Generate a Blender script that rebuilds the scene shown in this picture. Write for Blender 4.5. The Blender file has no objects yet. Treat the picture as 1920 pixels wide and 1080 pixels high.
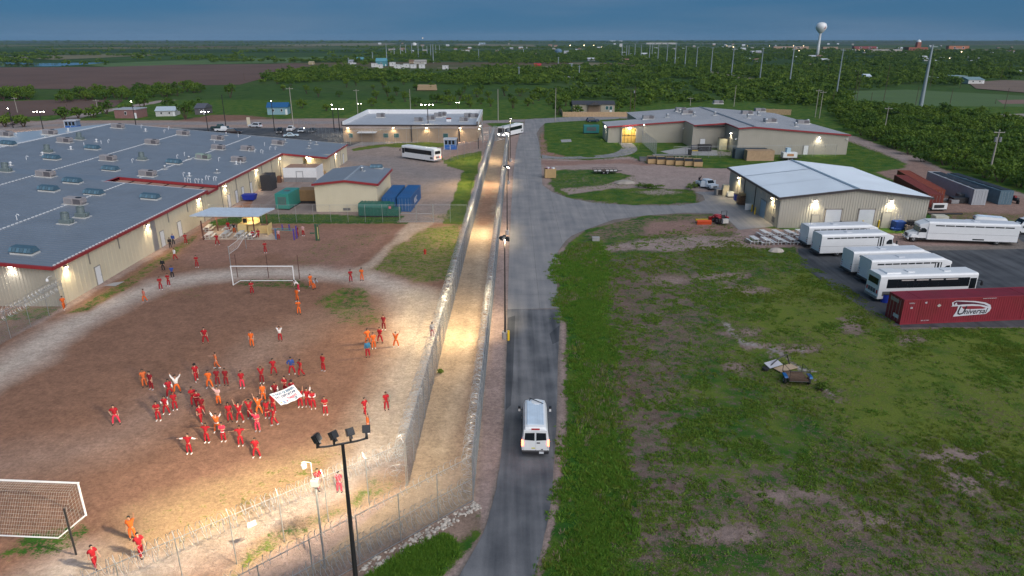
import bpy, bmesh, math, random
import numpy as np
from mathutils import Vector, Matrix, noise as mnoise
random.seed(7); rng = np.random.default_rng(7)
R = math.radians; PI = math.pi
S = bpy.context.scene; COL = S.collection
HAZE = 3.5e-5
# ------------------------------------------------------------------ camera
H = 29.0; F = 1280.0; T = R(20)
cd = bpy.data.cameras.new('camera'); cam = bpy.data.objects.new('camera', cd); COL.objects.link(cam)
cam.location = (0, 0, H); cam.rotation_euler = (R(70), 0, 0)
cd.sensor_width = 36; cd.lens = 24; cd.clip_end = 30000; cd.clip_start = 0.5
S.camera = cam
# ------------------------------------------------------------------ world, sky, sun
SUN_EL, SUN_AZ = 4.0, 145.0
W = bpy.data.worlds.new('World'); S.world = W; W.use_nodes = True
nt = W.node_tree; N = nt.nodes; L = nt.links; N.clear()
wo = N.new('ShaderNodeOutputWorld'); bg = N.new('ShaderNodeBackground'); sky = N.new('ShaderNodeTexSky')
sky.sky_type = 'NISHITA'; sky.sun_disc = False; sky.sun_elevation = R(SUN_EL); sky.sun_rotation = R(SUN_AZ)
sky.altitude = 300; sky.air_density = 0.6; sky.dust_density = 0.0; sky.ozone_density = 6.0
tc = N.new('ShaderNodeTexCoord'); mp = N.new('ShaderNodeMapping'); mp.inputs['Scale'].default_value = (1.2, 1.2, 14)
ns = N.new('ShaderNodeTexNoise'); ns.inputs['Scale'].default_value = 2.2; ns.inputs['Detail'].default_value = 6
cr = N.new('ShaderNodeValToRGB'); cr.color_ramp.elements[0].position = 0.42; cr.color_ramp.elements[1].position = 0.66
mx = N.new('ShaderNodeMixRGB'); mx.inputs[2].default_value = (0.95, 1.35, 1.95, 1)
mul = N.new('ShaderNodeMath'); mul.operation = 'MULTIPLY'; mul.inputs[1].default_value = 0.38
tint = N.new('ShaderNodeMixRGB'); tint.blend_type = 'MULTIPLY'; tint.inputs[0].default_value = 1; tint.inputs[2].default_value = (1.35, 0.69, 0.60, 1)
L.new(tc.outputs['Generated'], mp.inputs[0]); L.new(mp.outputs[0], ns.inputs[0]); L.new(ns.outputs[0], cr.inputs[0])
flat = N.new('ShaderNodeMixRGB'); flat.inputs[0].default_value = 0.84; flat.inputs[2].default_value = (0.34, 0.93, 1.65, 1)
L.new(cr.outputs[0], mul.inputs[0]); L.new(mul.outputs[0], mx.inputs[0]); L.new(sky.outputs[0], tint.inputs[1]); L.new(tint.outputs[0], flat.inputs[1]); L.new(flat.outputs[0], mx.inputs[1])
L.new(mx.outputs[0], bg.inputs[0]); bg.inputs[1].default_value = 0.078; L.new(bg.outputs[0], wo.inputs[0])
sd = bpy.data.lights.new('afterglow_sun', 'SUN'); sun = bpy.data.objects.new('afterglow_sun', sd); COL.objects.link(sun)
sd.energy = 1.45; sd.angle = R(75); sd.color = (1, 0.95, 0.93)
_az = R(SUN_AZ); _e = R(38)
_d = Vector((math.sin(_az)*math.cos(_e), math.cos(_az)*math.cos(_e), math.sin(_e)))
sun.rotation_euler = _d.to_track_quat('Z', 'Y').to_euler()
S.view_settings.view_transform = 'Standard'; S.view_settings.look = 'None'; S.view_settings.gamma = 1
S.view_settings.use_curve_mapping = False; S.view_settings.exposure = 1.1
S.render.engine = 'CYCLES'; S.cycles.transparent_max_bounces = 24; S.cycles.max_bounces = 5; S.cycles.diffuse_bounces = 2
S.cycles.glossy_bounces = 2; S.cycles.use_denoising = True; S.cycles.caustics_reflective = False; S.cycles.caustics_refractive = False
S.cycles.sample_clamp_indirect = 3
# ------------------------------------------------------------------ pixel -> place on the level ground
def P(px, py, z=0.0):
    a = (px-960)/F; b = (540-py)/F
    dy = math.cos(T)+b*math.sin(T); dz = -math.sin(T)+b*math.cos(T); t = (z-H)/dz
    return Vector((a*t, dy*t, z))
def PG(pts, z=0.0): return [tuple(P(x, y)[:2])+(z,) for x, y in pts]
# ------------------------------------------------------------------ materials
MATS = {}
def nodes_of(m):
    m.use_nodes = True; return m.node_tree.nodes, m.node_tree.links
def mat(name, col, rough=0.6, metal=0.0, var=0.12, scale=1.5, bump=0.0, bscale=8, emit=None, estr=0, alpha=1, rnd=0.0, dirt=0.0, spec=None):
    if name in MATS: return MATS[name]
    m = bpy.data.materials.new(name); n, l = nodes_of(m); b = n['Principled BSDF']
    b.inputs['Roughness'].default_value = rough; b.inputs['Metallic'].default_value = metal
    if spec is not None: b.inputs['Specular IOR Level'].default_value = spec
    t = n.new('ShaderNodeTexCoord'); z = n.new('ShaderNodeTexNoise'); z.inputs['Scale'].default_value = scale; z.inputs['Detail'].default_value = 5
    l.new(t.outputs['Object'], z.inputs[0])
    h = n.new('ShaderNodeHueSaturation'); h.inputs['Color'].default_value = (*col, 1)
    mr = n.new('ShaderNodeMapRange'); mr.inputs['From Min'].default_value = 0.25; mr.inputs['From Max'].default_value = 0.75
    mr.inputs['To Min'].default_value = 1-var; mr.inputs['To Max'].default_value = 1+var; l.new(z.outputs[0], mr.inputs[0])
    src = mr.outputs[0]
    if rnd:
        oi = n.new('ShaderNodeObjectInfo'); m2 = n.new('ShaderNodeMapRange'); m2.inputs['To Min'].default_value = 1-rnd; m2.inputs['To Max'].default_value = 1+rnd
        l.new(oi.outputs['Random'], m2.inputs[0]); mm = n.new('ShaderNodeMath'); mm.operation = 'MULTIPLY'
        l.new(src, mm.inputs[0]); l.new(m2.outputs[0], mm.inputs[1]); src = mm.outputs[0]
    l.new(src, h.inputs['Value']); out = h.outputs[0]
    if dirt:
        z2 = n.new('ShaderNodeTexNoise'); z2.inputs['Scale'].default_value = 0.35; z2.inputs['Detail'].default_value = 8; l.new(t.outputs['Object'], z2.inputs[0])
        c2 = n.new('ShaderNodeValToRGB'); c2.color_ramp.elements[0].position = 0.5; c2.color_ramp.elements[1].position = 0.75; l.new(z2.outputs[0], c2.inputs[0])
        k = n.new('ShaderNodeMath'); k.operation = 'MULTIPLY'; k.inputs[1].default_value = dirt; l.new(c2.outputs[0], k.inputs[0])
        mm = n.new('ShaderNodeMixRGB'); mm.inputs[2].default_value = (col[0]*.45+.03, col[1]*.4+.02, col[2]*.33+.01, 1); l.new(k.outputs[0], mm.inputs[0]); l.new(out, mm.inputs[1]); out = mm.outputs[0]
    l.new(out, b.inputs['Base Color'])
    if bump:
        z3 = n.new('ShaderNodeTexNoise'); z3.inputs['Scale'].default_value = bscale; z3.inputs['Detail'].default_value = 4; l.new(t.outputs['Object'], z3.inputs[0])
        bp = n.new('ShaderNodeBump'); bp.inputs['Strength'].default_value = bump; bp.inputs['Distance'].default_value = 0.05
        l.new(z3.outputs[0], bp.inputs['Height']); l.new(bp.outputs[0], b.inputs['Normal'])
    if emit: b.inputs['Emission Color'].default_value = (*emit, 1); b.inputs['Emission Strength'].default_value = estr
    if alpha < 1: b.inputs['Alpha'].default_value = alpha
    MATS[name] = m; return m
# ------------------------------------------------------------------ mesh builder
class MB:
    def __init__(s): s.v = []; s.f = []; s.m = []
    def add(s, vs, fs, m=0):
        o = len(s.v); s.v += [tuple(v) for v in vs]; s.f += [tuple(i+o for i in f) for f in fs]; s.m += [m]*len(fs); return s
    def box(s, c, d, rz=0, m=0, ry=0, rx=0, top=None):
        x, y, z = d[0]/2, d[1]/2, d[2]/2; tx, ty = (top or (1, 1))
        vs = [Vector((a*x*(tx if k > 0 else 1), b*y*(ty if k > 0 else 1), k*z)) for k in (-1, 1) for b in (-1, 1) for a in (-1, 1)]
        M = Matrix.Translation(c) @ Matrix.Rotation(rz, 4, 'Z') @ Matrix.Rotation(ry, 4, 'Y') @ Matrix.Rotation(rx, 4, 'X')
        return s.add([M @ v for v in vs], [(0, 2, 3, 1), (4, 5, 7, 6), (0, 1, 5, 4), (2, 6, 7, 3), (0, 4, 6, 2), (1, 3, 7, 5)], m)
    def bx(s, x0, x1, y0, y1, z0, z1, m=0): return s.box(((x0+x1)/2, (y0+y1)/2, (z0+z1)/2), (x1-x0, y1-y0, z1-z0), m=m)
    def tube(s, pts, r, n=6, m=0, cap=True):
        pts = [Vector(p) for p in pts]; rs = r if isinstance(r, (list, tuple)) else [r]*len(pts); rings = []
        for i, p in enumerate(pts):
            d = (pts[min(i+1, len(pts)-1)]-pts[max(i-1, 0)]).normalized()
            u = d.cross(Vector((0, 0, 1)) if abs(d.z) < .95 else Vector((1, 0, 0))).normalized(); w = d.cross(u)
            rings.append([p+(u*math.cos(2*PI*k/n)+w*math.sin(2*PI*k/n))*rs[i] for k in range(n)])
        vs = [v for r_ in rings for v in r_]; fs = []
        for i in range(len(pts)-1):
            for k in range(n): a = i*n+k; b = i*n+(k+1) % n; fs.append((a, b, b+n, a+n))
        if cap: fs.append(tuple(reversed(range(n)))); fs.append(tuple(range(len(vs)-n, len(vs))))
        return s.add(vs, fs, m)
    def cyl(s, c, r, h, n=16, m=0, r2=None, axis='z'):
        c = Vector(c); a = {'z': Vector((0, 0, h)), 'x': Vector((h, 0, 0)), 'y': Vector((0, h, 0))}[axis]
        return s.tube([c, c+a], [r, r if r2 is None else r2], n, m)
    def lathe(s, c, prof, n=16, m=0):
        c = Vector(c); vs = []; fs = []
        for r, z in prof: vs += [c+Vector((r*math.cos(2*PI*k/n), r*math.sin(2*PI*k/n), z)) for k in range(n)]
        for i in range(len(prof)-1):
            for k in range(n): a = i*n+k; b = i*n+(k+1) % n; fs.append((a, b, b+n, a+n))
        fs.append(tuple(reversed(range(n)))); fs.append(tuple(range(len(vs)-n, len(vs))))
        return s.add(vs, fs, m)
    def prism(s, prof, a0, a1, axis='y', m=0, taper=None):
        # prof in the plane across the axis: axis y -> (x,z); axis x -> (y,z)
        def mk(p, a):
            return (p[0], a, p[1]) if axis == 'y' else (a if taper is None else a*taper(p[1]), p[0], p[1])
        n = len(prof); vs = [mk(p, a0) for p in prof]+[mk(p, a1) for p in prof]
        fs = [tuple(range(n)), tuple(reversed(range(n, 2*n)))]+[(i, i+n, (i+1) % n+n, (i+1) % n) for i in range(n)]
        return s.add(vs, fs, m)
    def quad(s, a, b, c, d, m=0): return s.add([a, b, c, d], [(0, 1, 2, 3)], m)
    def mesh(s, name, bevel=0, seg=1):
        me = bpy.data.meshes.new(name); me.from_pydata(s.v, [], s.f)
        if any(s.m): me.polygons.foreach_set('material_index', s.m)
        bm = bmesh.new(); bm.from_mesh(me); bmesh.ops.recalc_face_normals(bm, faces=bm.faces)
        if bevel:
            es = [e for e in bm.edges if len(e.link_faces) == 2 and e.calc_face_angle(0) > .5]
            bmesh.ops.bevel(bm, geom=es, offset=bevel, segments=seg, affect='EDGES', profile=.5)
        bm.to_mesh(me); bm.free(); me.update(); return me
def link(o, parent=None):
    COL.objects.link(o)
    if parent is not None: o.parent = parent
    return o
def obj(name, mb, m, parent=None, loc=None, rz=0, bevel=0, seg=1, smooth=False):
    me = mb if isinstance(mb, bpy.types.Mesh) else mb.mesh(name, bevel, seg)
    if not me.materials:
        for q in (m if isinstance(m, (list, tuple)) else [m]): me.materials.append(q)
    if smooth:
        for p in me.polygons: p.use_smooth = True
    o = bpy.data.objects.new(name, me)
    if loc is not None: o.location = loc
    if rz: o.rotation_euler = (0, 0, rz)
    return link(o, parent)
def tag(o, label, cat, group=None):
    o['label'] = label; o['category'] = cat
    if group: o['group'] = group
    return o
def thing(name, label, cat, loc=(0, 0, 0), rz=0, group=None):
    o = bpy.data.objects.new(name, None); o.location = loc; o.rotation_euler = (0, 0, rz); o.empty_display_size = .3
    return tag(link(o), label, cat, group)
def struct(name, mb, m, parent=None, stuff=False):
    o = obj(name, mb, m, parent); o['kind'] = 'stuff' if stuff else 'structure'; return o
def stuffed(o): o['kind'] = 'stuff'; return o
KIDS = {}
def kids(o): return [c for c in o.children]
def copy_tree(o, loc=None, rz=None, label=None, group=None, ch=None):
    def cp(a, par):
        c = a.copy(); COL.objects.link(c)
        if par is not None: c.parent = par
        for k in a.children: cp(k, c)
        return c
    c = cp(o, None)
    if loc is not None: c.location = loc
    if rz is not None: c.rotation_euler = (0, 0, rz)
    if label: c['label'] = label
    if group: c['group'] = group
    return c
def lamp(kind, loc, power, col=(1, .86, .62), parent=None, aim=None, size=.15, spot=120, blend=.6, name='lamp_light'):
    d = bpy.data.lights.new(name, kind); d.energy = power*.8; d.color = col
    d.shadow_soft_size = size
    if kind == 'SPOT': d.spot_size = R(spot); d.spot_blend = blend
    o = bpy.data.objects.new(name, d); o.location = loc
    if aim is not None: o.rotation_euler = (Vector(loc)-Vector(aim)).to_track_quat('Z', 'Y').to_euler()
    return link(o, parent)
# ------------------------------------------------------------------ base colours
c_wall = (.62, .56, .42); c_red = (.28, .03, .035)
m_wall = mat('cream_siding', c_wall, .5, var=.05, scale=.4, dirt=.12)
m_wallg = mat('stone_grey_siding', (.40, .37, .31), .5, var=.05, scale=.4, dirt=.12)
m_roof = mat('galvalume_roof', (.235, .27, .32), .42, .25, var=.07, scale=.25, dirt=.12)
m_roofw = mat('lit_slope_and_lap_metal', (.50, .56, .62), .35, .3, var=.05, scale=.25)
m_red = mat('red_trim', c_red, .4, var=.06)
m_brown = mat('dark_bronze_trim', (.05, .04, .04), .4)
m_white = mat('white_paint', (.74, .75, .76), .4, var=.04)
m_whitem = mat('white_metal', (.78, .79, .8), .35, var=.05, dirt=.1)
m_galv = mat('galvanised_steel', (.42, .44, .46), .38, .7, var=.12, scale=4)
m_wire = mat('wire_steel', (.26, .28, .30), .5, .5, var=.05)
m_razor = mat('razor_wire_steel', (.50, .52, .54), .42, .6, var=.2, scale=6)
m_black = mat('black_paint', (.022, .022, .025), .45)
m_dark = mat('dark_bronze_pole', (.018, .017, .018), .6)
m_glass = mat('dark_glass', (.012, .016, .02), .08, var=.02)
m_tyre = mat('tyre_rubber', (.02, .02, .021), .8)
m_rim = mat('wheel_rim', (.45, .46, .47), .35, .6)
m_wood = mat('plywood_tan', (.44, .30, .15), .6, var=.12, scale=2)
m_conc = mat('concrete', (.34, .33, .33), .8, var=.08, scale=.8, dirt=.2, bump=.1)
m_gunit = mat('grey_unit_metal', (.30, .30, .31), .45, .3, var=.08)
m_green = mat('generator_green', (.04, .24, .2), .4, var=.06)
m_dgreen = mat('compactor_green', (.015, .12, .09), .45, var=.1, dirt=.3)
m_blue = mat('container_blue', (.02, .10, .27), .45, var=.12, dirt=.35)
m_lens = mat('lamp_lens', (.9, .85, .7), .3, emit=(1, .82, .55), estr=26)
m_lensw = mat('lamp_lens_white', (.9, .9, .85), .3, emit=(1, .92, .78), estr=26)
# ================================================================== THE GROUND
def sdist(PX, PY, poly):
    d = np.full(PX.shape, 1e9); ins = np.zeros(PX.shape, bool); n = len(poly)
    for i in range(n):
        x0, y0 = poly[i][:2]; x1, y1 = poly[(i+1) % n][:2]
        ex, ey = x1-x0, y1-y0; L2 = ex*ex+ey*ey+1e-9
        t = np.clip(((PX-x0)*ex+(PY-y0)*ey)/L2, 0, 1)
        d = np.minimum(d, (PX-x0-t*ex)**2+(PY-y0-t*ey)**2)
        c = ((y0 > PY) != (y1 > PY)) & (PX < (x1-x0)*(PY-y0)/(y1-y0+1e-12)+x0); ins ^= c
    d = np.sqrt(d); return np.where(ins, d, -d)
def ldist(PX, PY, line):
    d = np.full(PX.shape, 1e9)
    for (x0, y0), (x1, y1) in zip(line[:-1], line[1:]):
        ex, ey = x1-x0, y1-y0; L2 = ex*ex+ey*ey+1e-9
        t = np.clip(((PX-x0)*ex+(PY-y0)*ey)/L2, 0, 1)
        d = np.minimum(d, (PX-x0-t*ex)**2+(PY-y0-t*ey)**2)
    return np.sqrt(d)
pys = np.concatenate([np.arange(1180, 330, -2.6), np.arange(330, 186, -1.7)])
pxs = np.arange(-420, 2341, 6.5)
gx, gy = np.meshgrid(pxs, pys)
a_ = (gx-960)/F; b_ = (540-gy)/F
t_ = -H/(-math.sin(T)+b_*math.cos(T))
GX = (a_*t_).ravel(); GY = (math.cos(T)+b_*math.sin(T)).ravel()*t_.ravel()
nv = GX.size
def vnoise(X, Y, sc, seed=0):      # cheap value noise
    x = X/sc+seed*17.3; y = Y/sc+seed*9.1; xi = np.floor(x).astype(int); yi = np.floor(y).astype(int)
    fx = x-xi; fy = y-yi; fx = fx*fx*(3-2*fx); fy = fy*fy*(3-2*fy)
    def h(i, j):
        q = np.sin(i*127.1+j*311.7+seed*74.7)*43758.5453; return q-np.floor(q)
    return (h(xi, yi)*(1-fx)+h(xi+1, yi)*fx)*(1-fy)+(h(xi, yi+1)*(1-fx)+h(xi+1, yi+1)*fx)*fy
def fbm(X, Y, sc, seed=0): return .5*vnoise(X, Y, sc, seed)+.3*vnoise(X, Y, sc/2.1, seed+1)+.2*vnoise(X, Y, sc/4.3, seed+2)
wob = lambda sc, s: (fbm(GX, GY, sc, s)-.5)*2
DC = np.tile(np.array([.20, .145, .105]), (nv, 1)); GR = np.full(nv, .92); HU = np.full(nv, .45)
def apply(w, col=None, gr=None, hu=None):
    global DC, GR, HU
    if col is not None: DC = DC*(1-w[:, None])+np.array(col)*w[:, None]
    if gr is not None: GR = GR*(1-w)+gr*w
    if hu is not None: HU = HU*(1-w)+hu*w
def paint(px, soft=.6, ragged=.5, col=None, gr=None, hu=None, amt=1.0, sc=3.0, seed=1, world=False):
    poly = px if world else [tuple(P(*p)[:2]) for p in px]
    sd = sdist(GX, GY, poly)+wob(sc, seed)*ragged
    apply(np.clip(.5+sd/soft, 0, 1)*amt, col, gr, hu)
def stroke(px, width, soft=1.0, ragged=.4, col=None, gr=None, hu=None, amt=1.0, sc=3.0, seed=2):
    ln = [tuple(P(*p)[:2]) for p in px]
    sd = width/2-ldist(GX, GY, ln)+wob(sc, seed)*ragged
    apply(np.clip(.5+sd/soft, 0, 1)*amt, col, gr, hu)
gravel = (.34, .25, .215); reddirt = (.245, .135, .092); track = (.48, .40, .345); sand = (.36, .27, .19)
# left compound
paint([(-500, 1300), (300, 1300), (760, 1075), (905, 950), (957, 255), (900, 226), (640, 222), (200, 226), (-500, 228)], col=gravel, gr=.02, soft=1.5)
# yard
paint([(-300, 1100), (-300, 700), (0, 640), (130, 578), (480, 366), (500, 418), (872, 418), (765, 905), (440, 1050), (300, 1150)], col=reddirt, gr=.10, hu=.25, soft=.6)
stroke([(-80, 740), (30, 680), (120, 618), (200, 575), (290, 537), (380, 519), (480, 512), (600, 510), (690, 520), (760, 548), (800, 600), (808, 650), (790, 720), (755, 790), (705, 850), (620, 900), (520, 948), (400, 1000), (260, 1060), (120, 1085)], 4.6, soft=3.4, ragged=.8, col=track, gr=.0)
stroke([(790, 560), (800, 640), (770, 740), (740, 800)], 6.5, soft=4, col=(.50, .41, .32), gr=0, amt=.9)
stroke([(-60, 890), (200, 830), (330, 745), (430, 700), (520, 640)], 4.5, soft=5, ragged=1.2, col=(.32, .225, .185), amt=.65)
stroke([(500, 640), (600, 600), (700, 575)], 5, soft=5, ragged=1.2, col=(.30, .20, .15), amt=.6)
paint([(350, 440), (400, 400), (470, 400), (520, 425), (760, 430), (640, 510), (520, 475), (400, 500), (330, 490)], col=(.30, .17, .13), gr=.04, soft=3, ragged=1, amt=.8)
paint([(765, 418), (812, 418), (770, 452), (712, 505), (680, 520), (640, 515), (690, 492), (735, 450)], col=(.43, .33, .26), gr=0, soft=.8, ragged=.4)
paint([(698, 503), (735, 462), (765, 447), (800, 428), (862, 420), (868, 450), (850, 520), (820, 528), (775, 530), (735, 512)], gr=.56, hu=.75, col=(.30, .20, .13), soft=1.2, ragged=.8)
paint([(560, 470), (640, 440), (755, 421), (748, 428), (690, 462), (640, 495), (560, 507), (540, 500)], gr=.42, hu=.5, soft=2, ragged=1.5, amt=.8)
paint([(578, 568), (640, 536), (690, 545), (700, 560), (690, 595), (650, 600)], gr=.55, hu=.4, soft=1.8, ragged=1.2)
paint([(640, 580), (720, 575), (715, 605), (670, 612)], gr=.45, hu=.45, soft=1.6, ragged=1.2)
paint([(435, 536), (450, 522), (560, 522), (580, 535), (595, 545), (560, 540)], gr=.5, hu=.3, soft=.8, ragged=.4)
paint([(285, 560), (340, 535), (400, 530), (380, 560)], gr=.3, hu=.3, soft=2, ragged=1)
paint([(128, 586), (200, 545), (305, 478), (380, 430), (372, 440), (340, 472), (240, 540), (165, 583)], gr=.52, hu=.5, soft=.7, ragged=.7, col=(.30, .17, .10))
paint([(380, 428), (400, 412), (470, 402), (462, 415)], gr=.8, hu=.3, soft=.6)
paint([(462, 399), (780, 405), (765, 419), (395, 420)], gr=.80, hu=.35, soft=.5, ragged=.3)
paint([(-20, 1050), (30, 1000), (140, 985), (170, 990), (150, 1020), (70, 1045)], gr=.6, hu=.3, soft=1, ragged=.6)
paint([(200, 1060), (250, 960), (330, 930), (480, 880), (600, 830), (680, 800), (620, 900), (420, 1000)], gr=.33, hu=.75, col=(.36, .24, .14), soft=3, ragged=1.2)
paint([(440, 1075), (480, 1010), (600, 965), (690, 905), (762, 890), (740, 925), (620, 975)], gr=.48, hu=.72, col=(.37, .25, .15), soft=1.5, ragged=.8)
# west side past the small fence
paint([(-300, 900), (0, 648), (118, 573), (-60, 573), (-300, 600)], col=(.24, .15, .11), gr=.3, hu=.6, soft=.4)
paint([(0, 600), (40, 578), (118, 575), (70, 600)], gr=.55, hu=.5, soft=1)
# strip between the fences
paint([(300, 1190), (560, 1080), (765, 910), (872, 418), (920, 292), (938, 240), (955, 262), (888, 938), (740, 1020), (560, 1110)], col=sand, gr=.03, soft=.3, ragged=.1)
stroke([(918, 560), (930, 420), (944, 300)], 1.3, soft=1.2, col=(.31, .22, .18), amt=.9)
stroke([(850, 900), (880, 760), (905, 640), (920, 540)], 1.2, soft=1.4, col=(.33, .23, .17), amt=.7)
stroke([(825, 850), (868, 700), (893, 560), (908, 430)], .9, soft=.9, col=(.47, .36, .26), amt=.7)
stroke([(905, 420), (915, 370), (918, 340)], 2.5, soft=1, ragged=1.2, col=(.28, .14, .09), amt=.7, sc=1.5)
paint([(560, 1080), (886, 950), (895, 990), (700, 1130), (560, 1180)], col=(.27, .19, .15), gr=.03, soft=1)
paint([(690, 1085), (760, 1035), (828, 1006), (850, 1012), (862, 1030), (815, 1085), (760, 1160), (600, 1180)], gr=1.0, hu=.3, soft=.6, ragged=.5)
# pavement of the staff yard
paint([(500, 400), (600, 331), (648, 300), (655, 283), (720, 272), (810, 290), (870, 318), (845, 382), (828, 416), (745, 416), (770, 400)], col=(.31, .245, .215), gr=.0, soft=.4, ragged=.15)
stroke([(650, 300), (720, 300), (800, 330), (850, 350)], 10, soft=9, col=(.27, .235, .225), amt=.8)
stroke([(800, 370), (850, 345)], 7, soft=6, col=(.37, .27, .21), amt=.8)
paint([(660, 279), (700, 272), (770, 266), (850, 268), (850, 275), (760, 277), (720, 275), (660, 284)], gr=1, hu=.75, soft=.5, ragged=.2)
paint([(822, 297), (905, 283), (901, 300), (868, 420), (828, 420), (846, 382), (868, 320), (842, 313)], gr=1, hu=.7, soft=.3, ragged=.1)
paint([(800, 405), (845, 400), (840, 414)], col=(.40, .28, .2), gr=.5, soft=1)
paint([(640, 258), (900, 250), (905, 262), (840, 266), (740, 268), (655, 275)], col=(.30, .28, .27), gr=0, soft=.6)
paint([(858, 292), (820, 305), (860, 275), (903, 262), (905, 275)], col=(.33, .22, .18), gr=.05, soft=.6)
# verges of the road
paint([(905, 1000), (895, 930), (916, 640), (957, 255), (985, 225), (1010, 250), (1060, 440), (1063, 600), (1062, 700), (1062, 860), (1045, 960), (1010, 1100), (990, 1190), (700, 1190), (850, 1060)], col=(.33, .245, .22), gr=.02, soft=.6, ragged=.25)
# right side: lush verge, field
paint([(1020, 1200), (1062, 960), (1072, 760), (1072, 640), (1064, 596), (1046, 575), (1042, 505), (1070, 462), (1110, 440), (1240, 405), (1345, 400), (1390, 432), (1500, 470), (1620, 560), (1690, 612), (2400, 600), (2400, 1300), (1000, 1300)], gr=.66, hu=.45, soft=.5, ragged=.3, col=(.19, .135, .115))
paint([(1420, 520), (1560, 510), (1690, 620), (1950, 620), (2300, 700), (2300, 900), (1900, 900), (1600, 820), (1440, 700), (1380, 600)], gr=.84, hu=.78, soft=6, ragged=3)
paint([(1130, 490), (1300, 480), (1330, 560), (1300, 700), (1250, 860), (1260, 1100), (1180, 1200), (1170, 900), (1150, 700)], gr=.46, hu=.4, soft=4, ragged=2.5, amt=.9)
paint([(1140, 500), (1180, 490), (1210, 700), (1190, 760), (1150, 760)], gr=.40, col=(.155, .10, .085), soft=3, ragged=1.5, amt=.8)
paint([(1280, 900), (1600, 820), (1920, 860), (2100, 1000), (1900, 1200), (1400, 1200)], gr=.52, hu=.5, soft=5, ragged=3, amt=.8)
paint([(1050, 600), (1044, 505), (1060, 470), (1110, 460), (1130, 520), (1140, 640), (1150, 760), (1180, 900), (1185, 1200), (1010, 1200), (1060, 960), (1072, 760), (1070, 600)], gr=1, hu=.33, soft=1.2, ragged=.8)
for cx, cy, w, h in ((1350, 520, 60, 9), (1400, 545, 50, 9), (1250, 525, 40, 8), (1400, 625, 45, 6), (1500, 655, 40, 8), (1420, 650, 30, 6), (1560, 740, 26, 9), (1600, 610, 30, 16), (1800, 850, 70, 18), (1700, 640, 25, 9), (1380, 690, 30, 8), (1820, 900, 60, 16), (1500, 930, 60, 12), (1360, 1000, 60, 14), (1640, 980, 60, 14)):
    paint([(cx+w*math.cos(q*PI/4), cy+h*math.sin(q*PI/4)) for q in range(8)], gr=.18, col=(.29, .215, .19), soft=1.6, ragged=1.4, amt=.9, sc=1.5)
for a, b in (((1370, 620), (1400, 648)), ((1405, 640), (1450, 668)), ((1450, 655), (1480, 672)), ((1480, 675), (1530, 712)), ((1500, 650), (1510, 668)), ((1548, 730), (1580, 752)), ((1500, 690), (1540, 700)), ((1350, 600), (1372, 618))):
    stroke([a, b], .35, soft=.4, ragged=.55, col=(.36, .34, .33), gr=.12, sc=.8, amt=.85)
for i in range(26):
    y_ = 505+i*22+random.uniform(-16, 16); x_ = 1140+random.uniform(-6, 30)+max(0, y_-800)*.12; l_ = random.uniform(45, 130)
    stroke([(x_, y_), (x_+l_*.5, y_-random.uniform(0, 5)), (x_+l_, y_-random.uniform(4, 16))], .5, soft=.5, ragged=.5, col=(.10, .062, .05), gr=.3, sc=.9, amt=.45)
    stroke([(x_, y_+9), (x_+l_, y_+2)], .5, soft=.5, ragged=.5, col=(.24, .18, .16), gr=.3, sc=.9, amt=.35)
# broken edge of pale gravel by the shop apron
paint([(1110, 462), (1300, 440), (1400, 448), (1410, 462), (1250, 470), (1120, 470)], gr=.25, col=(.33, .255, .235), soft=1.4, ragged=1.2)
paint([(1090, 440), (1150, 415), (1260, 404), (1340, 404), (1385, 430), (1300, 425), (1230, 432), (1120, 452)], gr=.55, hu=.35, col=(.25, .165, .135), soft=1.5, ragged=1.2)
paint([(1220, 415), (1330, 412), (1380, 432), (1300, 442), (1200, 440)], gr=.15, col=(.28, .175, .145), soft=2, ragged=1.2, amt=.85)
paint([(1385, 428), (1456, 428), (1520, 440), (1505, 462), (1420, 466), (1370, 450)], gr=.0, col=(.30, .215, .195), soft=.6, ragged=.3)
# islands and gravel roads on the right
paint([(1000, 245), (1015, 236), (1130, 240), (1200, 262), (1215, 290), (1140, 300), (1010, 300)], gr=.9, hu=.42, soft=.5)
paint([(1003, 245), (1018, 245), (1026, 285), (1060, 292), (1050, 297), (1012, 292)], gr=.05, col=(.30, .17, .135), soft=.8, ragged=.5)
paint([(1012, 296), (1110, 300), (1180, 293), (1215, 306), (1300, 315), (1378, 315), (1378, 365), (1330, 362), (1240, 352), (1190, 330), (1140, 322), (1060, 318), (1016, 322)], gr=.02, col=(.345, .265, .24), soft=.8, ragged=.6)
paint([(1012, 300), (1060, 302), (1180, 298), (1230, 312), (1160, 306), (1020, 312)], gr=.02, col=(.28, .16, .125), soft=1.2, ragged=1, amt=.8)
paint([(1030, 330), (1060, 318), (1130, 318), (1190, 330), (1195, 348), (1130, 352), (1060, 360), (1025, 345)], gr=.72, hu=.38, soft=1, ragged=.9, col=(.26, .19, .16))
paint([(1190, 330), (1370, 330), (1372, 352), (1250, 356), (1160, 352), (1070, 364), (1050, 355), (1130, 348)], gr=.06, col=(.345, .27, .245), soft=1, ragged=.8)
paint([(1060, 366), (1150, 356), (1230, 352), (1300, 356), (1324, 376), (1270, 387), (1110, 382)], gr=.82, hu=.45, soft=.8, ragged=.7)
paint([(1180, 360), (1240, 354), (1290, 360), (1230, 366)], gr=.3, col=(.33, .27, .24), soft=1.5, ragged=1)
paint([(1175, 290), (1200, 270), (1400, 285), (1600, 260), (1690, 300), (1700, 316), (1630, 326), (1560, 310), (1372, 315), (1310, 314), (1215, 306)], gr=.88, hu=.42, soft=.7, ragged=.4)
paint([(1290, 280), (1375, 285), (1370, 292), (1290, 290)], gr=.2, col=(.30, .27, .25), soft=.8)
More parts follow.
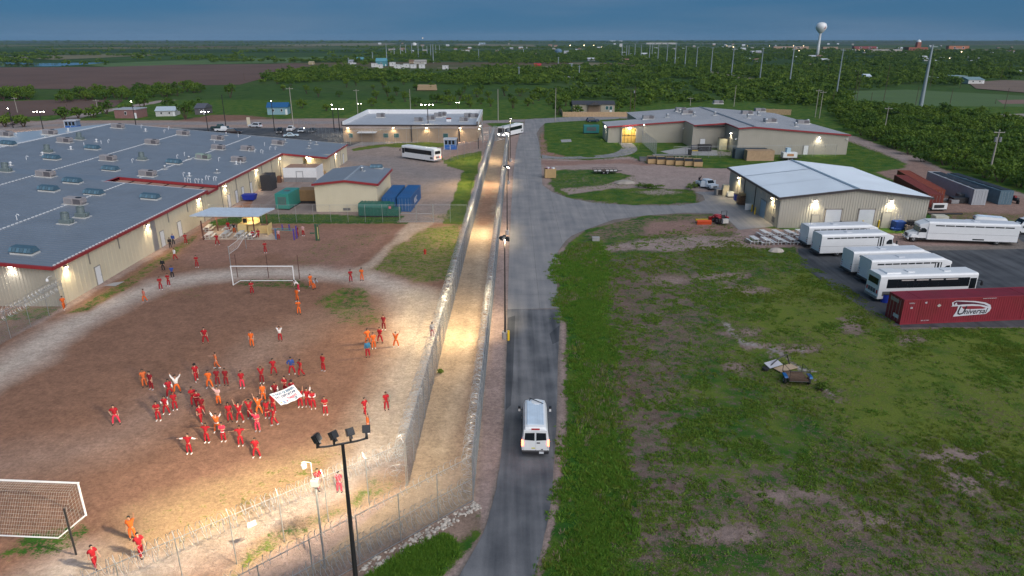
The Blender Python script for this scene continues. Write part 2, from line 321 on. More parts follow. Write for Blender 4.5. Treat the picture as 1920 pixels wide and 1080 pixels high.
stroke([(1586, 256), (1640, 275), (1700, 296), (1760, 325), (1830, 345), (1960, 385)], 6.5, soft=1.6, ragged=.6, col=(.33, .26, .235), gr=.02)
paint([(1640, 322), (1700, 314), (1705, 296), (1760, 318), (1800, 335), (1930, 372), (1980, 400), (1980, 440), (1800, 420), (1740, 400), (1690, 345)], gr=.06, col=(.29, .19, .155), soft=1.5, ragged=1)
paint([(1745, 400), (1820, 396), (1930, 400), (1940, 432), (1850, 420), (1770, 428)], gr=.5, hu=.6, col=(.26, .155, .12), soft=2, ragged=1.2)
paint([(1462, 430), (1760, 440), (1960, 425), (1960, 470), (1740, 470), (1640, 462), (1500, 468)], gr=.0, col=(.295, .205, .18), soft=.5)
# roads to the north
stroke([(-60, 246), (60, 232), (115, 226), (165, 214), (215, 205), (300, 190), (370, 180), (460, 162)], 7, soft=1.5, ragged=.6, col=(.35, .285, .265), gr=.02)
stroke([(-60, 246), (110, 234), (330, 232), (640, 229), (900, 229), (1180, 219)], 9, soft=1.5, ragged=.5, col=(.29, .255, .25), gr=.0)
stroke([(300, 236), (500, 236), (640, 236)], 6, soft=2, ragged=1, col=(.36, .26, .22), gr=.05)
paint([(330, 226), (400, 215), (470, 216), (520, 222), (400, 228)], gr=.3, col=(.24, .13, .095), soft=3, ragged=2)
paint([(640, 240), (560, 240), (320, 238), (340, 250), (480, 258), (655, 276), (660, 258)], col=(.24, .225, .22), gr=0, soft=.6)
paint([(990, 238), (905, 240), (900, 260), (930, 265), (990, 240)], col=(.36, .30, .27), gr=0, soft=.8)
paint([(1050, 235), (1130, 233), (1165, 235), (1120, 237)], gr=.9, hu=.55, soft=.5)
for pl in ([(952, 580), (955, 470), (963, 320), (974, 252), (985, 224), (1022, 231), (1011, 270), (1017, 347), (1065, 371), (1185, 385), (1310, 380), (1302, 360), (1369, 359), (1457, 424), (1385, 431), (1335, 400), (1210, 404), (1100, 430), (1047, 470), (1048, 578)], [(1490, 464), (1640, 460), (2070, 460), (2070, 614), (1690, 616), (1560, 542)], [(1755, 430), (1960, 420), (2090, 428), (2090, 475), (1900, 470)], [(948, 580), (1054, 580), (1046, 850), (1020, 1020), (985, 1190), (780, 1190), (905, 1000), (940, 850)]):
    paint(pl, col=(.2, .17, .15), gr=0, soft=.3, ragged=0)
GR = np.clip(GR+wob(9, 5)*.10*(GR > .25), 0, 1)
nr, nc = len(pys), len(pxs)
GZ = (fbm(GX, GY, 6, 9)-.5)*.10*np.clip((GR-.35)*2, 0, 1)*np.clip((GX-5)/6, 0, 1)-.012
gm = bpy.data.meshes.new('ground')
idx = np.arange(nv).reshape(nr, nc)
fa = np.stack([idx[:-1, :-1], idx[:-1, 1:], idx[1:, 1:], idx[1:, :-1]], -1).reshape(-1, 4)
gm.vertices.add(nv); gm.vertices.foreach_set('co', np.stack([GX, GY, GZ], 1).astype(np.float32).ravel())
gm.loops.add(fa.size); gm.loops.foreach_set('vertex_index', fa.astype(np.int32).ravel())
gm.polygons.add(len(fa)); gm.polygons.foreach_set('loop_start', (np.arange(len(fa))*4).astype(np.int32)); gm.polygons.foreach_set('loop_total', np.full(len(fa), 4, np.int32))
gm.update()
at = gm.attributes.new('dirt', 'FLOAT_COLOR', 'POINT'); at.data.foreach_set('color', np.concatenate([DC, np.ones((nv, 1))], 1).astype(np.float32).ravel())
at = gm.attributes.new('grass', 'FLOAT', 'POINT'); at.data.foreach_set('value', GR.astype(np.float32))
at = gm.attributes.new('hue', 'FLOAT', 'POINT'); at.data.foreach_set('value', HU.astype(np.float32))
for p in gm.polygons: pass
gm.polygons.foreach_set('use_smooth', np.ones(len(fa), bool))
def ground_mat(name, far=False):
    m = bpy.data.materials.new(name); n, l = nodes_of(m); b = n['Principled BSDF']; b.inputs['Roughness'].default_value = .9; b.inputs['Specular IOR Level'].default_value = .15
    tc = n.new('ShaderNodeTexCoord')
    def nz(s, d=6, r=.6):
        q = n.new('ShaderNodeTexNoise'); q.inputs['Scale'].default_value = s; q.inputs['Detail'].default_value = d; q.inputs['Roughness'].default_value = r; l.new(tc.outputs['Object'], q.inputs[0]); return q
    def rng_(src, a, bb, c, d):
        q = n.new('ShaderNodeMapRange'); q.inputs[1].default_value = a; q.inputs[2].default_value = bb; q.inputs[3].default_value = c; q.inputs[4].default_value = d; l.new(src, q.inputs[0]); return q.outputs[0]
    def math_(op, a, bb):
        q = n.new('ShaderNodeMath'); q.operation = op
        for i, v in enumerate((a, bb)):
            if isinstance(v, (int, float)): q.inputs[i].default_value = v
            else: l.new(v, q.inputs[i])
        return q.outputs[0]
    def mixc(f, a, bb, mode='MIX'):
        q = n.new('ShaderNodeMixRGB'); q.blend_type = mode
        for i, v in zip((0, 1, 2), (f, a, bb)):
            if isinstance(v, (int, float)): q.inputs[i].default_value = v
            elif isinstance(v, tuple): q.inputs[i].default_value = (*v, 1)
            else: l.new(v, q.inputs[i])
        return q.outputs[0]
    if not far:
        ad = n.new('ShaderNodeAttribute'); ad.attribute_name = 'dirt'; ag = n.new('ShaderNodeAttribute'); ag.attribute_name = 'grass'; ah = n.new('ShaderNodeAttribute'); ah.attribute_name = 'hue'
        n1 = nz(1.3, 9, .72); n2 = nz(7, 4, .6); n3 = nz(.35, 3); n4 = nz(3.6, 7, .8)
        # ragged grass cover
        s = math_('ADD', math_('MULTIPLY', math_('SUBTRACT', n1.outputs[0], .5), 1.9), ag.outputs['Fac'])
        s = math_('ADD', s, math_('MULTIPLY', math_('SUBTRACT', n2.outputs[0], .5), .9))
        cov = rng_(s, .42, .66, 0, 1)
        hsel = math_('ADD', ah.outputs['Fac'], math_('MULTIPLY', math_('SUBTRACT', n3.outputs[0], .5), 1.6))
        g = mixc(rng_(hsel, .25, .8, 0, 1), (.036, .115, .014), (.165, .205, .032))
        g = mixc(rng_(n2.outputs[0], .35, .7, 0, 1), mixc(.45, g, (.012, .035, .006)), g)
        d = mixc(1.0, ad.outputs['Color'], rng_(n1.outputs[0], .3, .7, .74, 1.22), 'MULTIPLY')
        d = mixc(1.0, d, rng_(n4.outputs[0], .32, .68, .66, 1.30), 'MULTIPLY')
        d = mixc(1.0, d, rng_(n3.outputs[0], .3, .7, .88, 1.12), 'MULTIPLY')
        # scattered dark litter and pale stones
        vo = n.new('ShaderNodeTexVoronoi'); vo.inputs['Scale'].default_value = 2.3; l.new(tc.outputs['Object'], vo.inputs[0])
        d = mixc(rng_(vo.outputs['Distance'], .06, .1, .5, 0), d, mixc(1.0, d, (.45, .42, .4), 'MULTIPLY'))
        c = mixc(cov, d, g); l.new(c, b.inputs['Base Color'])
        hh = math_('ADD', math_('MULTIPLY', cov, .5), math_('ADD', n2.outputs[0], math_('MULTIPLY', n4.outputs[0], .5)))
        bp = n.new('ShaderNodeBump'); bp.inputs['Strength'].default_value = .55; bp.inputs['Distance'].default_value = .12; l.new(hh, bp.inputs['Height']); l.new(bp.outputs[0], b.inputs['Normal'])
    else:
        n1 = nz(.0016, 4); n2 = nz(.012, 6); n3 = nz(.15, 5)
        mpp = n.new('ShaderNodeMapping'); mpp.inputs['Scale'].default_value = (.0011, .0026, 1); mpp.inputs['Rotation'].default_value = (0, 0, .12); l.new(tc.outputs['Object'], mpp.inputs[0])
        vo = n.new('ShaderNodeTexVoronoi'); vo.inputs['Scale'].default_value = 1; vo.distance = 'CHEBYCHEV'; l.new(mpp.outputs[0], vo.inputs[0])
        c = n.new('ShaderNodeValToRGB'); c.color_ramp.interpolation = 'CONSTANT'; l.new(vo.outputs['Color'], c.inputs[0])
        els = c.color_ramp.elements; els[0].color = (.03, .065, .017, 1); els[1].position = .86; els[1].color = (.15, .10, .07, 1)
        for p_, q_ in ((.3, (.065, .10, .03)), (.5, (.045, .085, .022)), (.66, (.14, .13, .06)), (.76, (.03, .06, .02))):
            e = els.new(p_); e.color = (*q_, 1)
        g = mixc(1.0, c.outputs[0], rng_(n2.outputs[0], .3, .7, .65, 1.3), 'MULTIPLY')
        g = mixc(1.0, g, rng_(n3.outputs[0], .3, .7, .75, 1.25), 'MULTIPLY')
        # near belt keeps one meadow green
        sx = n.new('ShaderNodeSeparateXYZ'); l.new(tc.outputs['Object'], sx.inputs[0])
        near = mixc(rng_(n3.outputs[0], .35, .65, 0, 1), (.030, .068, .012), (.058, .108, .020))
        near = mixc(rng_(n2.outputs[0], .45, .7, 0, .7), near, (.075, .10, .03))
        g = mixc(rng_(math_('ADD', sx.outputs[1], math_('MULTIPLY', n1.outputs[0], 500)), 900, 1300, 0, 1), near, g)
        l.new(g, b.inputs['Base Color'])
    return m
gm.materials.append(ground_mat('dirt_and_grass'))
gobj = link(bpy.data.objects.new('ground', gm)); gobj['kind'] = 'structure'
fm = MB(); fm.quad((-26000, -400, -.30), (26000, -400, -.30), (26000, 26000, -.30), (-26000, 26000, -.30))
far = struct('far_ground', fm, ground_mat('far_meadow', True))
# low rise on the horizon
def ridge(y, x0, x1, h, name, col, sd):
    xs = np.linspace(x0, x1, 160); mb = MB(); vs = []; fs = []
    for i, x in enumerate(xs):
        e = max(0, math.sin(PI*i/159))**.5; z = h*e*(.55+.45*float(vnoise(np.array(x), np.array(y), (x1-x0)/9, sd)))
        vs += [(x, y-h*25, -.6), (x, y, z), (x, y+h*30, -.6)]
    for i in range(159):
        a = i*3; fs += [(a, a+3, a+4, a+1), (a+1, a+4, a+5, a+2)]
    mb.add(vs, fs); struct(name, mb, mat(name+'_green', col, .95, var=.35, scale=.004))
ridge(9000, -9000, 9000, 26, 'low_hills', (.03, .055, .022), 3)
ridge(5200, 1500, 6200, 22, 'low_hills', (.055, .08, .035), 5)
ridge(6500, -7000, -600, 14, 'low_hills', (.05, .07, .03), 8)
# ------------------------------------------------------------------ flat sheets
def sheet(name, pts, z, m, world=False, kind='structure', parent=None):
    pp = [(p[0], p[1], z) for p in (pts if world else PG(pts))]
    me = bpy.data.meshes.new(name); bm = bmesh.new(); f = bm.faces.new([bm.verts.new(p) for p in pp])
    bmesh.ops.triangulate(bm, faces=[f]); bmesh.ops.recalc_face_normals(bm, faces=bm.faces)
    if sum(q.normal.z for q in bm.faces) < 0: bmesh.ops.reverse_faces(bm, faces=bm.faces)
    bm.to_mesh(me); bm.free(); me.materials.append(m)
    o = link(bpy.data.objects.new(name, me), parent); o['kind'] = kind; return o
def smooth_line(pts, n=5):
    out = []
    for i in range(len(pts)-1):
        p0 = pts[max(i-1, 0)]; p1 = pts[i]; p2 = pts[i+1]; p3 = pts[min(i+2, len(pts)-1)]
        for k in range(n):
            t = k/n
            out.append(tuple(.5*((2*p1[j])+(-p0[j]+p2[j])*t+(2*p0[j]-5*p1[j]+4*p2[j]-p3[j])*t*t+(-p0[j]+3*p1[j]-3*p2[j]+p3[j])*t**3) for j in (0, 1)))
    return out+[pts[-1]]
def lane_mat(name, c0, c1, x0, wl, rough=.75, cracks=.0, blotch=.3):
    m = bpy.data.materials.new(name); n, l = nodes_of(m); b = n['Principled BSDF']; b.inputs['Roughness'].default_value = rough; b.inputs['Specular IOR Level'].default_value = .3
    tc = n.new('ShaderNodeTexCoord'); sx = n.new('ShaderNodeSeparateXYZ'); l.new(tc.outputs['Object'], sx.inputs[0])
    z = n.new('ShaderNodeTexNoise'); z.inputs['Scale'].default_value = .3; z.inputs['Detail'].default_value = 7; l.new(tc.outputs['Object'], z.inputs[0])
    mpx = n.new('ShaderNodeMapping'); mpx.inputs['Scale'].default_value = (1.2, .05, 1); l.new(tc.outputs['Object'], mpx.inputs[0])
    z2 = n.new('ShaderNodeTexNoise'); z2.inputs['Scale'].default_value = 1; z2.inputs['Detail'].default_value = 5; l.new(mpx.outputs[0], z2.inputs[0])
    z3 = n.new('ShaderNodeTexNoise'); z3.inputs['Scale'].default_value = 30; z3.inputs['Detail'].default_value = 2; l.new(tc.outputs['Object'], z3.inputs[0])
    ad = n.new('ShaderNodeMath'); ad.operation = 'ADD'; l.new(z.outputs[0], ad.inputs[0]); l.new(z2.outputs[0], ad.inputs[1])
    r = n.new('ShaderNodeMapRange'); r.inputs[1].default_value = .72; r.inputs[2].default_value = 1.28; l.new(ad.outputs[0], r.inputs[0])
    mx = n.new('ShaderNodeMixRGB'); mx.inputs[1].default_value = (*c0, 1); mx.inputs[2].default_value = (*c1, 1); l.new(r.outputs[0], mx.inputs[0])
    r2 = n.new('ShaderNodeMapRange'); r2.inputs[1].default_value = .3; r2.inputs[2].default_value = .7; r2.inputs[3].default_value = .86; r2.inputs[4].default_value = 1.14; l.new(z3.outputs[0], r2.inputs[0])
    m2 = n.new('ShaderNodeMixRGB'); m2.blend_type = 'MULTIPLY'; m2.inputs[0].default_value = 1; l.new(mx.outputs[0], m2.inputs[1]); l.new(r2.outputs[0], m2.inputs[2])
    l.new(m2.outputs[0], b.inputs['Base Color']); bp = n.new('ShaderNodeBump'); bp.inputs['Strength'].default_value = .2; bp.inputs['Distance'].default_value = .02; l.new(z3.outputs[0], bp.inputs['Height']); l.new(bp.outputs[0], b.inputs['Normal'])
    return m
asph = lane_mat('worn_asphalt', (.055, .06, .07), (.20, .20, .21), 0, 1)
asphd = lane_mat('dark_asphalt', (.035, .038, .045), (.10, .105, .115), 0, 1)
concm = lane_mat('pale_concrete', (.19, .19, .20), (.30, .285, .28), 0, 1)
left = smooth_line([(952, 580), (951, 640), (947, 740), (943, 819), (936, 880), (926, 935), (905, 1000), (861, 1080), (790, 1190)])
right = smooth_line([(1050, 580), (1048, 640), (1046, 700), (1043, 780), (1040, 850), (1032, 946), (1018, 1017), (1002, 1080), (975, 1190)])
jit = lambda pts, a: [(x+random.uniform(-a, a), y) for x, y in pts]
sheet('asphalt_road', jit(left, .8)+jit(right, .8)[::-1], .02, asph)
sheet('asphalt_patch', [(952, 596), (966, 592), (964, 640), (962, 700), (958, 760), (948, 770), (948, 740), (951, 640)], .028, asphd)
sheet('asphalt_patch', [(1030, 626), (1049, 610), (1048, 640), (1036, 646)], .028, asphd)
CONC = [(952, 580), (955, 470), (958, 400), (963, 320), (968, 280), (974, 252), (982, 240), (985, 224), (1020, 222), (1160, 214), (1160, 223), (1060, 228), (1022, 231), (1012, 240), (1006, 250), (1011, 270), (1014, 290), (1016, 330), (1017, 347), (1035, 360), (1065, 371), (1110, 380), (1185, 385), (1272, 385), (1310, 380), (1322, 375), (1318, 366), (1302, 360), (1369, 359), (1457, 424), (1385, 431), (1372, 418), (1360, 410), (1335, 400), (1285, 399), (1210, 404), (1150, 412), (1100, 430), (1072, 442), (1060, 452), (1047, 470), (1043, 490), (1043, 520), (1048, 578)]
road = sheet('concrete_road_bed', CONC, -.004, mat('joint_sealant', (.10, .10, .10), .9))
# the slabs, each its own piece, cut from the outline of the road on a 4.6 m grid
cw = [tuple(P(*p)[:2]) for p in CONC]
def clip(poly, ax, lim, keep_gt):
    out = []
    for i in range(len(poly)):
        a, b = poly[i], poly[(i+1) % len(poly)]; ia = (a[ax] > lim) == keep_gt; ib = (b[ax] > lim) == keep_gt
        if ia: out.append(a)
        if ia != ib:
            t = (lim-a[ax])/(b[ax]-a[ax]); out.append(tuple(a[j]+(b[j]-a[j])*t for j in (0, 1)))
    return out
nsl = 0
g_ = .014
ys = [56.5+5.2*i for i in range(33)]; xs = [-1.2+4.4*i for i in range(11)]
for i in range(len(xs)-1):
    colp = clip(clip(cw, 0, xs[i]+g_, True), 0, xs[i+1]-g_, False)
    for j in range(len(ys)-1):
        q = clip(clip(colp, 1, ys[j]+g_, True), 1, ys[j+1]-g_, False)
        q = [p for k, p in enumerate(q) if math.hypot(p[0]-q[k-1][0], p[1]-q[k-1][1]) > .02]
        if len(q) < 3: continue
        A = abs(sum(q[k-1][0]*q[k][1]-q[k][0]*q[k-1][1] for k in range(len(q))))/2
        if A < .3: continue
        try: s_ = sheet('road_slab', q, .012+random.uniform(-.003, .003), concm, world=True, parent=road)
        except Exception: continue
        del s_['kind']; nsl += 1
far_c = clip(cw, 1, ys[-1]+g_, True); sheet('concrete_road_far', far_c, .012, concm, world=True)
rc = clip(clip(cw, 1, ys[-1], False), 0, xs[-1]+g_, True)
if len(rc) > 2: sheet('concrete_apron', rc, .012, concm, world=True)
sheet('entrance_path', smooth_line([(1160, 268), (1166, 277), (1150, 287), (1110, 292), (1047, 294), (1016, 290)])+smooth_line([(1016, 297), (1060, 298), (1135, 296), (1180, 290), (1195, 280), (1185, 268)]), .016, concm)
sheet('bus_lot', [(1496, 466), (1640, 462), (1740, 470), (1960, 466), (2060, 480), (2060, 612), (1690, 614), (1640, 590), (1560, 540), (1500, 495)], .012, asphd)
sheet('bus_lot_east', [(1760, 432), (1960, 422), (2080, 430), (2080, 470), (1940, 470), (1900, 440)], .014, asphd)
sheet('car_park', [(340, 241), (560, 240), (652, 240), (690, 262), (655, 274), (480, 256), (350, 250)], .02, asphd)
sheet('shelter_slab', [(385, 450), (404, 428), (500, 424), (520, 450)], .03, mat('slab_warm', (.42, .33, .26), .85, var=.1))
sheet('courtyard_slab', [(463, 399), (480, 366), (545, 335), (605, 335), (600, 399)], .01, lane_mat('stained_concrete', (.22, .165, .145), (.31, .25, .225), 0, 1))
for q in ((200, 536, 232, 529, 212, 536, 180, 543),):
    sheet('door_slab', [(194, 536), (214, 530), (234, 528), (216, 537)], .03, m_conc)
sheet('utility_slab', [(1051, 262), (1070, 261), (1072, 266), (1053, 267)], .03, m_conc)
sheet('courtyard_slab', [(1238, 284), (1285, 276), (1345, 282), (1345, 292), (1262, 291)], .02, m_conc)
# far sheets: fields, pond, sports ground, far lanes
m_plough = mat('ploughed_field', (.115, .065, .048), .95, var=.22, scale=.02)
sheet('ploughed_field', [(-700, 195), (-700, 128), (0, 126), (200, 125), (330, 121), (560, 119), (592, 124), (560, 135), (480, 150), (450, 158), (330, 160), (250, 168), (0, 165)], -.20, m_plough)
sheet('ploughed_field', [(-700, 260), (-700, 190), (0, 190), (140, 186), (232, 188), (215, 200), (120, 215), (0, 222)], .03, m_plough)
sheet('green_field', [(200, 125), (150, 120), (330, 113), (520, 108), (620, 106), (560, 117), (330, 121)], -.18, mat('bright_crop', (.07, .13, .03), .95, var=.2, scale=.02))
sheet('pond_water', [(-500, 126), (-500, 116), (0, 117), (90, 118), (195, 117), (180, 119), (110, 124), (0, 125)], -.12, mat('pond', (.04, .06, .08), .06, var=.02))
sheet('sports_field', [(1560, 172), (1700, 168), (1930, 180), (2100, 190), (2100, 206), (1900, 200), (1640, 198), (1590, 188)], .03, mat('mown_grass', (.065, .12, .03), .95, var=.12, scale=.05))
sheet('dirt_field', [(1815, 155), (1880, 150), (2100, 156), (2100, 186), (1900, 172), (1830, 166)], .05, mat('bare_red_dirt', (.17, .12, .09), .95, var=.2, scale=.05))
sheet('baseball_infield', [(1870, 188), (2100, 184), (2100, 194), (1880, 195)], .07, mat('infield_dirt', (.20, .12, .095), .95))
sheet('yellow_meadow', [(1850, 232), (1930, 230), (2100, 235), (2100, 245), (1860, 240)], .06, mat('yellow_flowers', (.17, .14, .03), .95, var=.3, scale=.3))
sheet('far_lane', [(1840, 215), (1930, 213), (2100, 216), (2100, 220), (1840, 218)], .05, mat('lane_gravel', (.26, .22, .2), .9))
for q in ([(820, 126), (900, 126), (1060, 123), (1062, 125), (900, 129), (820, 128)], [(1330, 133), (1370, 140), (1420, 147), (1370, 150), (1340, 145)], [(1075, 118), (1125, 118), (1130, 124), (1080, 124)], [(480, 84), (720, 80), (745, 82), (720, 85), (560, 87)], [(860, 82), (1000, 84), (1005, 87), (850, 85)], [(1500, 78), (1900, 80), (2100, 84), (1500, 82)], [(0, 106), (260, 100), (300, 103), (100, 112)]):
    sheet('pale_clearing', q, -.15, mat('dry_grassland', (.15, .135, .07), .95, var=.2, scale=.01))
# ================================================================== BUILDINGS
def walls(mb, pts, z0, ztops, m=0, close=False):
    n = len(pts)
    for i in range(n if close else n-1):
        a = pts[i]; b = pts[(i+1) % n]; za = ztops[i]; zb = ztops[(i+1) % n]
        mb.quad((*a, z0), (*b, z0), (*b, zb), (*a, za), m)
def ribs(name, a, b, z0, za, zb, m, parent, step=.45, out=.035, wd=.09):
    # raised ribs of a profiled metal wall, running up it
    a = Vector(a); b = Vector(b); d = (b-a); ln = d.length; d /= ln; nrm = Vector((d.y, -d.x)); mb = MB(); k = int(ln/step); ang = math.atan2(d.y, d.x)
    for i in range(k):
        t = (i+.5)/k; p = a+d*ln*t+nrm*(out/2+.001); z1 = za+(zb-za)*t-.04
        mb.box((p.x, p.y, (z0+z1)/2), (wd, out, z1-z0), ang, top=(1, 1))
    return stuffed(obj(name, mb, m, parent))
def seams(name, x0, x1, y0, y1, zf, m, parent, step=.6, along='x', h=.05):
    mb = MB()
    if along == 'x':
        k = int((y1-y0)/step)
        for i in range(k+1):
            y = y0+i*(y1-y0)/k; z0 = zf(x0, y); z1 = zf(x1, y)
            mb.add([(x0, y-.02, z0), (x1, y-.02, z1), (x1, y-.02, z1+h), (x0, y-.02, z0+h), (x0, y+.02, z0), (x1, y+.02, z1), (x1, y+.02, z1+h), (x0, y+.02, z0+h)], [(0, 1, 2, 3), (7, 6, 5, 4), (3, 2, 6, 7)])
    else:
        k = int((x1-x0)/step)
        for i in range(k+1):
            x = x0+i*(x1-x0)/k; z0 = zf(x, y0); z1 = zf(x, y1)
            mb.add([(x-.02, y0, z0), (x-.02, y1, z1), (x-.02, y1, z1+h), (x-.02, y0, z0+h), (x+.02, y0, z0), (x+.02, y1, z1), (x+.02, y1, z1+h), (x+.02, y0, z0+h)], [(0, 1, 2, 3), (7, 6, 5, 4), (3, 2, 6, 7)])
    return stuffed(obj(name, mb, m, parent))
def door(parent, x, y, rz, w=1.0, h=2.15, m=None, label=None):
    # faces local -y
    mb = MB().bx(-w/2, w/2, -.05, .03, .02, h); o = obj('door', mb, m or m_white, parent, (x, y, 0), rz)
    f = MB().bx(-w/2-.08, -w/2, -.07, .03, 0, h+.08).bx(w/2, w/2+.08, -.07, .03, 0, h+.08).bx(-w/2, w/2, -.07, .03, h, h+.08)
    obj('frame', f, mat('door_frame_grey', (.25, .24, .22), .5), o); obj('handle', MB().bx(w/2-.18, w/2-.1, -.12, -.05, 1.0, 1.08), m_galv, o)
    if label: o['label'] = label
    return o
def wall_pack(parent, x, y, z, rz, power=60, lens=m_lens, col=(1, .80, .50), spot=130, head=True):
    # a lit wall lamp, light thrown down and out (local -y is away from the wall)
    o = obj('wall_lamp', MB().box((0, -.12, .08), (.42, .24, .16), 0).box((0, -.03, -.06), (.36, .06, .2)), m_brown, parent, (x, y, z), rz)
    obj('lens', MB().box((0, -.2, -.06), (.34, .16, .12), 0, rx=.5), lens, o)
    lamp('SPOT', (0, -.42, -.12), power, col, o, (0, -.30, -6), .12, spot, .8)
    return o
# ---------- the long dormitory with the low gable roof
def zrA(x, y=0): return 4.9+.09*(-52-x) if x > -100 else 9.22+.09*(x+100)
A = thing('detention_building', 'long cream metal detention building with a vast low blue grey roof and red trim', 'building', (0, 0, 0))
wa = MB(); X0, X1, Y0, Y1 = -128., -52., 73.5, 175.
walls(wa, [(X1, Y0), (X1, 114.7)], 0, [zrA(X1)]*2); walls(wa, [(X1, 118.8), (X1, 155.), (-47.3, 155.)], 0, [zrA(X1), zrA(X1), zrA(-47.3)])
walls(wa, [(X0, Y1), (-100, Y1), (-42, Y1)], 0, [zrA(X0), zrA(-100), zrA(-42)])
walls(wa, [(-42, 158.), (-42, Y1)], 0, [zrA(-42)]*2)
obj('wall', wa, m_wall, A)
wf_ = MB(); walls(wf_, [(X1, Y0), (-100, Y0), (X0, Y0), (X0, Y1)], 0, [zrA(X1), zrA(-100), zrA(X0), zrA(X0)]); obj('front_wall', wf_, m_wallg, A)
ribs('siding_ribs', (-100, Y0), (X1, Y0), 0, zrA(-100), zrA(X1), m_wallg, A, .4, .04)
ra = MB(); e = .35; th = .22
def roofq(mb, x0, x1, y0, y1, zf=zrA, t=th, m=0):
    mb.add([(x0, y0, zf(x0, y0)), (x1, y0, zf(x1, y0)), (x1, y1, zf(x1, y1)), (x0, y1, zf(x0, y1)), (x0, y0, zf(x0, y0)-t), (x1, y0, zf(x1, y0)-t), (x1, y1, zf(x1, y1)-t), (x0, y1, zf(x0, y1)-t)], [(0, 1, 2, 3), (7, 6, 5, 4), (0, 4, 5, 1), (1, 5, 6, 2), (2, 6, 7, 3), (3, 7, 4, 0)], m)
roofq(ra, -100, X1+.15, Y0-e, 114.7); roofq(ra, -100, -68.5, 114.7, 118.8); roofq(ra, -100, X1+.15, 118.8, 155)
roofq(ra, -100, -42+.1, 155., Y1+e)
obj('roof', ra, m_roof, A)
rw = MB(); roofq(rw, X0-.3, -100, Y0-e, Y1+e); obj('west_roof_slope', rw, m_roofw, A)  # same roof, painted paler: the brighter light on this slope is in its colour
sm = MB()
seams('roof_seams', -99.9, X1+.1, Y0-.2, 114.6, zrA, m_roof, A, .8); seams('roof_seams', -99.9, X1+.1, 118.9, 154.9, zrA, m_roof, A, 1.1); seams('roof_seams', -99.9, -42.1, 155.2, Y1, zrA, m_roof, A, 1.3)
# white dotted closure strips where the roof sheets lap
for xl in (-65.5, -80.5):
    d = MB(); y = Y0+.5
    while y < Y1-1:
        if not (xl > -68.5 and 114 < y < 119.2): d.bx(xl-.1, xl+.1, y, y+.42, zrA(xl)+.01, zrA(xl)+.12)
        y += .8
    stuffed(obj('lap_strip', d, m_white, A))
obj('ridge_cap', MB().bx(-100.25, -99.75, Y0-.3, Y1+.3, 9.16, 9.32), m_white, A)
obj('roof_edge_cap', MB().add([(-128.3, Y1+.2, 6.75), (-100, Y1+.2, 9.28), (-42, Y1+.2, 4.08), (-42, Y1+.5, 4.08), (-100, Y1+.5, 9.28), (-128.3, Y1+.5, 6.75)], [(0, 1, 4, 5), (1, 2, 3, 4)]), m_white, A)
dm = MB(); y = Y0
while y < 154.5:
    if not 114 < y < 119.2: dm.bx(X1+.0, X1+.16, y, y+.35, 4.92, 5.03)
    y += .7
stuffed(obj('eave_closures', dm, m_white, A))
g = MB().bx(X1+.02, X1+.34, Y0-.5, 114.7, 4.55, 4.90).bx(X1+.02, X1+.34, 118.8, 155.2, 4.55, 4.90); obj('gutter', g, m_red, A)
g = MB(); g.add([(X1+.3, Y0-.62, 4.92), (-100, Y0-.62, 9.26), (-100, Y0-.62, 8.92), (X1+.3, Y0-.62, 4.55), (X1+.3, Y0-.34, 4.92), (-100, Y0-.34, 9.26), (-100, Y0-.34, 8.92), (X1+.3, Y0-.34, 4.55)], [(0, 1, 2, 3), (4, 5, 6, 7), (0, 1, 5, 4), (2, 3, 7, 6)]); obj('gable_trim', g, m_red, A)
# the slot between the two halves
obj('roof_slot_floor', MB().add([(-68.5, 114.7, 5.95), (X1, 114.7, 4.45), (X1, 118.8, 4.45), (-68.5, 118.8, 5.95)], [(0, 1, 2, 3)]), mat('slot_tan', (.36, .22, .17), .7), A)
obj('slot_wall', MB().add([(X1, 114.7, 0), (X1, 118.8, 0), (X1, 118.8, 4.45), (X1, 114.7, 4.45)], [(0, 1, 2, 3)]), m_wall, A)
g = MB(); g.add([(-68.8, 118.5, zrA(-68.8)+.03), (X1+.3, 118.5, 4.95), (X1+.3, 118.5, 4.55), (-68.8, 118.5, zrA(-68.8)-.4), (-68.8, 118.85, zrA(-68.8)+.03), (X1+.3, 118.85, 4.95), (X1+.3, 118.85, 4.55), (-68.8, 118.85, zrA(-68.8)-.4)], [(0, 1, 2, 3), (4, 7, 6, 5), (0, 4, 5, 1), (3, 2, 6, 7)])
g.bx(-69.0, -68.5, 114.5, 118.9, 6.1, 6.45); g.bx(X1+.02, X1+.34, 114.6, 118.9, 4.2, 4.5); obj('slot_gutter', g, m_red, A)
obj('slot_edge', MB().add([(-69.5, 114.62, zrA(-69.5)+.06), (X1, 114.62, 4.97), (X1, 114.85, 4.97), (-69.5, 114.85, zrA(-69.5)+.06)], [(0, 1, 2, 3)]), m_white, A)
for i in range(5): obj('slot_joist', MB().bx(-66+i*3-.06, -66+i*3+.06, 114.75, 118.45, 5.73-i*.27, 5.85-i*.27), m_brown, A)
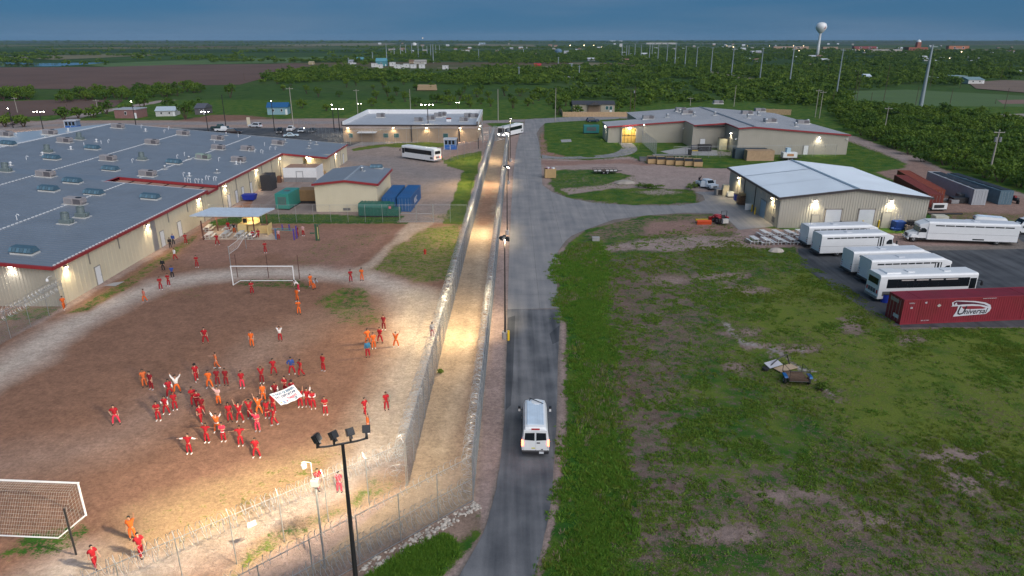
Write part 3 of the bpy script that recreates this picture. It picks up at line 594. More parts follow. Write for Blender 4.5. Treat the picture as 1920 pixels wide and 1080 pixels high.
# porch block at the far end
obj('porch_wall', MB().bx(-47.3, -42, 158., 158.15, 0, 4.15), m_wall, A); obj('porch_back_wall', MB().bx(-51.9, -47.4, 161.5, 161.65, 0, 4.4), m_wall, A)
ribs('siding_ribs', (-47.3, 158.), (-42, 158.), 0, 4.1, 4.0, m_wall, A, .45); ribs('siding_ribs', (-51.9, 161.5), (-47.4, 161.5), 0, 4.4, 4.2, m_wall, A, .45)
obj('porch_fascia', MB().add([(-52, 154.7, 4.95), (-41.8, 154.7, 4.0), (-41.8, 154.7, 3.65), (-52, 154.7, 4.55), (-52, 154.98, 4.95), (-41.8, 154.98, 4.0), (-41.8, 154.98, 3.65), (-52, 154.98, 4.55)], [(0, 1, 2, 3), (4, 5, 6, 7), (0, 1, 5, 4), (3, 2, 6, 7)]).bx(-41.98, -41.75, 154.8, Y1+.4, 3.68, 4.0), m_red, A)
obj('porch_bench', MB().bx(-47.2, -43, 156.6, 157.6, 0, .5), m_wood, A)
for dx in (-50.6, -49.3): door(A, dx, 161.45, 0, 1.0, 2.1, mat('glass_door', (.4, .45, .42), .2), 'pale glass porch door')
lamp('POINT', (-47, 157.3, 3.2), 130, (1, .78, .42), A, size=.2, name='porch_light'); obj('porch_lamp', MB().box((-47, 157.4, 3.55), (.5, .3, .14)), m_lens, A)
# lower rib siding on the long wall, downspouts, doors, lamps
ribs('siding_ribs', (X1, Y0), (X1, 114.5), 0, 4.6, 4.6, m_wall, A, .9, .03, .05); ribs('siding_ribs', (X1, 119), (X1, 155), 0, 4.6, 4.6, m_wall, A, .9, .03, .05)
ribs('siding_ribs', (-42, 158), (-42, 175), 0, 3.7, 3.7, m_wall, A, .9, .03, .05)
for y, zl in ((80, 3.0), (86.7, 3.0), (100.5, 3.0), (107, 3.0), (112.4, 0), (120.5, 0), (127.5, 0), (134, 0), (141.5, 0), (147.5, 0), (153, 0), (162, 0), (168, 0)):
    if zl or True: obj('downspout', MB().bx(X1+.02 if y < 155 else -41.98, X1+.12 if y < 155 else -41.88, y-.06, y+.06, zl, 4.55 if y < 155 else 3.7), mat('downspout_grey', (.22, .21, .19), .5), A)
obj('grey_panel', MB().bx(X1+.02, X1+.09, 95.2, 96.5, .05, 4.5), m_gunit, A)
for y, lb in ((81.2, 'white door nearest the building corner'), (97.9, 'white door with blue shirted person before it'), (103.5, None), (123.3, None), (127.0, None), (130.2, None), (134.6, None), (170.5, None)):
    door(A, X1+.03 if y < 155 else -41.96, y, PI/2, 1.1, 2.3, label=lb)
def PA(py, z=4.35):     # y of a lamp on the long wall from its image row
    b = (540-py)/F; return (z-H)*(math.cos(T)+b*math.sin(T))/(-math.sin(T)+b*math.cos(T))
for py, pw in ((500, 130), (422, 110), (373, 110), (348, 110), (318, 110), (296, 100)):
    wall_pack(A, X1+.03, PA(py, 4.2), 4.2, PI/2, pw*2.4)
wall_pack(A, -41.95, 163, 3.5, PI/2, 170)
wall_pack(A, -56.7, Y0-.03, 4.9, 0, 160, m_lensw, (1, .93, .84))
cm = obj('camera_dome', MB().tube([(0, 0, 0), (0, -.5, .1), (0, -.9, 0)], .03, 5).lathe((0, -.9, -.42), [(.03, 0), (.14, .08), (.16, .22), (.1, .38), (.03, .42)], 10), m_whitem, A, (-52.4, Y0, 3.7))
# rooftop plant: every unit stands on the roof as a thing of its own
def PR(px, py):
    a = (px-960)/F; b = (540-py)/F; dy = math.cos(T)+b*math.sin(T); dz = -math.sin(T)+b*math.cos(T)
    # z = 4.9-.09*52-.09*x  -> H+dz t = .22-.09 a t
    t = (.22-H)/(dz+.09*a); v = Vector((a*t, dy*t, H+dz*t)); return v
mc = mat('curb_white', (.6, .6, .58), .5, dirt=.4); mfan = mat('fan_grey_green', (.22, .27, .27), .45, .4, dirt=.3); mlv = mat('louver_blue_grey', (.09, .16, .21), .45, .3, dirt=.2)
mtan = mat('hvac_tan_grey', (.34, .31, .31), .5, var=.1, dirt=.3); mhg = mat('hvac_sage', (.30, .38, .31), .5, dirt=.25)
def fan_unit():
    t = thing('exhaust_fan', 'x', 'exhaust fan'); obj('curb', MB().bx(-1.1, 1.1, -1.0, 1.0, -.1, .12), mc, t)
    obj('housing', MB().bx(-.85, .85, -.7, .7, .12, .75).box((.75, 0, .55), (.6, .7, .5)), mfan, t, bevel=.04)
    obj('cylinder', MB().lathe((-.15, 0, .7), [(.62, 0), (.62, 1.05), (.66, 1.1), (.55, 1.12), (.52, .7)], 16), mfan, t, smooth=False); return t
def louver_unit():
    t = thing('roof_ventilator', 'x', 'roof ventilator'); obj('curb', MB().bx(-1.5, 1.6, -.9, .9, -.15, .22), mc, t)
    obj('hood', MB().add([(-1.7, -.95, .35), (1.5, -.95, .35), (1.5, .95, .35), (-1.7, .95, .35), (-1.6, -.5, .95), (1.2, -.5, .95), (1.2, .7, 1.0), (-1.6, .7, 1.0)], [(0, 3, 2, 1), (4, 5, 6, 7), (0, 1, 5, 4), (1, 2, 6, 5), (2, 3, 7, 6), (3, 0, 4, 7)]), mlv, t)
    for i in range(6): obj('louver_blade', MB().box((-1.45+i*.52, -.78, .66), (.38, .05, .6), 0, rx=-.6), mlv if i % 2 else mat('louver_light', (.12, .22, .29), .4, .3), t)
    return t
def hvac_unit(m, name='rooftop_air_conditioner'):
    t = thing(name, 'x', 'air conditioner'); obj('curb', MB().bx(-1.75, 1.75, -1.05, 1.05, -.18, .14), mc, t)
    obj('cabinet', MB().bx(-1.5, 1.5, -.85, .85, .14, 1.25), m, t, bevel=.03)
    obj('side_panel', MB().bx(-1.25, -.1, -.875, -.84, .25, 1.12), mat('panel_grey', (.26, .25, .26), .5), t); obj('grille', MB().bx(.15, 1.4, -.875, -.84, .25, 1.12), mat('grille_dark', (.14, .13, .14), .6, .3), t)
    obj('fan_grille', MB().cyl((.7, 0, 1.25), .5, .05, 14), m_black, t); obj('intake_hood', MB().box((1.62, 0, .85), (.35, 1.3, .6), 0, top=(.3, 1)), m, t); return t
def turbine(m=None):
    t = thing('turbine_vent', 'x', 'roof vent'); obj('flashing', MB().bx(-.6, .6, -.6, .6, -.08, .05), mc, t); obj('stack', MB().cyl((0, 0, .05), .22, .4, 10), m_galv, t)
    obj('turbine', MB().lathe((0, 0, .42), [(.24, 0), (.36, .12), (.38, .3), (.3, .46), (.1, .52)], 12), m_galv, t); return t
def goose():
    t = thing('plumbing_vent', 'x', 'roof vent'); obj('pipe', MB().tube([(0, 0, 0), (0, 0, .6), (.12, 0, .75), (.3, 0, .7), (.33, 0, .55)], .06, 6), m_white, t); return t
def capv():
    t = thing('capped_vent', 'x', 'roof vent'); obj('flashing', MB().bx(-.5, .5, -.5, .5, -.06, .04), mc, t); obj('stack', MB().cyl((0, 0, .04), .16, .5, 8), m_white, t); obj('cap', MB().lathe((0, 0, .5), [(.28, 0), (.28, .16), (.06, .3)], 10), m_white, t); return t
def place_units(proto, spots, fmt, group, rz=0, first=[None]):
    for i, (px, py, where) in enumerate(spots):
        o = proto if i == 0 else copy_tree(proto)
        v = PR(px, py); o.scale = (.84, .84, .84); o.location = v; o.rotation_euler = (0, math.atan(.09), 0) if not rz else (0, math.atan(.09), rz); o['label'] = fmt % where; o['group'] = group
place_units(fan_unit(), [(12, 322, 'at the left edge of the photo'), (90, 286, 'left of the white capped vent, behind a low ventilator'), (150, 262, 'nearest the white ridge line'), (267, 300, 'standing alone near the middle of the roof'), (125, 419, 'front one of the close pair'), (154, 407, 'rear one of the close pair')], 'grey green cylinder exhaust fan %s', 'cylinder exhaust fans on the big roof')
place_units(louver_unit(), [(16, 272, 'farthest left beneath the ridge line'), (98, 299, 'just below an exhaust fan'), (174, 280, 'below the far cluster of white pipes'), (208, 320, 'behind the dark end of the dotted line'), (137, 343, 'between two air conditioners in the middle'), (92, 358, 'left of the dotted line in the middle'), (177, 365, 'behind the tan air conditioner'), (283, 373, 'alone below the red roof slot'), (47, 475, 'nearest the front corner'), (327, 307, 'at the dotted line by the sage unit')], 'low louvered blue grey roof ventilator %s', 'low louvered ventilators on the big roof')
place_units(hvac_unit(mtan), [(10, 255, 'on the white slope at the photo left edge'), (94, 252, 'on the white slope beside a guard booth'), (122, 267, 'next to the far exhaust fan'), (221, 240, 'at the far peak of the roof'), (285, 270, 'on the second dotted line far back'), (203, 301, 'right of the second dotted line'), (86, 331, 'on the second dotted line at left'), (141, 383, 'large one on the front dotted line'), (277, 330, 'right behind the red slot'), (343, 253, 'near the parked cars edge'), (408, 262, 'small one behind the sage unit'), (409, 280, 'directly behind the sage unit'), (447, 303, 'with an open hood right of the sage unit'), (464, 282, 'amid small white pipes'), (521, 271, 'beside two turbine vents at right')], 'tan grey packaged air conditioner %s', 'packaged air conditioners on the big roof')
place_units(hvac_unit(mhg), [(381, 298, '')], 'large sage green packaged air conditioner on the big roof%s', 'sage air conditioner')
place_units(turbine(), [(354, 299, 'left of the sage unit'), (407, 324, 'with a dark hood in front of the pipe row'), (535, 267, 'right of a wide air conditioner'), (582, 268, 'left one on the porch end'), (593, 271, 'right one on the porch end'), (579, 278, 'front one on the porch end'), (309, 317, 'on the front dotted line'), (424, 254, 'by the parked cars edge')], 'silver turbine vent %s', 'silver turbine vents on the big roof')
place_units(capv(), [(133, 280, 'behind the louvered ventilator'), (80, 291, 'beside a dark exhaust fan'), (128, 246, 'by the blue booth on the white slope'), (181, 266, 'near the far pipes'), (273, 246, 'at the far edge'), (355, 330, 'in front of the sage unit'), (443, 308, 'before the open hood unit'), (20, 310, 'behind the left fan')], 'small white capped vent %s', 'small white capped vents on the big roof')
gsp = [(50, 300), (190, 270), (203, 268), (265, 240), (158, 274), (316, 243), (308, 249), (402, 268), (346, 292), (332, 297), (410, 302), (344, 331), (347, 341), (352, 341), (357, 342), (366, 343), (372, 343), (379, 343), (386, 337), (391, 338), (401, 339), (405, 339), (451, 308), (467, 285), (478, 286), (489, 287), (493, 288), (496, 273), (506, 281), (516, 281), (447, 257), (248, 305), (32, 412)]
gp = goose()
for i, (px, py) in enumerate(gsp):
    o = gp if i == 0 else copy_tree(gp); o.location = PR(px, py); o.rotation_euler = (0, 0, random.uniform(-1, 1)); o['group'] = 'white gooseneck plumbing vents on the big roof'; o['label'] = 'thin white gooseneck vent pipe standing on the big blue grey roof'
# ---------- small metal storage building in the staff yard
B = thing('storage_building', 'small cream metal building with red eave trim and a grey gable roof beside blue containers', 'building')
bx0, bx1, by0, by1, bm_ = -35.0, -24.0, 119.6, 134.0, -29.5
zb = lambda x, y=0: 5.75-.11*abs(x-bm_)
w = MB(); walls(w, [(bx0, by0), (bm_, by0), (bx1, by0), (bx1, by1), (bm_, by1), (bx0, by1)], 0, [5.1, 5.7, 5.1, 5.1, 5.7, 5.1], close=True); obj('wall', w, m_wall, B)
ribs('siding_ribs', (bx0, by0), (bm_, by0), 0, 5.1, 5.7, m_wall, B, .42); ribs('siding_ribs', (bm_, by0), (bx1, by0), 0, 5.7, 5.1, m_wall, B, .42); ribs('siding_ribs', (bx1, by0), (bx1, by1), 0, 5.1, 5.1, m_wall, B, .9, .03, .05)
r = MB(); roofq(r, bx0-.3, bm_, by0-.3, by1+.3, zb, .16); roofq(r, bm_, bx1+.3, by0-.3, by1+.3, zb, .16); obj('roof', r, m_roof, B)
seams('roof_seams', bx0-.2, bm_, by0-.2, by1+.2, zb, m_roof, B, .9); seams('roof_seams', bm_, bx1+.2, by0-.2, by1+.2, zb, m_roof, B, .9)
t = MB()
for xa, xb in ((bx0-.35, bm_), (bm_, bx1+.35)):
    za, zc = zb(xa)+.02, zb(xb)+.02
    t.add([(xa, by0-.42, za), (xb, by0-.42, zc), (xb, by0-.42, zc-.38), (xa, by0-.42, za-.38), (xa, by0-.3, za), (xb, by0-.3, zc), (xb, by0-.3, zc-.38), (xa, by0-.3, za-.38)], [(0, 1, 2, 3), (4, 5, 6, 7), (0, 1, 5, 4), (3, 2, 6, 7)])
t.bx(bx1+.3, bx1+.5, by0-.42, by1+.3, 4.78, 5.12); obj('eave_trim', t, m_red, B)
obj('ridge_cap', MB().bx(bm_-.2, bm_+.2, by0-.3, by1+.3, 5.72, 5.8), mat('ridge_light', (.42, .45, .48), .4, .3), B)
obj('wall_vent', MB().bx(-30.2, -28.9, by0-.06, by0, .25, .7), mat('vent_grey', (.16, .16, .16), .6), B)
v = copy_tree(turbine()); v.location = (-28.4, 129, 5.55); v['label'] = 'silver turbine vent on the small storage building roof'
lv = louver_unit(); lv.location = (-26.4, 133.4, 5.3); lv['label'] = 'low louvered ventilator at the back of the small storage building roof'; lv.scale = (.75, .75, .75)
for o in [x for x in COL.objects if x.get('label') == 'x']:
    for k in o.children: bpy.data.objects.remove(k)
    bpy.data.objects.remove(o)
# ---------- intake building with parapets
I = thing('intake_building', 'flat roofed tan intake building with bright parapet and four lit wall lamps', 'building')
ix0, ix1, iy0, iy1 = -50.8, -10.4, 208.9, 247.3; mi = mat('tan_block', (.36, .27, .19), .8, var=.08, dirt=.25)
w = MB(); walls(w, [(ix0, iy0), (ix1, iy0), (ix1, iy1), (ix0, iy1)], 0, [5]*4, close=True); obj('wall', w, mi, I)
obj('roof', MB().add([(ix0+.4, iy0+.2, 4.92), (ix1-.4, iy0+.2, 4.92), (ix1-.4, iy1-.4, 4.5), (ix0+.4, iy1-.4, 4.5)], [(0, 1, 2, 3)]), mat('membrane_roof', (.42, .44, .48), .6, dirt=.25), I)
p_ = MB().bx(ix0-.1, ix0+.4, iy0-.1, iy1, 4.4, 5.9).bx(ix1-.4, ix1+.1, iy0-.1, iy1, 4.4, 5.9).bx(ix0+.4, ix1-.4, iy1-.4, iy1, 4.4, 5.9); obj('parapet', p_, m_whitem, I)
obj('fascia', MB().bx(ix0-.15, ix1+.15, iy0-.45, iy0-.12, 4.75, 5.05).bx(ix1-.2, ix1+.2, iy0-.5, iy0-.1, 4.75, 6.0).bx(ix0-.2, ix0+.02, iy0-.5, iy0-.1, 4.75, 6.0), m_brown, I)
obj('soffit_band', MB().bx(ix0, ix1, iy0-.12, iy0-.02, 3.9, 4.75), mat('band_pink_tan', (.42, .34, .3), .7), I)
obj('entry_canopy', MB().bx(-46, -40.5, iy0-3, iy0, 2.9, 3.1), m_whitem, I)
for x in (-30.2, -15.8): obj('downspout', MB().bx(x-.15, x+.15, iy0-.3, iy0-.12, 0, 4.75), m_brown, I)
for x, w_ in ((-48.5, 1.2), (-38, 1.6), (-34.8, 1.6), (-20, 1.6)):
    f = obj('window', MB().bx(x-w_/2, x+w_/2, iy0-.06, iy0-.02, 1.2, 2.5), mat('window_frame_grey', (.3, .32, .32), .4), I); obj('pane', MB().bx(x-w_/2+.1, x+w_/2-.1, iy0-.09, iy0-.06, 1.3, 2.4), mat('teal_glass', (.05, .12, .12), .15), f)
for x in (-49.2, -35.6, -25.6, -15.6): wall_pack(I, x, iy0-.14, 4.15, 0, 300, m_lens, (1, .74, .42))
for y in (214, 222, 230): wall_pack(I, ix1+.12, y, 3.2, PI/2, 120, m_lensw, (1, .9, .75))
hs = [(-43.5, 232), (-29.3, 219), (-26, 224), (-23.5, 236), (-24.6, 233), (-14.6, 232), (-15.2, 220), (-12.4, 231)]
hp = hvac_unit(m_gunit)
for i, (x, y) in enumerate(hs):
    o = hp if i == 0 else copy_tree(hp); o.location = (x*1.0, y, 4.75); o.scale = (.85, .9, 1.1); o['group'] = 'air conditioners on the intake roof'; o['label'] = 'grey air conditioner on the flat intake roof, number %s from the left' % ('one two three four five six seven eight'.split()[i])
bc = thing('condenser_box', 'small box with a red top on the flat intake roof', 'roof box', (-19.8, 219, 4.85)); obj('body', MB().bx(-.7, .7, -.6, .6, 0, .8), m_whitem, bc); obj('lid', MB().bx(-.75, .75, -.65, .65, .8, 1.1), mat('rust_red', (.25, .06, .04), .6), bc)
# ---------- office complex on the right
C = thing('office_complex', 'sprawling stone grey metal office building with red eaves and stepped front walls', 'building')
RX = 64.2
zc_ = lambda x, y=0: (7.35-.072*(RX-x)) if x < RX else (7.35-.08*(x-RX))
OUT = [(28.6, 206.8), (39.2, 206.8), (51.0, 206.8), (51.0, 196.0), (60.2, 196.0), (60.2, 184.3), (RX, 184.3), (89.6, 184.3), (89.6, 240.), (RX, 240.), (39.5, 240.), (39.5, 219.), (28.6, 219.)]
w = MB(); walls(w, OUT, 0, [zc_(p[0])-.05 for p in OUT], close=True); obj('wall', w, m_wallg, C)
r = MB(); e = .3
roofq(r, 28.3, 39.2, 206.5, 219.3, zc_); roofq(r, 39.2, 51.3, 206.5, 240.3, zc_); roofq(r, 51.3, 60.0, 195.7, 240.3, zc_); roofq(r, 60.0, RX, 184.0, 240.3, zc_); roofq(r, RX, 89.9, 184.0, 240.3, zc_)
obj('roof', r, mat('office_roof', (.44, .43, .44), .55, .1, var=.07, scale=.2, dirt=.2), C)
seams('roof_seams', 39.3, 60, 207, 240, zc_, m_roof, C, 1.2); seams('roof_seams', 60, RX, 184, 240, zc_, m_roof, C, 1.2); seams('roof_seams', RX, 89.8, 184.2, 240, zc_, m_roof, C, 1.2)
obj('ridge_cap', MB().bx(RX-.35, RX+.35, 184.1, 240.2, 7.34, 7.47), mat('dark_ridge', (.17, .2, .24), .5, .2), C)
t = MB()
def trimseg(mb, x0, x1, y, hgt=.4):
    z0, z1 = zc_(x0)+.03, zc_(x1)+.03
    mb.add([(x0, y-.15, z0), (x1, y-.15, z1), (x1, y-.15, z1-hgt), (x0, y-.15, z0-hgt), (x0, y, z0), (x1, y, z1), (x1, y, z1-hgt), (x0, y, z0-hgt)], [(0, 1, 2, 3), (4, 7, 6, 5), (0, 4, 5, 1), (3, 2, 6, 7)])
for s_ in ((28.3, 39.2, 206.5), (39.2, 51.3, 206.5), (51.3, 60.0, 195.7), (60.0, RX, 184.0), (RX, 89.9, 184.0)): trimseg(t, *s_)
t.bx(51.1, 51.3, 195.7, 206.5, 6.1, 6.45); t.bx(59.8, 60.0, 184.0, 195.7, 6.75, 7.08); obj('eave_trim', t, m_red, C)
for a, b in ((OUT[0], OUT[1]), (OUT[1], OUT[2]), (OUT[3], OUT[4]), (OUT[5], OUT[6]), (OUT[6], OUT[7])): ribs('siding_ribs', a, b, 0, zc_(a[0])-.3, zc_(b[0])-.3, m_wallg, C, .6)
my = mat('lobby_gold', (.62, .40, .10), .5)
# lit lobby recess
lob = obj('lobby', MB().bx(32.6, 36.9, 206.72, 206.78, 0, 4.3), my, C)
l2 = MB(); l2.bx(32.5, 32.7, 206.0, 206.72, 0, 4.4).bx(36.8, 37.0, 206.0, 206.72, 0, 4.4).bx(32.5, 37, 206.0, 206.72, 4.3, 4.5); obj('lobby_surround', l2, m_wallg, C)
for x in (33.6, 34.6, 35.6): obj('lobby_mullion', MB().bx(x-.04, x+.04, 206.6, 206.72, 0, 4.3), mat('mullion_brown', (.16, .10, .04), .5), C)
obj('lobby_mullion', MB().bx(32.7, 36.8, 206.6, 206.72, 2.2, 2.3), mat('mullion_brown', (.16, .10, .04), .5), C)
obj('lobby_lamp', MB().box((34.8, 205.6, 4.35), (.5, .4, .14)), m_lensw, C); lamp('POINT', (34.8, 205.3, 3.9), 260, (1, .80, .42), C, size=.2, name='lobby_light')
wall_pack(C, 60.17, 190.5, 4.9, -PI/2, 260, m_lensw, (1, .9, .68)); wall_pack(C, 81.6, 184.2, 4.6, 0, 330, m_lensw, (1, .9, .68)); wall_pack(C, 28.5, 212, 4.2, -PI/2, 160, m_lensw, (1, .93, .85)); wall_pack(C, 39.3, 206.4, 5.4, -PI/2, 120, m_lensw, (1, .93, .85))
obj('awning_beam', MB().bx(52, 59.6, 195.2, 195.9, 6.0, 6.3), m_dark, C)
door(C, 54, 195.95, 0, 1.4, 2.6, label='pale service door in the recessed wall'); door(C, 78.6, 184.25, 0, 1.2, 2.4, label='pale door in the long front wall')
for x, y, z in ((50.9, 205, 4.6), (60.0, 184.6, 4.2), (89.6, 184.6, 4.2)): obj('camera_dome', MB().tube([(0, 0, 0), (-.5, -.4, 0)], .05, 5).lathe((-.55, -.45, -.35), [(.04, 0), (.18, .1), (.18, .28), (.06, .4)], 8), m_whitem, C, (x, y, z))
cu = [(1215, 223, 'over the lobby side'), (1276, 208, 'at the far left'), (1288, 213, 'left of centre by two turbines'), (1346, 194, 'beyond the ridge at the back'), (1400, 214, 'just right of the ridge'), (1424, 209, 'right of the ridge behind a turbine'), (1443, 229, 'near the front right slope'), (1504, 232, 'on the right hand slope')]
hp = hvac_unit(m_gunit)
for i, (px, py, lb) in enumerate(cu):
    o = hp if i == 0 else copy_tree(hp); z = 7; v = P(px, py, z)
    for _ in range(5): v = P(px, py, zc_(v.x)+.05)
    o.location = v; o['label'] = 'grey air conditioner on the office roof, %s' % lb; o['group'] = 'air conditioners on the office roof'; o.scale = (1.1, 1.1, .9)
tp = turbine()
for i, (px, py, lb) in enumerate(((1251, 220, 'left'), (1274, 211, 'far left'), (1301, 217, 'left of the ridge'), (1402, 221, 'right of the ridge'), (1421, 216, 'behind the right unit'), (1436, 230, 'beside the front right unit'), (1514, 231, 'rightmost'), (1491, 237, 'nearest the right eave'), (1340, 216, 'just left of the ridge'))):
    o = tp if i == 0 else copy_tree(tp); v = P(px, py, 7)
    for _ in range(5): v = P(px, py, zc_(v.x)+.05)
    o.location = v; o['label'] = 'silver turbine vent on the office roof, the one %s' % lb; o['group'] = 'turbine vents on the office roof'; o.scale = (1.3, 1.3, 1.3)
# ---------- maintenance shop
D = thing('maintenance_shop', 'cream ribbed metal workshop with pale blue gable roof and two roller doors', 'building')
dx0, dx1, dy0, dy1, dm_ = 43.4, 67.4, 108.4, 135.4, 55.4
zd = lambda x, y=0: 6.55-.115*abs(x-dm_)
w = MB(); walls(w, [(dx0, dy0), (dm_, dy0), (dx1, dy0), (dx1, dy1), (dm_, dy1), (dx0, dy1)], 0, [5.1, 6.5, 5.1, 5.1, 6.5, 5.1], close=True); obj('wall', w, mat('shop_cream', (.47, .44, .37), .5, var=.05, scale=.4, dirt=.1), D)
ms = MATS['shop_cream']
for a, b, za, zb_ in (((dx0, dy0), (dm_, dy0), 5.1, 6.45), ((dm_, dy0), (dx1, dy0), 6.45, 5.1)): ribs('siding_ribs', a, b, 0, za, zb_, ms, D, .42, .06, .13)
ribs('siding_ribs', (dx0, dy1), (dx0, dy0), 0, 5.1, 5.1, ms, D, .9, .03, .05)
m_sr = mat('pale_blue_roof', (.62, .69, .76), .4, .15, var=.06, scale=.15, dirt=.06)
r = MB(); roofq(r, dx0-.4, dm_, dy0-.35, dy1+.35, zd, .18); roofq(r, dm_, dx1+.4, dy0-.35, dy1+.35, zd, .18); obj('roof', r, m_sr, D)
seams('roof_seams', dx0-.3, dm_, dy0-.2, dy1+.2, zd, m_sr, D, .62, h=.06); seams('roof_seams', dm_, dx1+.3, dy0-.2, dy1+.2, zd, m_sr, D, .62, h=.06)
obj('ridge_cap', MB().bx(dm_-.3, dm_+.3, dy0-.3, dy1+.3, 6.52, 6.62), mat('ridge_blue_grey', (.22, .30, .38), .5), D)
for y in (117, 126): obj('lap_line', MB().add([(dx0-.3, y, zd(dx0-.3)+.07), (dm_, y, zd(dm_)+.07), (dm_, y+.18, zd(dm_)+.07), (dx0-.3, y+.18, zd(dx0-.3)+.07)], [(0, 1, 2, 3)]), m_roofw, D)
t = MB()
for xa, xb in ((dx0-.45, dm_), (dm_, dx1+.45)):
    za, zc2 = zd(xa)+.03, zd(xb)+.03
    t.add([(xa, dy0-.5, za), (xb, dy0-.5, zc2), (xb, dy0-.5, zc2-.34), (xa, dy0-.5, za-.34), (xa, dy0-.36, za), (xb, dy0-.36, zc2), (xb, dy0-.36, zc2-.34), (xa, dy0-.36, za-.34)], [(0, 1, 2, 3), (4, 5, 6, 7), (0, 1, 5, 4), (3, 2, 6, 7)])
t.bx(dx0-.62, dx0-.42, dy0-.5, dy1+.4, 4.82, 5.16); obj('eave_trim', t, m_brown, D)
for i, x in enumerate((52.2, 57.6)):
    o = obj('roller_door', MB().bx(x-1.25, x+1.25, dy0-.10, dy0-.02, 0, 3.1), mat('roller_white', (.62, .65, .68), .5, var=.04), D)
    for k in range(9): obj('slat', MB().bx(x-1.22, x+1.22, dy0-.125, dy0-.1, .05+k*.34, .33+k*.34), MATS['roller_white'], o)
    obj('frame', MB().bx(x-1.4, x-1.25, dy0-.14, dy0, 0, 3.25).bx(x+1.25, x+1.4, dy0-.14, dy0, 0, 3.25).bx(x-1.4, x+1.4, dy0-.14, dy0, 3.1, 3.25), mat('frame_taupe', (.3, .27, .24), .5), o)
door(D, 49.4, dy0-.08, 0, 1.2, 2.2, ms); door(D, 60.9, dy0-.08, 0, 1.3, 2.6, ms)
wall_pack(D, 49.0, dy0-.1, 4.6, 0, 420, m_lensw, (1, .88, .62)); wall_pack(D, 61.2, dy0-.1, 4.6, 0, 420, m_lensw, (1, .88, .62))
wall_pack(D, dx0-.05, 111.5, 4.3, -PI/2, 420, m_lens, (1, .82, .5)); wall_pack(D, dx0-.05, 129.5, 4.3, -PI/2, 560, m_lens, (1, .82, .5))
door(D, dx0-.03, 115.5, -PI/2, 2.6, 3.0, mat('blue_grey_door', (.25, .36, .45), .5), 'blue grey double door on the side wall'); door(D, dx0-.03, 130.7, -PI/2, 1.6, 3.4, mat('lit_cream_door', (.7, .63, .5), .5))
obj('wall_vent', MB().bx(dx0-.08, dx0, 110.0, 111.0, .5, 1.4), MATS['vent_grey'], D)
for y in (120, 126): obj('downspout', MB().bx(dx0-.12, dx0-.02, y-.06, y+.06, 0, 4.8), m_brown, D)
# ================================================================== FENCES
def chain_panel(w, h, pitch=.085, r=.0014):
    # woven wire as real diagonal wires, cut into short lengths
    mb = MB(); n = int((w+h)/pitch)
    for sgn in (1, -1):
        for i in range(n+1):
            o = i*pitch
            x0, z0 = (0, o-0) if o < h else (o-h, h)     # start on left/top edge, runs down-right
            L_ = min(w-x0, z0)
            if L_ < .02: continue
            segs = max(1, int(L_/.9)); prev = None
            for k in range(segs):
                a = L_*k/segs; b = L_*(k+1)/segs
                pa = Vector((x0+a, 0, z0-a)); pb = Vector((x0+b, 0, z0-b))
                if sgn < 0: pa.x = w-pa.x; pb.x = w-pb.x
                u = Vector((0, r*1.6, 0)); v = Vector((1, 0, 1)).normalized()*r if sgn > 0 else Vector((-1, 0, 1)).normalized()*r
                mb.add([pa+u, pa-v-u*.5, pa+v-u*.5, pb+u, pb-v-u*.5, pb+v-u*.5], [(0, 1, 4, 3), (1, 2, 5, 4), (2, 0, 3, 5)])
    return mb
def coil_mesh(w, rad, pitch, wid=.024, n=14):
    # tangled loops of barbed tape strung along x, each loop a flat ribbon with its own lean
    mb = MB(); k = max(2, int(w/pitch))
    for i in range(k):
        x = w*(i+random.uniform(.1, .9))/k; R1 = Matrix.Rotation(random.uniform(-.75, .75), 3, 'Z') @ Matrix.Rotation(random.uniform(-.45, .45), 3, 'Y'); rr = rad*random.uniform(.72, 1.15); vs = []; fs = []
        for q in range(n+1):
            a = 2*PI*q/n; d = R1 @ Vector((0, math.cos(a), math.sin(a))); u = R1 @ Vector((1, 0, 0)); c = Vector((x+pitch*(q/n-.5), 0, 0))+d*rr
            h = wid*(.62 if q % 2 else .25); vs += [c+u*h+d*h*.4, c-u*h-d*h*.4]
        for q in range(n): fs.append((2*q, 2*q+1, 2*q+3, 2*q+2))
        mb.add(vs, fs)
    return mb
def helix_mesh(w, rad, pitch, wid=.013, n=18):
    mb = MB(); lp = max(2, round(w/pitch)); vs = []; fs = []
    for i in range(lp*n+1):
        a = 2*PI*i/n; rr = rad*(1+.08*math.sin(i*.37)); c = Vector((w*i/(lp*n)+.09*math.sin(a*.5), rr*math.cos(a), rr*math.sin(a))); h = wid*(.5 if i % 2 else 1.1); d = Vector((0, math.cos(a), math.sin(a)))
        vs += [c+d*h+Vector((h, 0, 0)), c-d*h-Vector((h, 0, 0))]
    for i in range(lp*n): fs.append((2*i, 2*i+1, 2*i+3, 2*i+2))
    return mb.add(vs, fs)
MESHC = {}
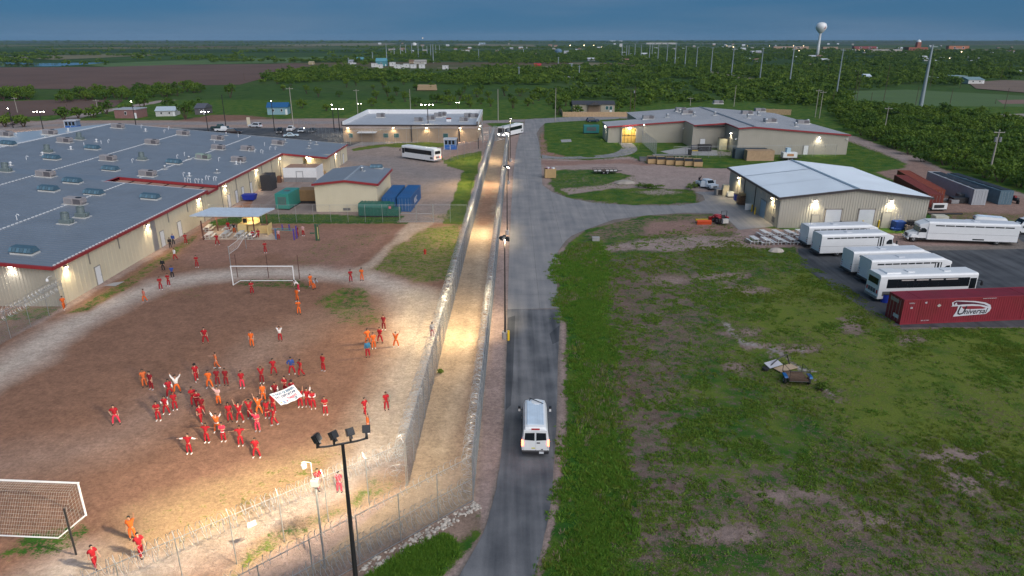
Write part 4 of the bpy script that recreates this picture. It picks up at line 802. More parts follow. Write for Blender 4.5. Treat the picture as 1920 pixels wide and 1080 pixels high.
def fence(name, label, A_, B_, h, spacing=3.0, coils=(), midrail=False, bottom=False, arm=0, side=1, cat='fence', group=None, chain=True, pitch=.085, pr=.032, skip=(), tidy=False):
    a = Vector((A_[0], A_[1], 0)); b = Vector((B_[0], B_[1], 0)); d = b-a; ln = d.length; n = max(1, round(ln/spacing)); w = ln/n; ang = math.atan2(d.y, d.x)
    root = thing(name, label, cat, a, ang, group)
    kp = ('p', round(w, 2), h, pitch); kc = ('c', round(w, 2), tuple(coils)); kt = ('t', h, pr, arm); kr = ('r', round(w, 2))
    if kt not in MESHC:
        m = MB().cyl((0, 0, 0), pr, h+.05, 6)
        if arm: m.tube([(0, 0, h), (0, arm*.35, h+.35)], pr*.7, 5)
        MESHC[kt] = m.mesh('post'); MESHC[kt].materials.append(m_galv)
    if kr not in MESHC: m = MB().tube([(0, 0, 0), (w, 0, 0)], .024, 5); MESHC[kr] = m.mesh('rail'); MESHC[kr].materials.append(m_galv)
    if chain and kp not in MESHC: MESHC[kp] = chain_panel(w, h, pitch).mesh('chain_link_panel'); MESHC[kp].materials.append(m_wire)
    def inst(nm, me, x, y=0, z=0):
        o = bpy.data.objects.new(nm, me); o.location = (x, y, z); return link(o, root)
    for i in range(n+1): inst('post', MESHC[kt], i*w)
    cp = []
    for (cy, cz, cr_, cpch) in coils:
        k = ('coil', round(w, 2), cr_, cpch, tidy)
        if k not in MESHC: MESHC[k] = (helix_mesh if tidy else coil_mesh)(w, cr_, cpch).mesh('razor_coil'); MESHC[k].materials.append(m_razor)
        cp.append((k, cy*side, cz))
    for i in range(n):
        if i in skip: continue
        inst('top_rail', MESHC[kr], i*w, 0, h)
        if midrail: inst('middle_rail', MESHC[kr], i*w, 0, h*.5)
        if bottom: inst('bottom_rail', MESHC[kr], i*w, 0, .06)
        if chain: inst('chain_link_panel', MESHC[kp], i*w)
        for k, cy, cz in cp: o = inst('razor_coil', MESHC[k], i*w, cy, cz); o.rotation_euler = (random.uniform(0, 6), 0, 0)
    return root
fi = lambda t: tuple((Vector((-7.2, 39.7))+(Vector((-5.35, 213.))-Vector((-7.2, 39.7)))*t))
IN0, IN1 = (-7.2, 39.7), (-5.35, 213.); OU0, OU1 = (-2.6, 38.05), (-.8, 213.)
stack = ((.5, .45, .46, .46), (1.25, .42, .44, .46), (.8, 1.0, .44, .55), (.5, 1.5, .44, .5), (.45, 2.2, .44, .5), (.42, 2.9, .44, .46), (.3, 3.6, .44, .42), (-.05, 4.0, .40, .46))
fence('inner_fence', 'tall inner perimeter fence heaped with stacked razor coils on its yard side', IN0, IN1, 3.6, 3.0, stack, side=1)
ostack = ((.45, .45, .42, .55), (.48, 1.2, .42, .55), (.45, 2.0, .42, .55), (.42, 2.8, .42, .5), (.25, 3.6, .42, .44))
fence('outer_fence', 'tall outer perimeter fence between the gravel strip and the road with razor coils inside', OU0, OU1, 3.7, 3.0, ostack, side=1, midrail=True, pitch=.08)
# south runs, turning the corner and leaving the frame at lower left
sI0 = Vector((-7.3, 39.7)); sdI = (Vector((-15.8, 32.5))-sI0).normalized(); e1 = sI0+sdI*32
fence('inner_south_fence', 'near chain link fence crossing the bottom of the yard, coil along its top', (sI0.x, sI0.y), (e1.x, e1.y), 3.4, 2.85, ((.15, 3.35, .36, .30), (.25, 2.7, .32, .36)), side=-1, arm=-1, tidy=True)
sO0 = Vector((-2.6, 38.05)); sdO = (Vector((-9.9, 31.2))-sO0).normalized(); e2 = sO0+sdO*26
fence('outer_south_fence', 'nearest chain link fence with middle rail above the stony bank', (sO0.x, sO0.y), (e2.x, e2.y), 3.5, 2.95, ((.5, .45, .42, .36), (.5, 1.2, .40, .42), (.15, 3.45, .3, .5)), side=-1, midrail=True, bottom=True, tidy=True)
fence('west_fence', 'chain link fence leaving the building corner at left with a razor coil on top', (-51.6, 73.6), (-52.0, 40.0), 3.1, 3.0, ((.1, 3.2, .34, .32), (.35, 2.6, .3, .4)), side=1, arm=1, tidy=True)
fence('yard_fence', 'long low chain link fence dividing the yard from the staff court', (-50.9, 112.1), (-18.9, 112.1), 3.0, 3.0, ())
g = thing('yard_gate', 'double chain link gate standing across the pale path by the blue containers', 'gate', (-18.9, 112.1, 0))
for x in (0, 2.75, 2.85, 5.6): obj('gate_post', MB().cyl((x, 0, 0), .06 if x in (0, 5.6) else .03, 3.1, 8), m_galv, g)
for x in (0, 2.8):
    l_ = obj('gate_leaf', MB().tube([(x+.1, 0, .1), (x+2.65, 0, .1)], .03, 5).tube([(x+.1, 0, 1.5), (x+2.65, 0, 1.5)], .03, 5).tube([(x+.1, 0, 3), (x+2.65, 0, 3)], .03, 5), m_galv, g)
    obj('mesh', chain_panel(2.6, 2.9), m_wire, l_, (x+.1, 0, .1))
fence('yard_fence', 'short chain link fence between the yard gate and the razor coils', (-13.2, 112.1), (-7.6, 112.1), 3.0, 2.9, ())
fence('court_fence', 'tall fence along the pale strip before the intake building', tuple(P(658, 275)[:2]), tuple(P(900, 262)[:2]), 4.4, 3.4, ((.1, 4.4, .35, .3),), pitch=.11)
fence('court_fence', 'second tall fence nearer the intake building with coils on top', tuple(P(645, 262)[:2]), tuple(P(890, 247)[:2]), 4.2, 3.4, ((.1, 4.2, .35, .3),), pitch=.11)
fence('sally_fence', 'short fence running from the blue booth towards the gate', tuple(P(832, 306)[:2]), tuple(P(906, 285)[:2]), 3.6, 3.2, (), pitch=.11)
fence('sally_fence', 'cross fence beside the intake corner running to the far road', tuple(P(905, 262)[:2]), tuple(P(898, 232)[:2]), 4.2, 3.4, ((.1, 4.2, .35, .3),), pitch=.11)
fence('car_park_fence', 'fence closing the dark car park beside the porch block', tuple(P(658, 275)[:2]), tuple(P(560, 244)[:2]), 3.6, 3.4, (), pitch=.11)
fence('office_fence', 'green tinged chain link fence in front of the office wall', tuple(P(1262, 297)[:2]), tuple(P(1566, 293)[:2]), 3.0, 3.2, (), pitch=.1)
fence('office_fence', 'slanting chain link fence from the office wall to the lawn corner', tuple(P(1201, 266)[:2]), tuple(P(1230, 290)[:2]), 3.6, 3.0, (), pitch=.06)
gt = thing('sally_port_gate', 'steel framed rolling gate across the gravel strip by the far coach', 'gate', (0, 0, 0))
a = P(905, 268); b = P(955, 262)
for k, x in enumerate(np.linspace(a.x, b.x, 5)): obj('gate_post', MB().cyl((x, a.y+(b.y-a.y)*k/4, 0), .09, 4.6, 8), m_galv, gt)
for z in (.3, 2.3, 4.3): obj('rail', MB().tube([(a.x, a.y, z), (b.x, b.y, z)], .06, 6), m_galv, gt)
obj('mesh', chain_panel((b-a).length, 4.2, .09), m_wire, gt, (a.x, a.y, .1), math.atan2(b.y-a.y, b.x-a.x))
# ================================================================== FLOODLIGHT POLES
def hgt(px, py, top):
    p = P(px, py); lo, hi = 0, 80
    for _ in range(30):
        m = (lo+hi)/2; zz = m-H; d = p.y*math.cos(T)-zz*math.sin(T); v = p.y*math.sin(T)+zz*math.cos(T)
        if 540-F*v/d > top: lo = m
        else: hi = m
    return lo
def head(parent, loc, yaw, tilt, lens=m_lensw, sz=.38):
    o = obj('lamp_head', MB().box((0, 0, 0), (sz, .2, sz)).box((0, .13, 0), (sz*.8, .1, sz*.8)).box((0, .02, -sz*.62), (.1, .12, .22)), m_black, parent, loc)
    o.rotation_euler = (tilt, 0, yaw)
    obj('lens', MB().box((0, -.105, 0), (sz*.86, .02, sz*.86)), lens, o); return o
def flood_pole(x, y, h, label, aims, power, col=(1, .80, .52), arm=0, group=None, spot=110, base=True, heads=None, psize=.09):
    t = thing('floodlight_pole', label, 'light pole', (x, y, 0), 0, group)
    obj('pole', MB().tube([(0, 0, 0), (0, 0, h)], [psize*1.1, psize*.6], 10), m_dark, t)
    if base: obj('concrete_base', MB().cyl((0, 0, 0), .32, .75, 14), m_conc, t)
    n = len(aims)
    for i, (ax, ay) in enumerate(aims):
        hx = arm*(i-(n-1)/2); yaw = math.atan2(ay-y, ax-x)+PI/2
        hz = h+.55 if arm else h-.05
        ox, oy = (hx*math.cos(.35), hx*math.sin(.35)) if arm else (.30*math.sin(i*2.3), .30*math.cos(i*2.3))
        dist = math.hypot(ax-x, ay-y); tilt = math.atan2(hz, dist)
        head(t, (ox, oy, hz), yaw, tilt)
        dirv = Vector((ax-x-ox, ay-y-oy, -hz)).normalized()
        lamp('SPOT', Vector((ox, oy, hz))+dirv*.25, power, col, t, Vector((ax-x, ay-y, 0)), .1, spot, 1.0, 'flood_light')
    if arm:
        w_ = arm*(n-1)/2; c, s = math.cos(.35), math.sin(.35)
        obj('cross_arm', MB().tube([(-w_*c, -w_*s, h+.28), (-w_*.93*c, -w_*.93*s, h+.03), (-w_*.6*c, -w_*.6*s, h-.02), (w_*.6*c, w_*.6*s, h-.02), (w_*.93*c, w_*.93*s, h+.03), (w_*c, w_*s, h+.28)], .05, 6), m_dark, t)
        for i in range(n): hx = arm*(i-(n-1)/2); obj('bracket', MB().tube([(hx*c, hx*s, h), (hx*c, hx*s, h+.4)], .06, 6), m_dark, t)
    return t
flood_pole(-8.15, 28.3, 10.75, 'nearest dark floodlight pole with four lamp heads facing the yard', [(-27.5, 36), (-21.5, 39), (-16.5, 42), (-10.5, 46.5)], 11500, (1, .82, .56), arm=.78, spot=68, psize=.13)
for (px, py, aims, lb) in ((947, 635, [(-12, 60), (-10, 69), (-6.5, 69)], 'second dark floodlight pole beside the asphalt start, yellow at its foot'), (951, 440, [(-12, 106), (-5.5, 101), (-5.5, 107)], 'third floodlight pole beside the concrete road'), (953, 345, [(-12, 140), (-5.5, 147), (-5.5, 141)], 'fourth floodlight pole near the tan dumpster'), (957, 303, [(-12, 178), (-5.5, 173)], 'fifth floodlight pole nearest the far coach')):
    p = P(px, py); flood_pole(p.x, p.y, 10.8, lb, aims, 6800 if py > 600 else 4400, (1, .78, .45), spot=86)
p = P(947, 635); pb = obj('yellow_guard', MB().cyl((.35, -.45, 0), .12, 1.1, 10), mat('safety_yellow', (.75, .50, .02), .5)); pb.location = (p.x, p.y, 0); tag(pb, 'short yellow guard post at the foot of the second floodlight pole', 'bollard')
for (px, py, top, n, lb, lit) in ((637, 247, 204, 4, 'four headed pole at the intake corner', 1), (627, 247, 196, 1, 'single headed pole just left of the four headed one', 1), (676, 214, 194, 2, 'two headed pole behind the intake roof at left', 1), (804, 262, 196, 4, 'four headed pole before the intake wall', 1), (859, 208, 192, 2, 'two headed pole behind the intake roof at right', 1), (515, 246, 189, 1, 'pole by the blue cottage', 1), (391, 250, 209, 3, 'three headed pole beyond the big roof peak', 1), (257, 246, 190, 1, 'bright pole near the shack', 1), (81, 242, 209, 4, 'four headed pole at far left', 1), (25, 240, 203, 1, 'leftmost single headed pole', 1), (425, 247, 178, 0, 'tall unlit black pole by the parked cars', 0)):
    p = P(px, py); h = hgt(px, py, top); t = thing('parking_light_pole', '%s%s' % ('dark light ' if lit else '', lb), 'light pole', p, 0, 'light poles around the car park')
    obj('pole', MB().tube([(0, 0, 0), (0, 0, h)], [.16, .10], 8), m_dark, t)
    obj('arm', MB().box((0, 0, h), (max(.6, 1.15*(n-1)), .1, .1)), m_dark, t)
    for i in range(n):
        x_ = 1.15*(i-(n-1)/2); o = obj('lamp_head', MB().box((x_, -.2, h+.15), (.5, .4, .22), 0, rx=.5), m_black, t); obj('lens', MB().box((x_, -.32, h+.04), (.40, .08, .24), 0, rx=.2), m_lensw, o)
    if lit: lamp('SPOT', (0, -.9, h-.2), 520*max(1, n)**.6, (1, .84, .6), t, (0, -14, 0), .3, 120, 1, 'flood_light')
# ================================================================== POSTS, WIRES, MASTS
m_pole = mat('weathered_pole', (.36, .33, .29), .85, var=.1); m_mast = mat('steel_mast', (.30, .35, .38), .5, .4, var=.05); m_woodp = mat('creosote_pole', (.10, .07, .05), .9)
def upole(px, py, top, label, cross=True, m=None, r=.16, tr=0, group='utility poles', name='utility_pole'):
    p = P(px, py); h = hgt(px, py, top); t = thing(name, label, 'utility pole', p, 0, group)
    obj('pole', MB().tube([(0, 0, -.3), (0, 0, h)], [r, r*.6], 8), m or m_pole, t)
    if cross:
        obj('crossarm', MB().box((0, -.15, h-.6), (2.4, .12, .14)), m_pole, t)
        for x in (-1.1, 0, 1.1): obj('insulator', MB().cyl((x, -.15, h-.53), .06, .2, 6), m_gunit, t)
    for k in range(tr): obj('transformer', MB().cyl((-.5+k*1.0, -.2, h-2.6), .28, 1.0, 10), m_gunit, t)
    return t, h
for q in ((550, 235, 163, 'pale pole with two crossarms by the blue cottage'), (671, 214, 167, 'utility pole behind the left end of the intake roof'), (770, 210, 167, 'plain pole behind the middle of the intake roof'), (934, 228, 167, 'tall pale pole beside the far end of the fences'), (1041, 228, 165, 'pale pole left of the modular home'), (1376, 200, 160, 'thin pole behind the office ridge'), (1528, 220, 167, 'left pole of the close pair beyond the office'), (1536, 222, 170, 'right pole of the close pair beyond the office'), (1657, 252, 200, 'pole with a crossarm amid the dark thicket'), (33, 211, 182, 'leaning pole at far left'), (185, 214, 186, 'thin brown pole among the left trees'), (1294, 198, 182, 'short pole behind the office roof peak')):
    upole(q[0], q[1], q[2], q[3], cross=q[0] not in (770, 934, 1041, 1376))
upole(1853, 333, 243, 'big utility pole with transformers at the right edge of the thicket', tr=2, r=.22)
upole(1181, 216, 168, 'dark pole, left of the pair by the office lobby', False, m_woodp); upole(1189, 214, 162, 'dark pole, right of the pair by the office lobby', False, m_woodp, tr=1)
st = P(1726, 200); hs_ = hgt(1726, 200, 84); t = thing('steel_monopole', 'massive pale blue steel monopole leaning over the sports field', 'mast', st); obj('shaft', MB().tube([(0, 0, 0), (0, 0, hs_)], [.95, .42], 14), m_mast, t); obj('crossarm', MB().box((1, 0, hs_-.8), (2.6, .3, .3)), m_mast, t)
o8 = lambda bx, bt, bb: (1040+bx/4.174, 60+bb/4.174, 60+bt/4.174)
mst = [o8(*q) for q in ((525, 90, 200), (560, 105, 205), (578, 105, 200), (625, 95, 205), (673, 100, 222), (738, 95, 237), (760, 90, 192), (805, 100, 240), (875, 100, 246), (938, 85, 270), (1018, 110, 267), (1105, 115, 288), (1220, 118, 318), (1380, 112, 360), (1603, 120, 385), (1835, 128, 422))]+[(1480, 160, 85), (1568, 178, 91)]+[(640+x/4.174, 60+b/4.174, 60+tt/4.174) for x, tt, b in ((355, 90, 205), (415, 120, 195), (465, 100, 190), (505, 95, 185), (553, 85, 190), (603, 85, 195), (640, 100, 185), (672, 110, 185), (700, 95, 192), (720, 95, 243), (740, 100, 175), (770, 100, 170), (1075, 135, 218), (1390, 270, 352), (1697, 195, 272), (1802, 250, 326), (1860, 262, 358), (245, 155, 215), (1425, 130, 182), (58, 200, 262))]
for i, (px, py, top) in enumerate(mst):
    p = P(px, py); h = hgt(px, py, top); t = thing('power_mast', 'slender pale steel mast in the line of masts crossing the scrub', 'mast', p, 0, 'pale masts receding towards the town'); r_ = .30+p.y*.00042
    obj('shaft', MB().tube([(0, 0, 0), (0, 0, h)], [r_, r_*.55], 8), m_mast, t); obj('crossarm', MB().box((0, 0, h-.8), (2.6, .2, .25)), m_mast, t)
for i, (px, py, top) in enumerate(((1601, 190, 130), (1606, 190, 129), (1654, 205, 121), (1716, 200, 162), (1779, 205, 166), (1632, 196, 173), (1883, 205, 165), (1866, 195, 185), (1565, 140, 127), (1560, 200, 170), (1832, 145, 122), (1876, 150, 130), (1800, 165, 150), (1743, 165, 120), (125, 200, 178), (458, 150, 136), (363, 172, 152), (530, 143, 122), (535, 147, 128), (1550, 150, 110), (1890, 140, 118))):
    upole(px, py, top, 'thin brown wooden pole standing out on the far fields', False, m_woodp, r=.14, group='thin brown poles on the far fields')
def wires(name, label, tops, sag=1.2):
    for k in range(len(tops)-1):
        a, b = Vector(tops[k]), Vector(tops[k+1]); pts = [a.lerp(b, i/12)+Vector((0, 0, -sag*4*(i/12)*(1-i/12))) for i in range(13)]
        o = obj(name, MB().tube(pts, .025, 3, cap=False), m_black); tag(o, label+(', span %s from the left' % ('one two three four five six'.split()[k]) if len(tops) > 2 else ''), 'power line', 'sagging power lines')
tp = lambda px, py, top: tuple(P(px, py)[:2])+(hgt(px, py, top)-.4,)
wires('power_line', 'thin sagging power line between the right hand poles', [tp(1657, 252, 200), tp(1853, 333, 243)], 1.5)
wires('power_line', 'long power line behind the intake building', [tp(550, 235, 163), tp(671, 214, 167), tp(770, 210, 167), tp(934, 228, 167), tp(1041, 228, 165), tp(1185, 214, 162)], 1)
# ================================================================== YARD THINGS
def goal(x0, x1, y, label, net=True, flip=1, rz=0, depth=1.6):
    w_ = x1-x0; t = thing('football_goal', label, 'goal', (x0, y, 0), rz)
    h_ = 2.5
    obj('frame', MB().tube([(0, 0, 0), (0, 0, h_)], .07, 8).tube([(w_, 0, 0), (w_, 0, h_)], .07, 8).tube([(-.07, 0, h_), (w_+.07, 0, h_)], .07, 8), m_white, t)
    d = depth*flip; obj('ground_bar', MB().tube([(0, 0, .05), (.3, d, .05), (w_-.3, d, .05), (w_, 0, .05)], .05, 6), m_white, t)
    if net:
        mb = MB(); s = .16
        for i in range(int(w_/s)+1):
            x = min(i*s, w_); mb.tube([(x, 0, h_), (x, d*.35, h_*.93), (x, d, .05)], .006, 3, cap=False)
        for k in range(17):
            f = k/16; yy = d*(.35*min(f*4, 1)+.65*max(0, (f-.25)/.75)); zz = h_*(1-.07*min(f*4, 1))*(1-max(0, (f-.25)/.75)); mb.tube([(0, yy, zz), (w_, yy, zz)], .006, 3, cap=False)
        for xs_ in (0, w_):
            for k in range(10): zz = h_*k/10; mb.tube([(xs_, 0, zz), (xs_, d*(1-.65*k/10), zz)], .006, 3, cap=False)
            for k in range(8): yy = d*k/8; mb.tube([(xs_, yy, .05), (xs_, yy, h_*(1-.9*max(0, k/8-.3)))], .006, 3, cap=False)
        stuffed(obj('net', mb, mat('net_cord', (.55, .53, .48), .8), t))
    return t
goal(-35.0, -27.3, 80.7, 'white football goal without a net at the far end of the dirt pitch', net=False)
goal(-35.2, -27.6, 37.0, 'near white football goal with a net at the lower left', flip=-1, rz=-.06, depth=2.2)
def post(px, py, top, label, m=None, r=.05, name='post', cat='post', group=None):
    p = P(px, py); o = obj(name, MB().cyl((0, 0, 0), r, hgt(px, py, top), 8), m or mat('rusty_pipe', (.10, .05, .04), .7), None, p); return tag(o, label, cat, group)
post(446, 520, 477, 'rusty pole behind the left part of the far goal'); post(504, 521, 477, 'rusty pole behind the middle of the far goal'); post(562, 523, 478, 'rusty pole beside the right goal post')
post(143, 1040, 954, 'dark pole standing in front of the near goal net', m_black, .06)
vn = thing('volleyball_net', 'slack volleyball net with white tapes hung between two posts before the shelter', 'net', (0, 0, 0))
va, vb = P(433, 500), P(462, 466)
obj('post', MB().cyl(va, .05, 2.9, 8), m_galv, vn); obj('post', MB().cyl(vb, .05, 2.6, 8), m_galv, vn)
ua, ub = va+Vector((0, 0, 2.75)), vb+Vector((0, 0, 2.45)); obj('net_tape', MB().tube([ua, ua.lerp(ub, .5)-Vector((0, 0, .2)), ub], .03, 5), m_white, vn); obj('net_tape', MB().tube([ua-Vector((0, 0, .95)), ua.lerp(ub, .5)-Vector((0, 0, 1.2)), ub-Vector((0, 0, .6))], .03, 5), m_white, vn)
nm = MB()
for i in range(40): q = ua.lerp(ub, i/39)-Vector((0, 0, .2*math.sin(PI*i/39))); nm.tube([q, q-Vector((0, 0, .9-.3*i/39))], .006, 3, cap=False)
for k in range(7): nm.tube([ua-Vector((0, 0, .14*k)), ua.lerp(ub, .5)-Vector((0, 0, .2+.14*k)), ub-Vector((0, 0, .1*k))], .006, 3, cap=False)
stuffed(obj('net', nm, MATS['net_cord'], vn))
# picnic shelter
sh = thing('picnic_shelter', 'open picnic shelter with a flat pale blue metal roof on brown posts', 'shelter')
z_ = 3.2; pa, pb_, pc, pd = P(355, 404, z_), P(484, 405, z_), P(515, 390, z_+.15), P(395, 389, z_+.15)
obj('roof', MB().add([pa, pb_, pc, pd, pa-Vector((0, 0, .18)), pb_-Vector((0, 0, .18)), pc-Vector((0, 0, .18)), pd-Vector((0, 0, .18))], [(0, 1, 2, 3), (7, 6, 5, 4), (0, 4, 5, 1), (1, 5, 6, 2), (2, 6, 7, 3), (3, 7, 4, 0)]), mat('shelter_roof', (.55, .63, .72), .4, .2), sh)
rb = MB()
for i in range(36):
    t_ = (i+.5)/36; a = pa.lerp(pb_, t_); b = pd.lerp(pc, t_); rb.add([a, b, b+Vector((0, 0, .05)), a+Vector((0, 0, .05)), a+Vector((.05, 0, 0)), b+Vector((.05, 0, 0)), b+Vector((.05, 0, .05)), a+Vector((.05, 0, .05))], [(0, 1, 2, 3), (7, 6, 5, 4), (3, 2, 6, 7)])
stuffed(obj('roof_ribs', rb, MATS['shelter_roof'], sh))
for px, py in ((382, 450), (409, 433), (478, 442), (502, 428)): p = P(px, py); obj('post', MB().bx(p.x-.08, p.x+.08, p.y-.08, p.y+.08, 0, z_-.15), mat('brown_post', (.12, .05, .04), .6), sh)
for y_ in (pa.y+.6, pd.y-.6): obj('beam', MB().bx(-49.5, -40.0, y_-.08, y_+.08, z_-.42, z_-.2), MATS['brown_post'], sh)
for x_ in (-47.5, -41.5): obj('shelter_lamp', MB().box((x_, 106, z_-.3), (1.2, .2, .1)), m_lens, sh); lamp('POINT', (x_, 106, z_-.5), 50, (1, .62, .26), sh, size=.3, name='shelter_light')
ki = thing('kiosk', 'lit plywood kiosk with half walls under the edge of the shelter', 'kiosk')
kp_ = P(478, 440); kx, ky = kp_.x, kp_.y; mk = mat('kiosk_cream', (.62, .47, .22), .6, var=.06)
obj('side_wall', MB().bx(kx-2.6, kx-1.2, ky, ky+.12, 0, 1.5), mk, ki); obj('half_wall', MB().bx(kx-1.2, kx+2.2, ky+.6, ky+.72, 0, 1.3), mk, ki)
for k in range(4): obj('board', MB().bx(kx-1.15, kx+2.15, ky+.56, ky+.6, .08+k*.31, .34+k*.31), mk, ki)
obj('end_wall', MB().bx(kx+2.2, kx+2.32, ky-.5, ky+1.6, 0, 1.6), mk, ki); obj('back_wall', MB().bx(kx-2.6, kx+.2, ky+2.2, ky+2.3, 0, 2.2), mk, ki); obj('counter', MB().bx(kx-2.6, kx+.2, ky+.2, ky+2.2, 1.5, 1.62), mat('kiosk_top', (.66, .50, .22), .5), ki)
obj('screen', MB().bx(kx-2.1, kx-1.5, ky+1.2, ky+1.35, 1.62, 2.3), m_black, ki)
mt_w = mat('table_steel_white', (.62, .60, .57), .45)
def picnic(px, py, label, group, rz=0, top=None, l=1.9, loc=None, m=None):
    t = thing('picnic_table', label, 'picnic table', loc or P(px, py), rz, group); m = m or mt_w
    obj('tabletop', MB().bx(-l/2, l/2, -.38, .38, .72, .77), top or m, t, bevel=.01)
    for s in (-1, 1): obj('bench', MB().bx(-l/2, l/2, s*.62-.14, s*.62+.14, .43, .47), m, t)
    for s in (-1, 1): obj('leg', MB().bx(s*l*.38-.04, s*l*.38+.04, -.7, .7, .33, .40).bx(s*l*.38-.04, s*l*.38+.04, -.32, -.24, 0, .72).bx(s*l*.38-.04, s*l*.38+.04, .24, .32, 0, .72).bx(s*l*.38-.05, s*l*.38+.05, -.5, .5, 0, .05), m, t)
    return t
mtt = mat('table_top_blue_grey', (.32, .35, .40), .35)
for px, py, lb in ((393, 446, 'leftmost picnic table under the shelter'), (424, 444, 'second picnic table from the left under the shelter'), (452, 444, 'third picnic table under the shelter, before the kiosk'), (472, 446, 'rightmost picnic table beside a shelter post'), (392, 432, 'picnic table at the back left of the shelter'), (428, 433, 'picnic table behind the second one in the shelter')):
    picnic(px, py, lb, 'picnic tables under the shelter', PI/2+.1, mtt if px > 400 else None, 2.4)
# exercise frame and multi station
ex = thing('exercise_bars', 'blue and purple pull up bars with teal rails on the dirt', 'exercise equipment'); mpu = mat('purple_post', (.09, .05, .28), .5); mte = mat('teal_rail', (.05, .25, .25), .4)
pe = [P(518, 449), P(552, 450), P(530, 432), P(543, 432), P(557, 447)]
for i, p in enumerate(pe): obj('post', MB().bx(p.x-.09, p.x+.09, p.y-.09, p.y+.09, 0, (1.7, 1.8, 1.0, 1.0, 2.0)[i]), mpu if i != 0 else mat('steel_blue_post', (.08, .15, .3), .5), ex)
obj('rail', MB().tube([pe[0]+Vector((0, 0, 1.5)), pe[1]+Vector((0, 0, 1.5))], .05, 6), mte, ex); obj('rail', MB().tube([pe[0]+Vector((0, .9, 1.5)), pe[1]+Vector((0, .9, 1.5))], .05, 6), mte, ex)
es = thing('exercise_station', 'dark green exercise station with a yellow strip and seat', 'exercise equipment', P(594, 451)); obj('column', MB().bx(-.12, .12, -.12, .12, 0, 2.6), mat('station_green', (.03, .10, .05), .5), es); obj('column', MB().bx(.25, .43, -.1, .1, 0, 2.4), MATS['station_green'], es); obj('strip', MB().bx(.26, .36, -.12, -.1, .3, 2.2), mat('strip_yellow', (.55, .5, .2), .5), es); obj('arm', MB().box((.3, 0, 2.5), (1.0, .12, .1), .4), MATS['station_green'], es); obj('seat', MB().box((-.55, -.1, 1.2), (.7, .3, .12)), MATS['station_green'], es)
wb = thing('weight_bench', 'dark bench with a grey pad beside the kiosk end wall', 'bench', P(513, 436)); obj('pad', MB().bx(-.9, .7, -.2, .2, .55, .7), m_gunit, wb); obj('leg', MB().bx(-.7, -.62, -.2, .2, 0, .55), m_black, wb); obj('leg', MB().bx(.5, .58, -.2, .2, 0, .55), m_black, wb)
hy = thing('fire_hydrant', 'small red hydrant standing in the dry grass patch', 'hydrant', P(797, 476)); obj('barrel', MB().lathe((0, 0, 0), [(.2, 0), (.2, .06), (.13, .08), (.13, .55), (.17, .57), (.15, .68), (.05, .76)], 12), mat('hydrant_red', (.5, .02, .02), .4), hy); obj('nozzle', MB().cyl((-.24, 0, .42), .06, .48, 8, axis='x'), MATS['hydrant_red'], hy)
cp_ = thing('camera_pole', 'slim galvanised pole with a white dome camera and box in the near fence strip', 'camera', P(572, 1076)); hc = hgt(572, 1076, 945)
cp_.location = (-10.9, 31.8, 0); obj('pole', MB().cyl((0, 0, 0), .06, 6.2, 10), m_galv, cp_); mcam = mat('camera_housing', (.16, .16, .16), .6); obj('box', MB().bx(-.22, .22, -.16, .16, 5.75, 6.2), mcam, cp_, bevel=.02)
obj('camera', MB().tube([(-.1, 0, 6.2), (-.1, 0, 7.3), (-.5, 0, 7.3)], .03, 5).lathe((-.5, 0, 6.85), [(.05, 0), (.15, .08), (.17, .3), (.1, .42)], 10), mcam, cp_)
sg = obj('fence_sign', MB().bx(-.25, .25, -.06, -.03, 0, .35), m_white, None, (-15.3, 33.0, 2.0), math.atan2(sdI.y, sdI.x)); tag(sg, 'small blank white sign fixed to the near inner fence', 'sign')
# rocks under the outer fence: each one that shows is its own stone
rk = []
for k in range(4):
    mb = MB(); mb.lathe((0, 0, 0), [(.5, -.2), (.8, 0), (.7, .3), (.35, .5)], 6); me = mb.mesh('stone')
    for v in me.vertices: v.co += Vector((random.uniform(-.2, .2), random.uniform(-.2, .2), random.uniform(-.12, .12)))
    me.materials.append(mat('pale_stone', (.46, .41, .36), .9, var=.25, scale=1, rnd=.3)); rk.append(me)
bank = thing('stone_bank', 'bank of loose pale stones under the corner of the outer fence', 'stones', (0, 0, 0))
for i in range(230):
    t_ = random.random()**1.2*9; q = sO0+sdO*t_+Vector((-sdO.y, sdO.x))*(-1)*0; nx = Vector((sdO.y, -sdO.x)); nx = nx if nx.y < 0 else -nx; q = q+nx*random.uniform(.1, .95)
    o = bpy.data.objects.new('stone', random.choice(rk)); s_ = random.uniform(.06, .19); o.location = (q.x, q.y, .01); o.scale = (s_, s_*random.uniform(.6, 1.2), s_*.8); o.rotation_euler = (0, 0, random.uniform(0, 6)); link(o, bank)
# ================================================================== VEHICLES
m_vw = mat('vehicle_white', (.78, .79, .80), .28, var=.03); m_head = mat('headlamp_glass', (.7, .7, .72), .1); m_tail = mat('tail_lamp_red', (.45, .01, .01), .3); m_taillit = mat('tail_lamp_lit', (.8, .05, .03), .3, emit=(1, .12, .05), estr=6)
m_grey = mat('bumper_grey', (.12, .12, .125), .6); m_plate = mat('number_plate', (.6, .62, .65), .4)
def wheel(parent, x, y, r=.38, w=.26):
    o = obj('wheel', MB().lathe((0, 0, -w/2), [(r*.62, 0), (r*.96, .02), (r, w*.3), (r, w*.7), (r*.96, w-.02), (r*.62, w)], 18), m_tyre, parent, (x, y, r)); o.rotation_euler = (0, PI/2, 0)
    obj('rim', MB().lathe((0, 0, -w/2-.012), [(r*.2, .03), (r*.3, 0), (r*.56, .03), (r*.6, .05), (r*.6, w-.03), (r*.3, w+.024), (.02, w)], 14), m_rim, o); return o
